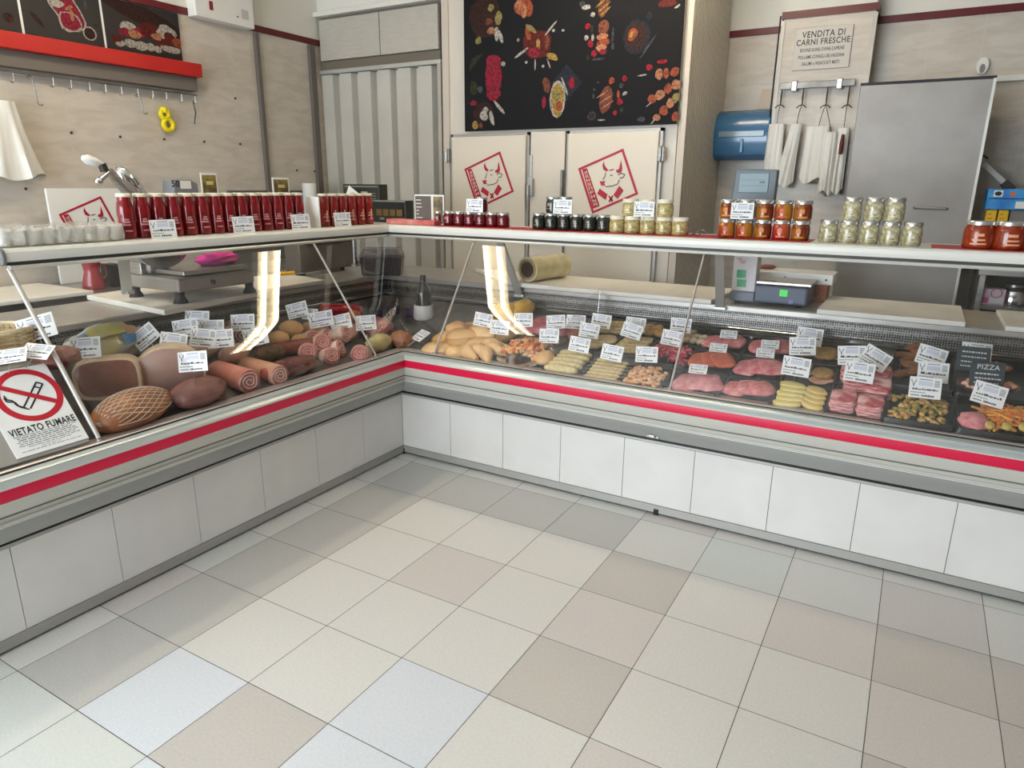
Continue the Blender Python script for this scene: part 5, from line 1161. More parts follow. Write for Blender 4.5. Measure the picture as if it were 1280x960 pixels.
def food(name, mbf, mats_, x, y, h, rz, label, cat, group, side='r', key=None, sub=None, tiltx=0.):
    """one piece of food lying h above the deck; built once per key, then copied"""
    k = key or (name, label)
    if k in food_cache: o = copy_tree(food_cache[k])
    else:
        mb = MB(); mbf(mb); o = mb.build(name, mats_, smooth=60)
        if sub: 
            for (n_, f_, m_) in sub: s_ = MB(); f_(s_); s_.build(n_, m_, o, smooth=60)
        food_cache[k] = o
    if side == 'r': o.location = (x, y, deck_r(y)+h); o.rotation_euler = (rrot(rz) @ RX(tiltx)).to_euler()
    else: o.location = (x, y, deck_l(x)+h); o.rotation_euler = (lrot(rz) @ RX(tiltx)).to_euler()
    return tag(o, label, cat, group)
xA, xB, xC = 1.645, 1.858, 2.066; y1_, y2_, y3_ = .012, .225, .44
def slices(x, y, m, key, n, labels, group, rx=.055, ry=.075, h=.014, spread=.075, wob=.12, nm='meat_slice'):
    for k in range(n):
        u = (k-(n-1)/2)*spread
        food(nm, lambda mb: mb.puff(blobline(22, rx, ry, wob, seed=hash(key) % 97 if False else len(key)+k*0, pw=2.6), h, edge=.88, dome=.006), [m], x+u, y+(.008 if k % 2 else -.004), .006+.008*k, .25*(k-1)+.2, labels[k], 'meat', group, key=('sl', key))
for cx_, cy_, nm_ in ((xA, y1_, 'front left'), (xB, y1_, 'front middle'), (xC, y1_, 'front right'), (xA, y2_, 'second row left'), (xB, y2_, 'second row middle'), (xC, y2_, 'second row right'), (xA, y3_, 'rear left'), (xB, y3_, 'rear middle'), (xC, y3_, 'rear right')):
    what = {'front left': 'pale pink slices', 'front middle': 'rose meat rounds', 'front right': 'yellow cutlets', 'second row left': 'orange marinated steaks', 'second row middle': 'pink steaks', 'second row right': 'tan burgers on ham', 'rear left': 'pink patties', 'rear middle': 'rose patties', 'rear right': 'tan round burgers'}[nm_]
    tray(cx_, cy_, 'black tray of %s right of the glass stay' % what)
slices(xA, y1_, PINK2, 'palepink', 3, ['left pale pink meat slice on the front tray right of the stay', 'middle pale pink meat slice on the front tray under the white label', 'right pale pink meat slice on the front tray right of the stay'], 'pale pink meat slices', .056, .082, .012, .05)
slices(xB, y1_, ROSE, 'roseround', 3, ['left rose meat round on the middle front tray', 'middle rose meat round on the middle front tray', 'right rose meat round on the middle front tray'], 'rose meat rounds', .052, .06, .02, .05)
slices(xA, y2_, ORNG, 'orange', 3, ['left orange marinated steak in the second row', 'middle orange marinated steak in the second row', 'right orange marinated steak in the second row'], 'orange marinated steaks', .052, .078, .02, .05)
slices(xB, y2_, PINK, 'steak', 3, ['left pink steak with fat edge in the second row', 'middle pink steak with fat edge in the second row', 'right pink steak with fat edge in the second row'], 'pink steaks', .054, .08, .016, .05)
slices(xA, y3_, PINK, 'patty', 2, ['left pink patty on the rear tray under a white strip', 'right pink patty on the rear tray under a white strip'], 'rear pink patties', .052, .07, .022, .088)
slices(xB, y3_, ROSE, 'patty2', 2, ['left rose patty on the rear middle tray', 'right rose patty on the rear middle tray'], 'rear rose patties', .05, .07, .022, .088)
def fan(mb, n=5):
    for k in range(n):
        mb.m = RZ(.2*(k-2)).to_4x4(); mb.m = Matrix.Translation((0, (k-2)*.026, .004+.006*k)) @ mb.m; mb.puff(blobline(20, .048, .03, .08, k, 2.4), .014, edge=.86)
    mb.m = Matrix.Identity(4)
for k in range(5): food('cutlet', lambda mb: mb.puff(blobline(20, .052, .026, .08, 3, 2.4), .016, edge=.85), [YELP], xC-.045+.006*(k % 2), y1_-.066+.033*k, .01+.003*k, .1-.06*k, 'yellow cutlet on the left pile of the front right tray, %s from the front' % ORD[k], 'meat', 'yellow cutlets', key='yc')
for k in range(4): food('cutlet', lambda mb: mb.puff(blobline(20, .046, .03, .06, 5, 2.2), .016, edge=.85), [noisy('yellow_cutlet_b', (200, 168, 92), (222, 196, 124), 20., .4, .2)], xC+.05, y1_-.05+.034*k, .01+.003*k, -.5, 'golden cutlet on the right pile of the front right tray, %s from the front' % ORD[k], 'meat', 'golden cutlets', key='gc')
for k, (u, v) in enumerate(((-.04, .055), (.05, .01))):
    food('ham_slice', lambda mb: mb.puff(blobline(18, .052, .036, .2, 2), .006, edge=.95), [noisy('ham_slice', (206, 140, 112), (226, 176, 150), 16.)], xC+u, y2_+v-.03, .006, .3, ['left ham slice under a tan burger in the second row', 'right ham slice under a tan burger in the second row'][k], 'meat', 'ham slices')
    food('burger', lambda mb: mb.puff(blobline(22, .044, .044, .04, 1), .022, edge=.84, dome=.004), [TAN], xC+u, y2_+v, .014, 0, ['left round tan burger in the second row', 'right round tan burger in the second row'][k], 'burger', 'tan burgers', key='bg')
for k, (u, v) in enumerate(((-.055, .02), (.03, .01))):
    food('burger', lambda mb: mb.puff(blobline(24, .05, .058, .03, 4, 3.), .024, edge=.84, dome=.003), [TAN], xC+u, y3_+v, .006, 0, ['left tan burger on the rear tray partly behind two price cards', 'right tan burger on the rear tray beside the two price cards'][k], 'burger', 'rear tan burgers', key='bg2')
for k in range(4):
    food('skewer_stick', lambda mb: mb.tube([(-.055, 0, 0), (.06, 0, 0)], .002, 6), [mat('wood_stick', (196, 176, 140), .6)], xC+.085, y3_-.03+.022*k, .014, .05, 'thin wooden stick poking out of the rear tan burgers, %s from the front' % ORD[k], 'stick', 'wooden sticks of the rear burgers', key='stk')
# stack of raw bacon strips
def strips(mb, n, w, l, t):
    random.seed(n+int(w*1000)); m_ = max(5, int(w/.0075))
    for k in range(m_):
        mb.m = Matrix.Translation((random.uniform(-.004, .004), random.uniform(-.005, .005), k*w/m_)) @ RZ(random.uniform(-.05, .05)).to_4x4()
        mb.puff(blobline(20, l/2, .056, .04, k, 5.), w/m_*1.02, edge=.96)
    mb.m = Matrix.Identity(4)
BAC = mat('bacon', (176, 62, 74), .4, 0, (232, 184, 176), 30., stretch=(.6, .6, 5), bump=.2, lo=.42, hi=.60)
tray(2.275, .06, 'black tray below the front bacon stacks', .205, .26); tray(2.295, .315, 'black tray below the rear bacon stacks', .205, .24)
for k, (u, v, n_, h_) in enumerate(((-.052, -.02, 13, .05), (.045, -.03, 13, .05), (-.02, .11, 11, .065), (.06, .10, 11, .06), (-.045, .235, 11, .05), (.05, .24, 11, .05))):
    food('bacon_stack', lambda mb: strips(mb, n_, h_, .092, .0115), [BAC], 2.275+u, .03+v, .006, 0, '%s stack of raw striped bacon left of the vegetable trays' % ['front left', 'front right', 'middle left', 'middle right', 'rear left', 'rear right'][k], 'meat', 'raw bacon stacks', key='bac%d' % k)
# vegetable trays
def tub(x, y, w, d, label, h=.04):
    mb = traymesh(w, d, h); o = mb.build('food_tub', [TRAYM], smooth=40); o.location = (x, y, deck_r(y)+.001); o.rotation_euler = rrot().to_euler(); return tag(o, label, 'tray', 'deep black food trays')
tub(2.48, .035, .22, .24, 'deep black tray of roasted yellow vegetables'); tub(2.48, .36, .22, .34, 'deep black tray of grilled eggplant behind the roasted vegetables')
tub(2.735, .045, .26, .25, 'deep black tray of sliced carrots at the right end'); tub(2.73, .36, .27, .34, 'deep black tray under the two stuffed dishes')
def heap(mb, n, w, d, shape, seed, z=.02, hz=.03):
    random.seed(seed)
    for k in range(n):
        x, y = random.uniform(-w, w), random.uniform(-d, d); zz = z+hz*(1-(x/w)**2*.5-(y/d)**2*.5)*random.uniform(.6, 1.05)
        shape(mb, (x, y, zz), RZ(random.uniform(0, PI)) @ RX(random.uniform(-.5, .5)), k)
def chunk(mb, c, R, k): mb.ell(c, (random.uniform(.011, .018), random.uniform(.008, .012), random.uniform(.006, .010)), k % len_m, 8, 5, R, wob=.25, seed=k)
len_m = 3
mb = MB(); heap(mb, 110, .09, .095, chunk, 3); o = mb.build('roasted_vegetables', [noisy('veg_yellow', (196, 158, 74), (168, 124, 46), 60.), noisy('veg_olive', (140, 124, 52), (100, 90, 34), 60.), noisy('veg_tan', (206, 170, 104), (160, 110, 50), 60.)], smooth=60)
o.location = (2.48, .03, deck_r(.03)+.004); o.rotation_euler = rrot().to_euler(); tag(o, 'heap of roasted yellow and olive vegetable chunks in the deep black tray', 'vegetables', kind='stuff')
def stick(mb, c, R, k): mb.box(c, (random.uniform(.05, .085), .008, .006), k % 3, R)
mb = MB(); heap(mb, 95, .075, .08, stick, 8, .022, .03); o = mb.build('sliced_carrots', [noisy('carrot', (226, 142, 58), (206, 112, 36), 30.), noisy('pepper_yellow', (230, 170, 84), (210, 140, 52), 30.), noisy('carrot_dark', (206, 108, 40), (226, 150, 76), 30.)], smooth=40)
o.location = (2.76, .04, deck_r(.04)+.004); o.rotation_euler = rrot().to_euler(); tag(o, 'heap of orange carrot and pepper strips in the right end tray', 'vegetables', kind='stuff')
food('pink_meat', lambda mb: mb.ell((0, 0, .02), (.05, .06, .022), 0, wob=.2), [PINK2], 2.655, -.02, .02, .3, 'small pink meat piece beside the carrot strips', 'meat', None)
for k in range(3): food('zucchini_slice', lambda mb: mb.lathe([(.014, 0), (.016, .002), (.016, .01), (.013, .012)], (0, 0, 0), 12), [noisy('zucchini', (196, 172, 92), (166, 146, 66), 40.)], 2.70+.05*k, -.055+.01*k, .045, .4, 'yellow green zucchini round in front of the carrots, %s from the left' % ORD[k], 'vegetable', 'zucchini rounds', tiltx=.5)
EGG = noisy('grilled_eggplant', (150, 96, 54), (70, 40, 26), 14., .35)
random.seed(14)
for k in range(9):
    food('eggplant_slice', lambda mb: mb.puff(blobline(18, .05, .02, .1, 2), .008, edge=.9, dome=.003), [EGG], 2.42+.012*(k % 3)+random.uniform(-.02, .05), .30+.03*k, .032+.008*(k % 3), random.uniform(-.5, .9), 'grilled eggplant slice in the deep tray, %s from the front' % ORD[k], 'vegetable', 'grilled eggplant slices', key='egp', tiltx=.3)
# stuffed dishes
for k, (x, y, rx_, lab) in enumerate(((2.70, .235, .085, 'front oval dish of stuffed meat behind the carrot strips'), (2.70, .40, .07, 'rear oval dish of stuffed meat behind the dark menu board'))):
    t_ = thing('stuffed_dish', (0, 0, 0), lab, 'dish', 'stuffed oval dishes'); ol = blobline(28, rx_*1.25, rx_*.72, 0, 0, 2.2)
    MB().loft([[(u*.7, v*.7, 0) for u, v in ol], [(u, v, .022) for u, v in ol], [(u*.94, v*.94, .022) for u, v in ol], [(u*.72, v*.72, .006) for u, v in ol]], 0).build('bowl', [mat('plum_bowl', (112, 70, 72), .3)], t_, smooth=50)
    mb = MB(); random.seed(k+30)
    for q in range(26):
        a_ = random.uniform(0, 2*PI); r_ = random.uniform(0, .72)**.7
        mb.ell((math.cos(a_)*r_*rx_*1.2, math.sin(a_)*r_*rx_*.66, .022), (.017, .012, .01), q % 3, 8, 5, RZ(a_), wob=.2, seed=q)
    mb.build('filling', [noisy('filling_pink', (206, 132, 112), (190, 96, 80), 50.), noisy('filling_orange', (206, 116, 50), (226, 150, 84), 50.), noisy('filling_pale', (222, 180, 150), (206, 140, 110), 50.)], t_, smooth=60)
    t_.location = (x, y, deck_r(y)+.042); t_.rotation_euler = rrot(.1).to_euler()
for k, (x, y) in enumerate(((2.93, .10), (2.95, .28))):
    food('pork_piece', lambda mb: mb.ell((0, 0, .045), (.075, .11, .05), 0, 18, 12, wob=.25, flat=-.8), [PINK2], x, y, .0, .2, ['front big pale pink meat piece at the right edge', 'rear big pale pink meat piece at the right edge'][k], 'meat', 'pale meat pieces at the right edge', key='pork')
# ---- left of the glass stay: breaded goods
rows_ = [(1.02, .02, 'front', 0), (1.225, .0, 'front', 1), (1.42, -.003, 'front', 2), (1.045, .27, 'second', 0), (1.235, .29, 'second', 1), (1.445, .25, 'second', 2), (1.06, .47, 'rear', 0), (1.275, .48, 'rear', 1), (1.49, .465, 'rear', 2)]
names_ = {('front', 0): 'rolled pale cutlets', ('front', 1): 'pale breaded skewers', ('front', 2): 'chopped tan chicken', ('second', 0): 'pale breaded cutlets', ('second', 1): 'long breaded cutlets', ('second', 2): 'red minced meat', ('rear', 0): 'rear pale cutlets', ('rear', 1): 'rear tan rounds', ('rear', 2): 'small white rolls'}
for x, y, rn, c in rows_: tray(x, y, 'black tray of %s left of the middle glass stay' % names_[(rn, c)], .19, .2)
for k in range(5): food('rolled_cutlet', lambda mb: mb.tube([(-.085, 0, .02), (-.07, 0, .02), (-.03, .003, .02), (.03, -.003, .02), (.07, 0, .02), (.085, 0, .02)], [.008, .017, .021, .021, .017, .008], 12), [noisy('pale_roll', (214, 196, 150), (190, 166, 112), 60., .6, .4)], 1.02+.004*(k % 2), -.065+.041*k, .006, .04, 'pale rolled cutlet in the front row, %s from the front' % ORD[k], 'meat', 'pale rolled cutlets', key='rc')
for k in range(6):
    food('breaded_skewer', lambda mb: mb.puff([(-.075, -.011), (.075, -.011), (.082, 0), (.075, .011), (-.075, .011), (-.082, 0)], .016, edge=.85), [BREAD], 1.225, -.07+.027*k, .008+.003*k, 0, 'pale breaded skewer in the front row, %s from the front' % ORD[k], 'skewer', 'pale breaded skewers', key='bs', sub=[('stick', lambda mb: mb.tube([(-.105, 0, .008), (.105, 0, .008)], .002, 6), [mat('dark_stick', (120, 96, 66), .6)])])
def chop2(mb, c, R, k): mb.ell(c, (random.uniform(.012, .02), random.uniform(.009, .013), .008), k % 2, 8, 5, R, wob=.25, seed=k)
mb = MB(); heap(mb, 90, .078, .08, chop2, 5, .012, .022); o = mb.build('chopped_chicken', [noisy('chop_tan', (206, 152, 104), (186, 122, 76), 40.), noisy('chop_pale', (222, 180, 136), (206, 150, 104), 40.)], smooth=60)
o.location = (1.42, -.005, deck_r(-.005)+.004); o.rotation_euler = rrot().to_euler(); tag(o, 'tan chopped chicken bits on the front tray left of the stay', 'chopped meat', kind='stuff')
def mince(mb, c, R, k): mb.tube([Vector(c)+R @ Vector((-.022, 0, 0)), Vector(c)+R @ Vector((0, .004, .003)), Vector(c)+R @ Vector((.022, 0, 0))], .0048, 6, k % 2)
mb = MB(); heap(mb, 170, .082, .075, mince, 6, .010, .036); o = mb.build('minced_meat', [noisy('mince_red', (176, 38, 58), (190, 70, 84), 60.), noisy('mince_pink', (196, 84, 96), (214, 130, 132), 60.)], smooth=60)
o.location = (1.445, .245, deck_r(.245)+.004); o.rotation_euler = rrot().to_euler(); tag(o, 'heap of bright red minced meat in the second row', 'minced meat', kind='stuff')
for k in range(3): food('breaded_cutlet', lambda mb: mb.puff(blobline(20, .06, .05, .12, 6, 2.6), .014, edge=.88), [BREAD], 1.03+.03*k, .245+.026*k, .008+.006*k, .3, 'pale breaded cutlet on the left tray of the second row, %s from the front' % ORD[k], 'meat', 'second row breaded cutlets', key='bc1')
for k in range(4): food('breaded_cutlet', lambda mb: mb.puff(blobline(20, .078, .034, .10, 8, 2.8), .014, edge=.88), [BREAD], 1.225+.008*k, .24+.032*k, .008+.004*k, .12, 'long breaded cutlet on the middle tray of the second row, %s from the front' % ORD[k], 'meat', 'long breaded cutlets', key='bc2')
for k in range(3): food('breaded_cutlet', lambda mb: mb.puff(blobline(20, .074, .03, .05, 9, 3.5), .016, edge=.88), [BREAD], 1.06+.008*k, .43+.035*k, .008+.004*k, .05, 'pale cutlet on the rear left tray, %s from the front' % ORD[k], 'meat', 'rear pale cutlets', key='bc3')
for k in range(5): food('tan_round', lambda mb: mb.puff(blobline(18, .034, .032, .1, 3), .022, edge=.8, dome=.006), [noisy('tan_round', (196, 154, 92), (170, 122, 64), 70., .6, .5)], 1.275-.055+.05*(k % 3)+.02*(k//3), .46+.05*(k//3), .008, .4*k, 'golden round patty on the rear middle tray, %s from the left' % ORD[k], 'meat', 'golden round patties', key='tr')
for k in range(10): food('meat_roll', lambda mb: mb.ell((0, 0, .015), (.026, .016, .016), 0, 12, 8, wob=.1), [noisy('white_roll', (214, 196, 166), (176, 130, 96), 40.)], 1.44+.034*(k % 4), .41+.045*(k//4), .008, .7, 'small whitish meat roll on the rear tray behind the stay, %s from front left' % ORD[k], 'meat', 'small whitish rolls', key='wr')
# ---- chicken section at the corner of the right leg
random.seed(41)
GOL = [GOLDC, noisy('raw_chicken_b', (206, 150, 90), (220, 178, 122), 8., .3, .1)]
def breast(mb): mb.puff([(.10*math.cos(t)*(1+.25*math.cos(t)), .055*math.sin(t)*(1-.25*math.cos(t))) for t in [2*PI*k/22 for k in range(22)]], .038, edge=.7, dome=.012)
spots_ = [(.27, -.03, 0, .2), (.34, .04, .0, .6), (.24, .10, .0, 1.2), (.36, .16, .0, .1), (.47, .08, .0, -.3), (.30, .24, .0, .8), (.45, .22, .0, -.6), (.34, .09, .032, .3), (.42, .15, .034, -.2), (.53, .17, .0, 1.0), (.38, .28, .02, .2), (.28, .16, .034, -.5)]
for k, (x, y, h_, rz) in enumerate(spots_):
    food('chicken_breast', breast, [GOL[k % 2]], x, y, h_, rz, 'raw golden chicken breast in the corner heap, %s counting from its front' % ORD[k], 'chicken', 'raw chicken breasts in the corner', key=('cb', k % 2))
def drum(mb): mb.tube([(-.075, 0, .03), (-.05, 0, .032), (-.01, 0, .034), (.03, 0, .03), (.055, 0, .026), (.075, 0, .024)], [.014, .034, .038, .024, .014, .012], 14)
for k, (x, y, rz) in enumerate(((.50, -.055, -.5), (.545, -.02, -.3), (.60, -.05, -.9), (.615, .02, -.2), (.44, -.06, .3), (.57, .07, .2))):
    food('chicken_drumstick', drum, [GOL[0]], x, y, 0, rz, 'raw chicken drumstick in front of the golden breasts, %s counting from the front left' % ORD[k], 'chicken', 'raw chicken drumsticks', key='drum')
mb = MB(); heap(mb, 120, .10, .085, lambda mb, c, R, k: mb.ell(c, (random.uniform(.016, .026), random.uniform(.008, .013), .009), k % 3, 8, 5, R, wob=.25, seed=k), 12, .02, .05)
o = mb.build('chicken_bites', [CHOP, noisy('bite_orange', (214, 120, 66), (196, 96, 50), 40.), noisy('bite_pale', (224, 176, 126), (210, 150, 98), 40.)], smooth=60)
o.location = (.76, .055, deck_r(.055)+.012); o.rotation_euler = rrot().to_euler(); tag(o, 'heap of orange chicken bites on the round steel plate', 'chicken', kind='stuff')
mb = MB(); mb.lathe([(.05, 0), (.125, .004), (.145, .014), (.14, .016), (.12, .008), (.05, .005)], (0, 0, 0), 36); o = mb.build('serving_plate', [CHROME], smooth=50); o.location = (.765, .045, deck_r(.045)+.002); o.rotation_euler = rrot().to_euler(); tag(o, 'round steel serving plate under the orange chicken bites', 'plate')
food('poultry_fillet', lambda mb: mb.ell((0, 0, .03), (.05, .06, .03), 0, 16, 10, wob=.15, flat=-.8), [GOL[1]], .895, .01, .004, .3, 'golden poultry fillet at the divider beside the chicken bites', 'chicken', None)
for k, (x, y, rz) in enumerate(((.60, .36, .3), (.70, .33, -.2), (.80, .33, .1), (.66, .42, .9), (.78, .43, .0))):
    food('pork_slice', lambda mb: mb.ell((0, 0, .024), (.075, .05, .026), 0, 16, 9, wob=.25, flat=-.8), [noisy('pork_rose', (196, 98, 112), (214, 142, 148), 14.)], x, y, .0, rz, 'pink pork piece behind the chicken bites, %s from the left front' % ORD[k], 'meat', 'pink pork pieces', key='pks')
for k, (x, y, rz) in enumerate(((.42, .44, .2), (.49, .50, 1.)) ):
    food('whole_chicken', lambda mb: mb.ell((0, 0, .05), (.085, .06, .055), 0, 18, 12, wob=.15, flat=-.85), [noisy('yellow_chicken', (210, 158, 66), (226, 186, 110), 9., .3, .1)], x, y, .0, rz, ['left yellow skinned chicken behind the light reflection', 'right yellow skinned chicken behind the light reflection'][k], 'chicken', 'yellow chickens at the back', key='ych')
for k, (x, y) in enumerate(((.90, .36), (.97, .40))):
    food('salmon_fillet', lambda mb: mb.puff(blobline(18, .045, .07, .1, 2, 2.8), .028, edge=.8), [noisy('salmon_pink', (224, 150, 126), (206, 120, 98), 18.)], x, y, .0, .2, ['left salmon pink fillet just behind the glass divider', 'right salmon pink fillet just behind the glass divider'][k], 'meat', 'salmon pink fillets', key='slm')
# glass divider
dv_ = [(-.06, deck_r(-.06)+.006), (.56, deck_r(.56)+.006), (.58, .94), (.50, .935), (.40, .915), (.28, .87), (.16, .80), (.04, .72), (-.05, .655)]
tag(MB().prism(dv_, 'x', .925, .931).build('glass_divider', [glass_mat('divider_glass', (.97, .96, .96), f0=.10)]), 'curved clear glass divider between the chicken and the breaded cutlets', 'divider')
# wine bottle in its white pot at the corner
q = AZ(530, 393, .80); bx_, by_ = q.x, q.y
q = RD(530, 396, .0); bx_, by_ = q.x, q.y; bz_ = deck_r(by_)
tag(MB().lathe([(.02, 0), (.058, 0), (.062, .01), (.058, .085), (.053, .085), (.056, .012)], (bx_, by_, bz_-.012), 28).build('white_pot', [WHITE], smooth=40), 'small white pot under the dark wine bottle in the counter corner', 'pot')
z_ = bz_+.03; wb = thing('wine_bottle', (bx_, by_, z_), 'dark green wine bottle standing in a white pot in the counter corner', 'bottle')
hb = AY(530, 344, by_).z-z_
MB().lathe([(.03, 0), (.045, .004), (.046, hb*.5), (.04, hb*.62), (.018, hb*.78), (.0155, hb*.84), (.0155, hb*.86)], (bx_, by_, z_), 24).build('body', [mat('bottle_green', (26, 32, 14), .08, coat=.7)], wb, smooth=40)
MB().lathe([(.0168, hb*.84), (.017, hb), (.01, hb)], (bx_, by_, z_), 20).build('capsule', [mat('capsule_black', (22, 22, 20), .3)], wb, smooth=40)
# grapes-like dark cups left of the bottle
for k, (px, py) in enumerate(((470, 398), (492, 392), (515, 395))):
    q = RD(px, py, 0) if px > 480 else LD(px, py, 0); z_ = (deck_r(q.y) if px > 480 else deck_l(q.x))
    tag(MB().lathe([(.03, 0), (.036, .004), (.04, .05), (.037, .05), (.033, .006)], (q.x, q.y, z_-.006), 20).build('plum_bowl', [mat('plum_glass', (84, 64, 96), .12, coat=.6)], smooth=40), 'dark purple glass cup in the counter corner, %s from the left' % ORD[k], 'cup', 'purple cups in the corner')

# ================================================================== left leg meats
def lput(o, x, y, h, rz, label, cat, group=None, R=None):
    o.location = (x, y, deck_l(x)+h); o.rotation_euler = (R if R is not None else lrot(rz)).to_euler(); return tag(o, label, cat, group)
def at_l(px, py, off=.04): q = LD(px, py, off); return q.x, q.y
HAMF = noisy('ham_cut', (140, 88, 72), (166, 116, 96), 10., .35, .08); HAMC = noisy('cooked_ham', (176, 140, 126), (158, 118, 106), 8., .35, .05)
FATC = noisy('fat_cream', (222, 200, 168), (206, 178, 144), 14.)
def cutham(name, rx, rz_, ln, face_m, rim_m, rim=.16, pw=3., wob=.05, seed=0):
    """ham with a cut face towards +x (local), rim of fat around it"""
    ol = blobline(30, rx, rz_, wob, seed, pw)
    mb = MB(); ring = lambda k, x: [(x, u*k, v*k+rz_) for u, v in ol]
    mb.loft([ring(.4, -ln), ring(.85, -ln*.85), ring(1, -ln*.45), ring(1, -.012), ring(.96, 0)], 0)
    o = mb.build(name, [rim_m], smooth=50)
    m2 = MB(); m2.loft([[(.0005, u*(1-rim), v*(1-rim)+rz_+.008) for u, v in ol], [(.004, u*(1-rim)*.97, v*(1-rim)*.97+rz_+.008) for u, v in ol]], 0); m2.build('cut_face', [face_m], o, smooth=50)
    return o
xq, yq = at_l(132, 486); o = cutham('cured_ham', .115, .078, .18, HAMF, FATC, .13, 4., .03); lput(o, xq+.02, yq+.005, .0, 0, 'cured ham with dark cut face and white fat rim beside the sloping lid', 'ham', None, RZ(-.62))
mb = MB(); 
xq, yq = at_l(212, 485); o = cutham('cooked_ham', .125, .098, .24, HAMC, FATC, .07, 2.2, .04, 3); lput(o, xq+.0, yq+.01, .0, 0, 'large round cooked ham with a brownish pink cut face on the left deck', 'ham', None, RZ(-.62))
# net-wrapped speck
xq, yq = at_l(165, 512); mb = MB(); mb.ell((0, 0, .045), (.088, .170, .062), 0, 26, 14, wob=.06, flat=-.72)
o = mb.build('netted_speck', [noisy('speck_orange', (196, 128, 72), (140, 84, 56), 9., .4, .3)], smooth=60)
nb = MB(); 
for k in range(-5, 6):
    for s_ in (-1, 1):
        pts = []
        for i in range(15):
            t = -1+2*i/14; yy = t*.164; a_ = (k*.26+s_*t*.9); a_ = max(-1.45, min(1.45, a_)); r_ = math.sqrt(max(0.02, 1-t*t))
            pts.append((math.sin(a_)*.0925*r_, yy, .045+math.cos(a_)*.0655*r_))
        nb.tube(pts, .0011, 4)
nb.build('net', [mat('net_white', (226, 214, 196), .6)], o)
lput(o, xq, yq, .0, .25, 'orange smoked speck wrapped in a white net at the front of the left deck', 'meat')
xq, yq = at_l(247, 492); mb = MB(); mb.ell((0, 0, .05), (.075, .125, .056), 0, 24, 14, wob=.12, flat=-.8); o = mb.build('dark_roast', [noisy('roast_brown', (150, 102, 92), (118, 74, 70), 16., .4, .25)], smooth=60)
lput(o, xq, yq, 0, .15, 'dark brownish roast between the netted speck and the rolled pancetta', 'meat')
# rolled pancetta
def roll(mb, r, ln):
    mb.lathe([(r*.9, -ln), (r, -ln+.012), (r*1.0, -.01), (r*.94, 0)], (0, 0, r), 28, rot=RY(PI/2))
def spiral(mb, r):
    pts = []
    for i in range(56):
        t = i/55; a_ = t*2.6*2*PI; rr = r*(.12+.74*t); pts.append((.0015, math.cos(a_)*rr*(1+.10*math.sin(3*a_+r*90)), r+math.sin(a_)*rr*(1+.08*math.cos(2*a_))))
    mb.tube(pts, .0042, 5, 1); mb.loft([[(.0008, math.cos(2*PI*k/24)*r*.9, r+math.sin(2*PI*k/24)*r*.9) for k in range(24)], [(.0014, math.cos(2*PI*k/24)*r*.88, r+math.sin(2*PI*k/24)*r*.88) for k in range(24)]], 0)
PANC = noisy('pancetta_skin', (206, 150, 122), (222, 176, 148), 8., .4, .1); PANC2 = noisy('pancetta_rosy', (206, 120, 104), (226, 166, 146), 7., .4, .1)
for k, (px, py, m_, r_, ln, rz) in enumerate(((308, 478, PANC2, .052, .25, -.12), (346, 469, PANC, .046, .26, -.12))):
    xq, yq = at_l(px, py); mb = MB(); roll(mb, r_, ln); o = mb.build('rolled_pancetta', [m_], smooth=50); s2 = MB(); spiral(s2, r_); s2.build('spiral_face', [noisy('spiral_pink', (176, 104, 104), (150, 76, 82), 30.), noisy('spiral_pale', (222, 186, 166), (200, 146, 132), 40.)], o, smooth=50)
    lput(o, xq+.02, yq, .0, rz, ['left rolled pancetta with a spiral end and rosy skin', 'right rolled pancetta with a spiral end and pale skin'][k], 'meat', 'rolled pancetta pieces', RZ(rz))
# spiced salami and dark specks
for k, (p0_, p1_, r_, m_, lab) in enumerate((((318, 443), (352, 436), .036, noisy('herb_crust', (124, 88, 48), (90, 62, 34), 80., .6, .8), 'herb crusted salami behind the rolled pancetta'), ((352, 470), (405, 458), .042, noisy('pepper_red', (122, 50, 36), (90, 34, 28), 50., .4, .5), 'dark red peppered meat roll in front of the stuffed rolls'), ((352, 482), (392, 470), .034, noisy('red_speck', (150, 52, 46), (176, 86, 76), 20., .35, .2), 'red cured meat piece at the front rail'),
                                            ((335, 436), (400, 428), .036, noisy('reddish_salami', (142, 62, 48), (116, 44, 36), 30., .4, .3), 'reddish salami behind the peppered meat roll'))):
    a_, b_ = LD(*p0_, .04), LD(*p1_, .04); mid = (a_+b_)/2; ln = (b_-a_).length/2
    mb = MB(); mb.tube([(0, -ln, r_), (0, -ln*.85, r_), (0, -.3*ln, r_), (0, .4*ln, r_), (0, ln*.85, r_), (0, ln, r_)], [r_*.35, r_*.85, r_, r_*1.02, r_*.85, r_*.3], 16)
    o = mb.build('cured_sausage', [m_], smooth=60); lput(o, min(mid.x, .0), mid.y, 0, math.atan2(-(b_.x-a_.x), b_.y-a_.y), lab, 'meat', 'cured meats on the left deck')
# pale cheese like domes
for k, (px, py, r_) in enumerate(((362, 412, .06), (347, 422, .05), (374, 424, .045))):
    xq, yq = at_l(px, py); mb = MB(); mb.ell((0, 0, r_*.7), (r_, r_*1.1, r_*.8), 0, 18, 12, wob=.08, flat=-.85); o = mb.build('smoked_cheese', [noisy('caciotta', (214, 170, 118), (200, 148, 96), 6., .35, .05)], smooth=60)
    lput(o, xq, yq, 0, .2, ['rear smooth tan cheese dome beside the light reflection', 'left smooth tan cheese dome beside the light reflection', 'front smooth tan cheese dome beside the stuffed rolls'][k], 'cheese', 'tan cheese domes')
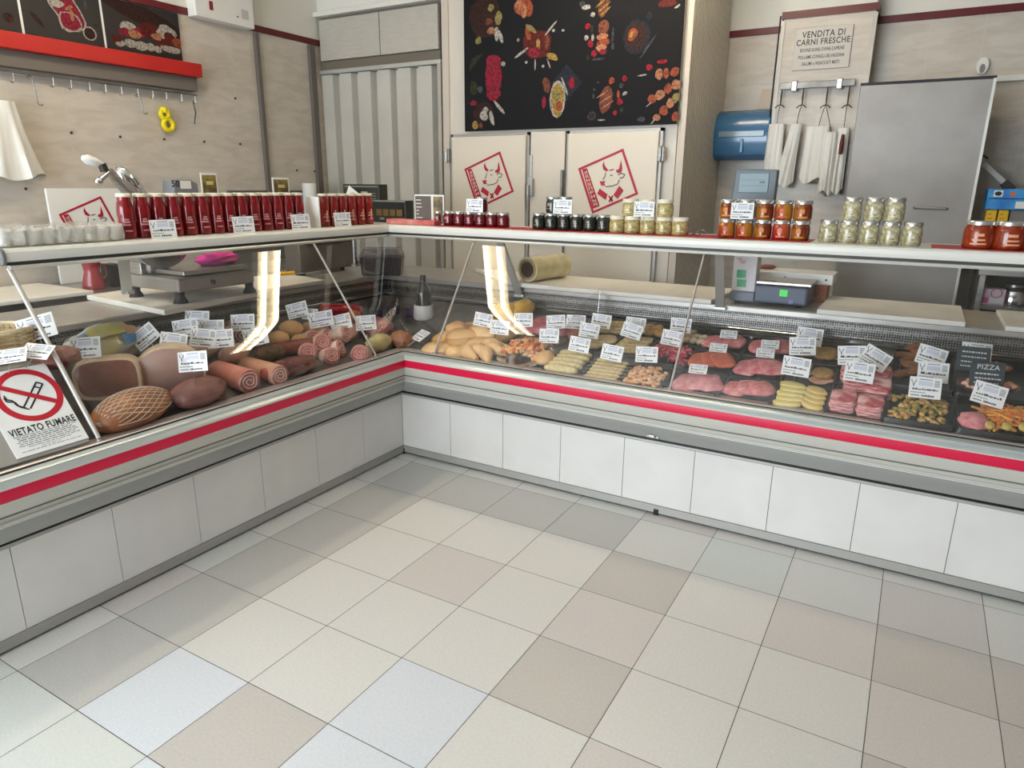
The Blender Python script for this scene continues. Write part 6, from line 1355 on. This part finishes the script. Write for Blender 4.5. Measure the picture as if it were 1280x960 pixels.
# stuffed pork rolls
ROLLM = noisy('stuffed_skin', (226, 198, 178), (210, 160, 146), 12., .4, .15)
for k, (px, py, rz) in enumerate(((394, 424, -.2), (414, 421, .1), (386, 441, -.6), (430, 436, .3), (416, 446, -.4), (448, 443, -1.1), (436, 425, .2), (405, 436, -.5))):
    xq, yq = at_l(px, py); mb = MB(); roll(mb, .045, .10); o = food_cache.get('spr')
    if o is None:
        o = mb.build('stuffed_roll', [ROLLM], smooth=50); s2 = MB(); spiral(s2, .045); s2.build('spiral_face', [noisy('stuffing_pink', (206, 116, 112), (176, 86, 90), 40.), noisy('stuffing_pale', (220, 176, 158), (196, 128, 120), 50.)], o, smooth=50); food_cache['spr'] = o
    else: o = copy_tree(o)
    lput(o, xq, yq, .0 if k < 6 else .03, rz, 'pale stuffed meat roll with pink spiral face, %s from the left of its heap' % ORD[(386, 394, 405, 414, 416, 430, 436, 448).index(px)], 'meat', 'pale stuffed meat rolls', RZ(rz) @ RY(-.35))
# yellowish wrapped meat near the corner
xq, yq = at_l(472, 428); mb = MB(); mb.ell((0, 0, .04), (.055, .1, .05), 0, 20, 12, wob=.2, flat=-.8); o = mb.build('wrapped_roast', [noisy('wrapped_green', (196, 186, 126), (176, 150, 100), 12., .12, .2, coat=.6)], smooth=60); lput(o, xq, yq, 0, .2, 'clear wrapped yellowish roast right of the corner stay', 'meat')
xq, yq = at_l(500, 425); mb = MB(); mb.ell((0, 0, .045), (.06, .06, .05), 0, 20, 12, wob=.2, flat=-.8); o = mb.build('meat_loaf', [noisy('loaf_brown', (176, 116, 76), (150, 90, 60), 14., .35, .2)], smooth=60); lput(o, xq, yq, 0, .2, 'brown meat loaf in the very corner of the deck', 'meat')
xq, yq = at_l(470, 407); mb = MB(); mb.ell((0, 0, .035), (.09, .12, .045), 0, 20, 12, wob=.12, flat=-.75); o = mb.build('flat_ham', [noisy('flat_ham_pink', (182, 116, 116), (160, 90, 94), 10., .35, .1)], smooth=60); lput(o, xq, yq, 0, .5, 'flat pink ham behind the wrapped roast in the corner', 'meat')
xq, yq = at_l(428, 414); mb = MB(); mb.ell((0, 0, .035), (.07, .13, .045), 0, 20, 12, wob=.12, flat=-.75); o = mb.build('flat_ham', [noisy('flat_ham_tan', (206, 150, 124), (190, 126, 104), 10., .35, .1)], smooth=60); lput(o, xq, yq, 0, .5, 'flat tan ham behind the stuffed meat rolls', 'meat')
# sliced big salami at the back, mortadella ends
for k, (px, py, r_) in enumerate(((304, 420, .055), (291, 417, .05), (322, 424, .05))):
    xq, yq = at_l(px, py, .05); mb = MB(); roll(mb, r_, .10); o = mb.build('big_salami', [noisy('salami_skin', (150, 118, 112), (176, 140, 132), 12., .4, .2)], smooth=50); s2 = MB(); spiral(s2, r_); s2.build('cut_face', [noisy('salami_pink', (186, 118, 122), (160, 84, 92), 40.), FATC], o, smooth=50)
    lput(o, xq, yq, 0, -.6, ['middle big grey skinned salami at the back of the left deck', 'left big grey skinned salami at the back of the left deck', 'right big grey skinned salami at the back of the left deck'][k], 'meat', 'big salami at the back', RZ(-.6))
for k, (px, py, rr) in enumerate(((250, 437, (.07, .12, .05)), (292, 443, (.05, .09, .045)))):
    xq, yq = at_l(px, py, .03); mb = MB(); mb.ell((0, 0, rr[2]*.8), rr, 0, 20, 12, wob=.1, flat=-.8); o = mb.build('pale_ham', [noisy('pale_ham', (206, 168, 148), (190, 140, 124), 9., .35, .1)], smooth=60); lput(o, xq, yq, 0, .2, ['long pale ham lying under the bundle of price tags', 'short pale ham end behind the rolled pancetta'][k], 'meat', 'pale hams')
for k, (px, py) in enumerate(((232, 432), (268, 432), (212, 441))):
    xq, yq = at_l(px, py-8, .03); mb = MB(); mb.ell((0, 0, .03), (.06, .07, .04), 0, 18, 10, wob=.2, flat=-.8); o = mb.build('dark_bresaola', [noisy('bresaola', (96, 44, 48), (70, 30, 36), 10., .35, .1)], smooth=60); lput(o, xq, yq, 0, .3, ['dark cured beef piece behind the bundle of price tags', 'dark cured beef piece right of the bundle of price tags', 'dark cured beef piece just behind the cooked ham'][k], 'meat', 'dark cured beef pieces')
# blue and yellow printed bag
xq, yq = at_l(132, 446, .03); mb = MB(); mb.ell((0, 0, .075), (.085, .17, .085), 0, 26, 16, wob=.22, ws=9, flat=-.8)
o = mb.build('printed_ham_bag', [mat('bag_print', (196, 196, 200), .2, 0, (200, 182, 84), 5., coat=.5, bump=.2)], smooth=60)
s2 = MB(); pts = []
def onell(a_, b_): return Vector((math.cos(a_)*math.cos(b_)*.0875, math.sin(b_)*.172, .076+math.sin(a_)*math.cos(b_)*.088))
for (a0_, a1_, b0_, b1_, mi) in ((.25, .75, .15, .85, 0), (.8, 1.5, -.5, .5, 1), (.7, 1.2, .3, .8, 2), (.5, 1.4, -.95, -.55, 3)):
    g_ = [[onell(a0_+(a1_-a0_)*i/5, b0_+(b1_-b0_)*j/5)*1.0 for j in range(6)] for i in range(6)]
    for i in range(5):
        for j in range(5): s2.poly([g_[i][j], g_[i+1][j], g_[i+1][j+1], g_[i][j+1]], mi)
s2.m = Matrix.Identity(4); s2.v = [Vector((p.x*1.10, p.y*1.06, .075+(p.z-.075)*1.12)) for p in s2.v]
s2.build('printing', [mat('bag_blue', (46, 130, 190), .3, 0, (110, 170, 210), 20.), mat('bag_yellow', (206, 190, 90), .3, 0, (170, 176, 130), 30.), mat('bag_peach', (214, 168, 128), .3), mat('bag_teal', (96, 126, 136), .3, 0, (160, 176, 180), 30.)], o, smooth=60)
lput(o, xq-.02, yq, 0, .15, 'crinkled blue and yellow printed ham bag at the back left of the deck', 'bag')
xq, yq = at_l(170, 433, .03); mb = MB(); mb.ell((0, 0, .06), (.05, .07, .06), 0, 18, 12, wob=.35, ws=14, flat=-.8); o = mb.build('crumpled_wrap', [mat('lilac_wrap', (176, 180, 206), .2, 0, (206, 206, 214), 20., bump=.5)], smooth=50); lput(o, xq, yq, 0, 0, 'crumpled pale lilac wrapping at the right end of the printed bag', 'wrapping')
# red packages at the back near the corner
xq, yq = at_l(425, 390, .03); mb = MB(); mb.tube([(0, -.13, .04), (0, -.115, .04), (0, 0, .042), (0, .115, .04), (0, .13, .04)], [.012, .036, .04, .036, .012], 16); o = mb.build('red_sausage_pack', [mat('red_pack', (176, 28, 40), .25, coat=.4)], smooth=60); lput(o, xq, yq, 0, -.5, 'shiny red sausage pack at the back of the deck near the corner', 'package')
xq, yq = at_l(440, 397, .03); mb = MB(); mb.ell((0, 0, .035), (.04, .06, .04), 0, 16, 10, wob=.1, flat=-.8); o = mb.build('orange_cheese', [noisy('orange_cheese', (206, 130, 66), (190, 104, 60), 9.)], smooth=60); lput(o, xq, yq, 0, .2, 'orange tinted piece in front of the red sausage pack', 'cheese')
xq, yq = at_l(392, 408, .03); mb = MB(); mb.puff(blobline(20, .05, .08, .06, 1, 3.), .05, edge=.85); o = mb.build('tan_block', [noisy('tan_block', (206, 160, 118), (190, 140, 100), 9.)], smooth=60); lput(o, xq, yq, 0, .2, 'tan meat block under the purple inked price card', 'meat')
# white tray liner in front
xq, yq = at_l(232, 512, .0)
# ---- items behind the sloping lid: basket and dark meat
q = AX(2, 440, -.16); bz_ = .893
bk = thing('wicker_basket', (-.29, q.y-.025, bz_), 'pale woven wicker basket standing behind the sloping lid at the left edge', 'basket')
BW = mat('wicker', (206, 184, 144), .6, 0, (176, 148, 104), 26., bump=.3); BW2 = mat('wicker_pale', (222, 206, 170), .6)
cx_, cy_ = -.29, q.y-.025; bw, bl_, bh = .10, .155, .105
mb = MB()
for k in range(7):
    z = bz_+.008+k*bh/7; e_ = 1+.03*(k/6)
    for ph in (0, 1):
        pts = []
        for i in range(48):
            t = 2*PI*i/48; wv = .006*math.cos(12*t+PI*(k % 2)+PI*ph)
            c_, s_ = math.cos(t), math.sin(t); rx_ = bw*e_+wv; ry_ = bl_*e_+wv
            pts.append((cx_+math.copysign(abs(c_)**.5, c_)*rx_, cy_+math.copysign(abs(s_)**.5, s_)*ry_, z))
        mb.tube(pts, .0062, 5, 0, closed=True)
mb.build('weave', [BW], bk, smooth=60)
mb = MB()
for i in range(24):
    t = 2*PI*i/24; c_, s_ = math.cos(t), math.sin(t); x, y = cx_+math.copysign(abs(c_)**.5, c_)*bw*1.02, cy_+math.copysign(abs(s_)**.5, s_)*bl_*1.02
    mb.tube([(x, y, bz_), (x, y, bz_+bh)], .004, 5)
mb.build('stakes', [BW2], bk, smooth=60)
mb = MB()
for k in range(3):
    pts = [(cx_+math.copysign(abs(math.cos(t))**.5, math.cos(t))*bw*1.05, cy_+math.copysign(abs(math.sin(t))**.5, math.sin(t))*bl_*1.05, bz_+bh+.004*math.cos(10*t+k*2.1)) for t in [2*PI*i/40 for i in range(40)]]
    mb.tube(pts, .006, 5, 0, closed=True)
mb.build('rim', [BW2], bk, smooth=60)
mb = MB(); mb.bb((cx_-bw*.9, cy_-bl_*.9, bz_+.002), (cx_+bw*.9, cy_+bl_*.9, bz_+.01)); mb.build('bottom', [BW], bk)
# flat ledge that carries the basket behind the lid
MB().bb((-.64, Y0, .872), (-.16, -1.742, .8925)).build('lid_ledge', [LIDM], dc)
mb = MB(); q = AX(72, 446, -.13); mb.ell((-.13, q.y, q.z), (.06, .075, .04), 0, 20, 12, wob=.2); o = mb.build('smoked_shank', [noisy('shank_brown', (150, 104, 90), (110, 66, 56), 10., .35, .1)], smooth=60); tag(o, 'brownish smoked shank seen between the lid and the first glass stay', 'meat'); o.location = (0, 0, 0)
# ================================================================== price cards
def make_tag(seed, w=.108, h=.078, ink=None, big=False):
    ink = ink or TAGINK
    random.seed(seed); t = bpy.data.objects.new('price_tag', None); COL.objects.link(t); t.empty_display_size = .03
    MB().bb((-w/2, -.0008, 0), (w/2, .0008, h)).build('card', [mat('card_white', (238, 237, 234), .45)], t)
    mb = MB(); y = -.0011
    def bar(u0, v0, u1, v1, mi, dy=0): mb.poly([(-w/2+w*u0, y-dy, h*v0), (-w/2+w*u1, y-dy, h*v0), (-w/2+w*u1, y-dy, h*v1), (-w/2+w*u0, y-dy, h*v1)], mi)
    # horned head ornament top left, pale field, fine print block, heavy handwriting lines
    for p in ([(.06, .93), (.045, .80), (.08, .70), (.11, .72), (.08, .80)], [(.20, .93), (.215, .80), (.18, .70), (.15, .72), (.18, .80)], [(.10, .70), (.16, .70), (.15, .54), (.11, .54)]):
        mb.poly([(-w/2+w*u, y, h*v) for u, v in p], 1)
    bar(.28, .60, .72, .82, 2); bar(.30, .87, .70, .91, 1)
    for q in range(5): bar(.77, .58+q*.065, .94, .615+q*.065, 1)
    x = .10 if not big else .22
    while x < .86:
        l_ = random.uniform(.04, .14); bar(x, .38, min(.9, x+l_), .38+random.uniform(.05, .11), 0); x += l_+.02
    x = .05
    while x < .5:
        l_ = random.uniform(.04, .1); bar(x, .24, x+l_, .28, 1); x += l_+.015
    bar(.06, .10, .34, .15, 1)
    x = .40
    while x < .78:
        l_ = random.uniform(.03, .06); bar(x, .08, x+l_, .08+random.uniform(.06, .1), 0); x += l_+.012
    mb.build('print', [ink, GREYINK, PALEINK], t)
    return t
PURP = mat('purple_ink', (112, 92, 160), .6)
TP = [make_tag(1), make_tag(2), make_tag(3), make_tag(4)]
TPURP = make_tag(6, .125, .08, PURP, False)
PINM = mat('pin_steel', (176, 176, 174), .3, .8)
tn = [0]
def price(P, label, roll=0., yaw=0., lean=.3, s=1., pin=.05, proto=None):
    p = proto or TP[tn[0] % 4]; tn[0] += 1
    o = p if p not in used else copy_tree(p); used.add(p)
    R = RZ(yaw) @ RX(-lean) @ RY(-math.radians(roll))
    o.location = P; o.rotation_euler = R.to_euler(); o.scale = (s, s, s)
    if pin:
        MB().tube([(0, .0018, -pin), (0, .0018, .02)], .0013, 5).build('pin', [PINM], None).parent = o
    return tag(o, label, 'price tag', 'white price cards')
YL_, YR_ = .62, .28      # cards turn towards the customer standing in the corner of the counter
Hc = .078
def pl_tag(px, py, roll, label, hgt=21, off=.062, **k):
    """card whose middle shows at px,py on the left leg"""
    q = LD(px, py+hgt*.5, off); return price(q, label, roll, YL_, **k)
def pr_tag(px, py, roll, label, hgt=22, off=.05, **k):
    q = RD(px, py+hgt*.5, off); return price(q, label, roll, YR_, **k)
pl_tag(108, 437, 4, 'price card on the blue and yellow printed ham bag', off=.15)
pl_tag(189, 419, 40, 'price card turned on its corner at the back left', off=.10)
pl_tag(215, 429, -8, 'price card standing right behind the large cooked ham', off=.12)
pl_tag(233.6, 410.6, 8, 'upper left price card in the bundle of cards above the pale ham', off=.11)
pl_tag(246, 399, -2, 'price card standing farthest back in the bundle above the pale ham', off=.10)
pl_tag(265, 411, 1, 'upper right price card in the bundle of cards above the pale ham', off=.10)
pl_tag(253, 423, -5, 'middle price card in the bundle of cards, half covered by another', off=.115)
pl_tag(277, 424, 5, 'frontmost right price card in the bundle of cards above the pale ham', off=.125)
pl_tag(242, 454, 4, 'single price card between the cooked ham and the dark roast', off=.15, pin=.09)
pl_tag(304, 403, 2, 'price card behind the big grey skinned salami', off=.11)
pl_tag(322, 421, 12, 'price card half hidden by the light reflection', off=.11)
pl_tag(374, 386, 14, 'price card tilted at the back left of the red sausage pack', off=.08)
pl_tag(387, 389, -4, 'small price card peeping out behind the tilted one', off=.07, s=.75)
pl_tag(403, 398, 10, 'wide price card with purple handwriting before the red sausage pack', proto=TPURP, off=.08)
pl_tag(428, 401, 12, 'tilted price card right of the purple handwritten one', off=.08)
pl_tag(458, 402, 4, 'price card beside the corner stay behind the flat pink ham', off=.08)
price(AX(50, 424, -.20), 'price card leaning beside the wicker basket', 16, .75, .45, pin=0, s=1.1)
for k, (px, py, lab) in enumerate(((12, 446, 'loose white card lying below the wicker basket at the edge'), (40, 440, 'loose white card lying on the lid beside the wicker basket'))):
    q = AX(px, py+8, -.085); o = price(q, lab, [10, -12][k], .75, 1.0, pin=0, s=.85)
N_R = (('602,397,-8', 'price card left of the light reflection above the chicken'), ('623.6,407,-3', 'price card at the lower tip of the light reflection'), ('654,397.5,3', 'price card on the pink pork pieces behind the chicken bites'),
       ('695,400,6', 'price card standing behind the glass divider on the left'), ('719,400,0', 'price card seen through the top of the glass divider'), ('686,418,2', 'price card seen through the glass divider beside the chicken bites'),
       ('750,399,-6', 'price card on the rear pale cutlets'), ('735,411,-7', 'price card in front of the rear pale cutlets'), ('722.5,429,-7', 'price card behind the rolled pale cutlets'),
       ('763,439.5,-8', 'price card behind the pale breaded skewers'), ('793,403.6,-4', 'price card left of the golden round patties'), ('787,411.4,-14', 'price card in front of the golden round patties'),
       ('807.7,442,1', 'price card behind the chopped tan chicken'), ('838,421,-9', 'price card on the red minced meat left of the stay'), ('850,405,-2', 'price card partly behind the middle glass stay'),
       ('1003,433,3', 'front price card of the pair on the rear tan burgers'), ('1010,420.6,-6', 'rear price card of the pair on the rear tan burgers'), ('993,459,-6', 'price card standing in front of the tan burgers on ham'),
       ('1065,445,4', 'left price card of the three on the bacon stacks'), ('1087,447,-30', 'price card turned aslant among the three on the bacon'), ('1072,466.5,-6', 'front price card of the three on the bacon stacks'),
       ('1160,446,-15', 'rear price card over the grilled eggplant'), ('1165,467,-2', 'middle price card over the grilled eggplant'), ('1155,487,-2', 'price card standing behind the roasted vegetables'),
       ('1232,495,-14', 'price card standing behind the carrot strips'), ('1219,442,-3', 'white price card half hidden behind the dark menu boards'))
for s_, lab in N_R:
    px, py, r_ = [float(v) for v in s_.split(',')]
    off = .085 if 600 < px < 665 else .08 if 1060 < px < 1100 else .07 if px > 1140 else .06
    pr_tag(px, py, r_, lab, off=off, s=.92 if px < 900 else 1.02)
# white strips lying on the meat
for px, py, lab in ((910, 423, 'small white strip label lying on the rear pink patties'), (962, 436, 'small white strip label at the front of the rear rose patties'), (897, 440, 'small white strip label lying on the orange marinated steaks'), (956, 447, 'small white strip label lying on the pink steaks with fat'), (871.5, 467, 'white label lying on the pale pink front slices')):
    q = RD(px, py, .05); price(q, lab, 0, .15, 1.0, s=.72, pin=0)
q = RD(519, 425, .05); price(q, 'white card lying tilted in the corner beside the chicken', 0, -.5, 1.0, pin=0)
# dark menu boards
def slate(px, py, lines, label, w=.115, h=.095, roll=-3, off=.10):
    q = RD(px, py+12, off); o = bpy.data.objects.new('menu_board', None); COL.objects.link(o)
    MB().bb((-w/2, -.002, 0), (w/2, .002, h)).build('slate', [mat('slate_dark', (54, 62, 64), .6)], o, bevel=.001)
    mb = MB()
    for (t_, sz, v) in lines:
        M_ = Matrix(((1, 0, 0, 0), (0, 0, -1, -.0024), (0, 1, 0, h*v), (0, 0, 0, 1)))
        if t_: mb.text(t_, sz, M_, 0, bold=.0003)
        else:
            x = -w*.36
            while x < w*.34: l_ = random.uniform(.004, .012); mb.bb((x, -.0026, h*v-sz/2), (x+l_, -.0022, h*v+sz/2)); x += l_+.003
    mb.build('chalk_writing', [mat('chalk', (196, 200, 200), .8)], o)
    MB().tube([(0, .003, -.06), (0, .003, .02)], .0014, 5).build('pin', [PINM], o)
    o.location = q; o.rotation_euler = (RZ(YR_) @ RX(-.25) @ RY(-math.radians(roll))).to_euler()
    return tag(o, label, 'menu board', 'dark chalk boards')
random.seed(77)
slate(1214, 452, [('', .006, .78), ('', .005, .58), ('', .005, .38), ('', .005, .2)], 'rear dark chalk board with small writing above the stuffed dishes')
slate(1232, 472, [('PIZZA', .026, .78), ('', .006, .52), ('', .006, .34), ('', .006, .16)], 'front dark chalk board reading PIZZA above the stuffed dishes', roll=-2)
# cards in front of the jars
def stag_l(px, py, label, roll=3):
    p = AX(px, py+12, -.325); price(Vector((-.335, p.y, SHZ)), label, roll*.3, PI/2-.25, .12, pin=0, s=.95)
stag_l(208, 285.5, 'price card before the tomato bottles near the plastic pack'); stag_l(308, 280, 'price card in the middle of the tomato bottle row'); stag_l(379, 276, 'price card at the right end of the long tomato bottle row'); stag_l(431, 272, 'price card before the tomato bottles nearest the shelf corner')
def stag_r(px, z, label, Y=.352):
    p = AY(px, 262, Y); price(Vector((p.x, Y, z)), label, 0, .2, .06, pin=0, s=.9)
stag_r(593, SHZ+.0805, 'price card standing on the small dark red jars'); stag_r(703, SHZ+.086, 'price card standing on the dark green jars'); stag_r(805, SHZ+.084, 'price card standing on the pale yellow preserve jars'); stag_r(928, SHZ+.087, 'price card standing on the pickled vegetable jars')
# ================================================================== light
w = bpy.data.worlds.new('daylight'); SC.world = w; w.use_nodes = True
w.node_tree.nodes['Background'].inputs[0].default_value = (.80, .90, 1.0, 1); w.node_tree.nodes['Background'].inputs[1].default_value = WORLD
# portal in the glazed shop front guides the daylight
al = bpy.data.lights.new('shop_front_daylight', 'AREA'); al.shape = 'RECTANGLE'; al.size = WB-WA; al.size_y = WT_-.12; al.cycles.is_portal = True
ao = bpy.data.objects.new('shop_front_daylight', al); COL.objects.link(ao); ao.location = ((WA+WB)/2, YS-.05, (WT_+.12)/2); ao.rotation_euler = (PI/2, 0, 0)
TUBE = mat('lamp_tube', (255, 246, 228), .4, emit=((255, 247, 230), TUBES))
LBODY = mat('lamp_body', (232, 228, 216), .5)
DIFF = mat('lamp_diffuser', (255, 244, 220), .5, emit=((255, 236, 190), TUBES*.30))
def luminaire(c, along, ln, label, wd=.24):
    t = thing('ceiling_light', c, label, 'ceiling light', 'twin tube ceiling lights')
    x, y, z = c; sx, sy = (ln, wd) if along == 'x' else (wd, ln)
    MB().bb((x-sx/2, y-sy/2, z+.03), (x+sx/2, y+sy/2, z+.09)).build('body', [LBODY], t, bevel=.006)
    MB().bb((x-sx/2+.01, y-sy/2+.01, z+.022), (x+sx/2-.01, y+sy/2-.01, z+.0295)).build('diffuser', [DIFF], t)
    for s in (-1, 1):
        o = s*wd*.28
        a = Vector((x-ln/2+.03, y+o, z)) if along == 'x' else Vector((x+o, y-ln/2+.03, z)); b = Vector((x+ln/2-.03, y+o, z)) if along == 'x' else Vector((x+o, y+ln/2-.03, z))
        MB().tube([a, b], .021, 10).build('tube', [TUBE], t, smooth=60)
    return t
luminaire((-.72, -.98, 2.98), 'y', 1.76, 'twin tube ceiling light over the left counter')
luminaire((.94, 1.03, 2.98), 'x', 1.62, 'twin tube ceiling light over the back of the right counter')
SC.view_settings.view_transform = 'Standard'; SC.view_settings.look = 'None'; SC.view_settings.gamma = 1; SC.view_settings.use_curve_mapping = False
SC.view_settings.exposure = EXPO
SC.cycles.max_bounces = 10; SC.cycles.diffuse_bounces = 5; SC.cycles.transparent_max_bounces = 16; SC.cycles.sample_clamp_indirect = 6.0; SC.cycles.caustics_reflective = False; SC.cycles.caustics_refractive = False
SC.cycles.use_denoising = True
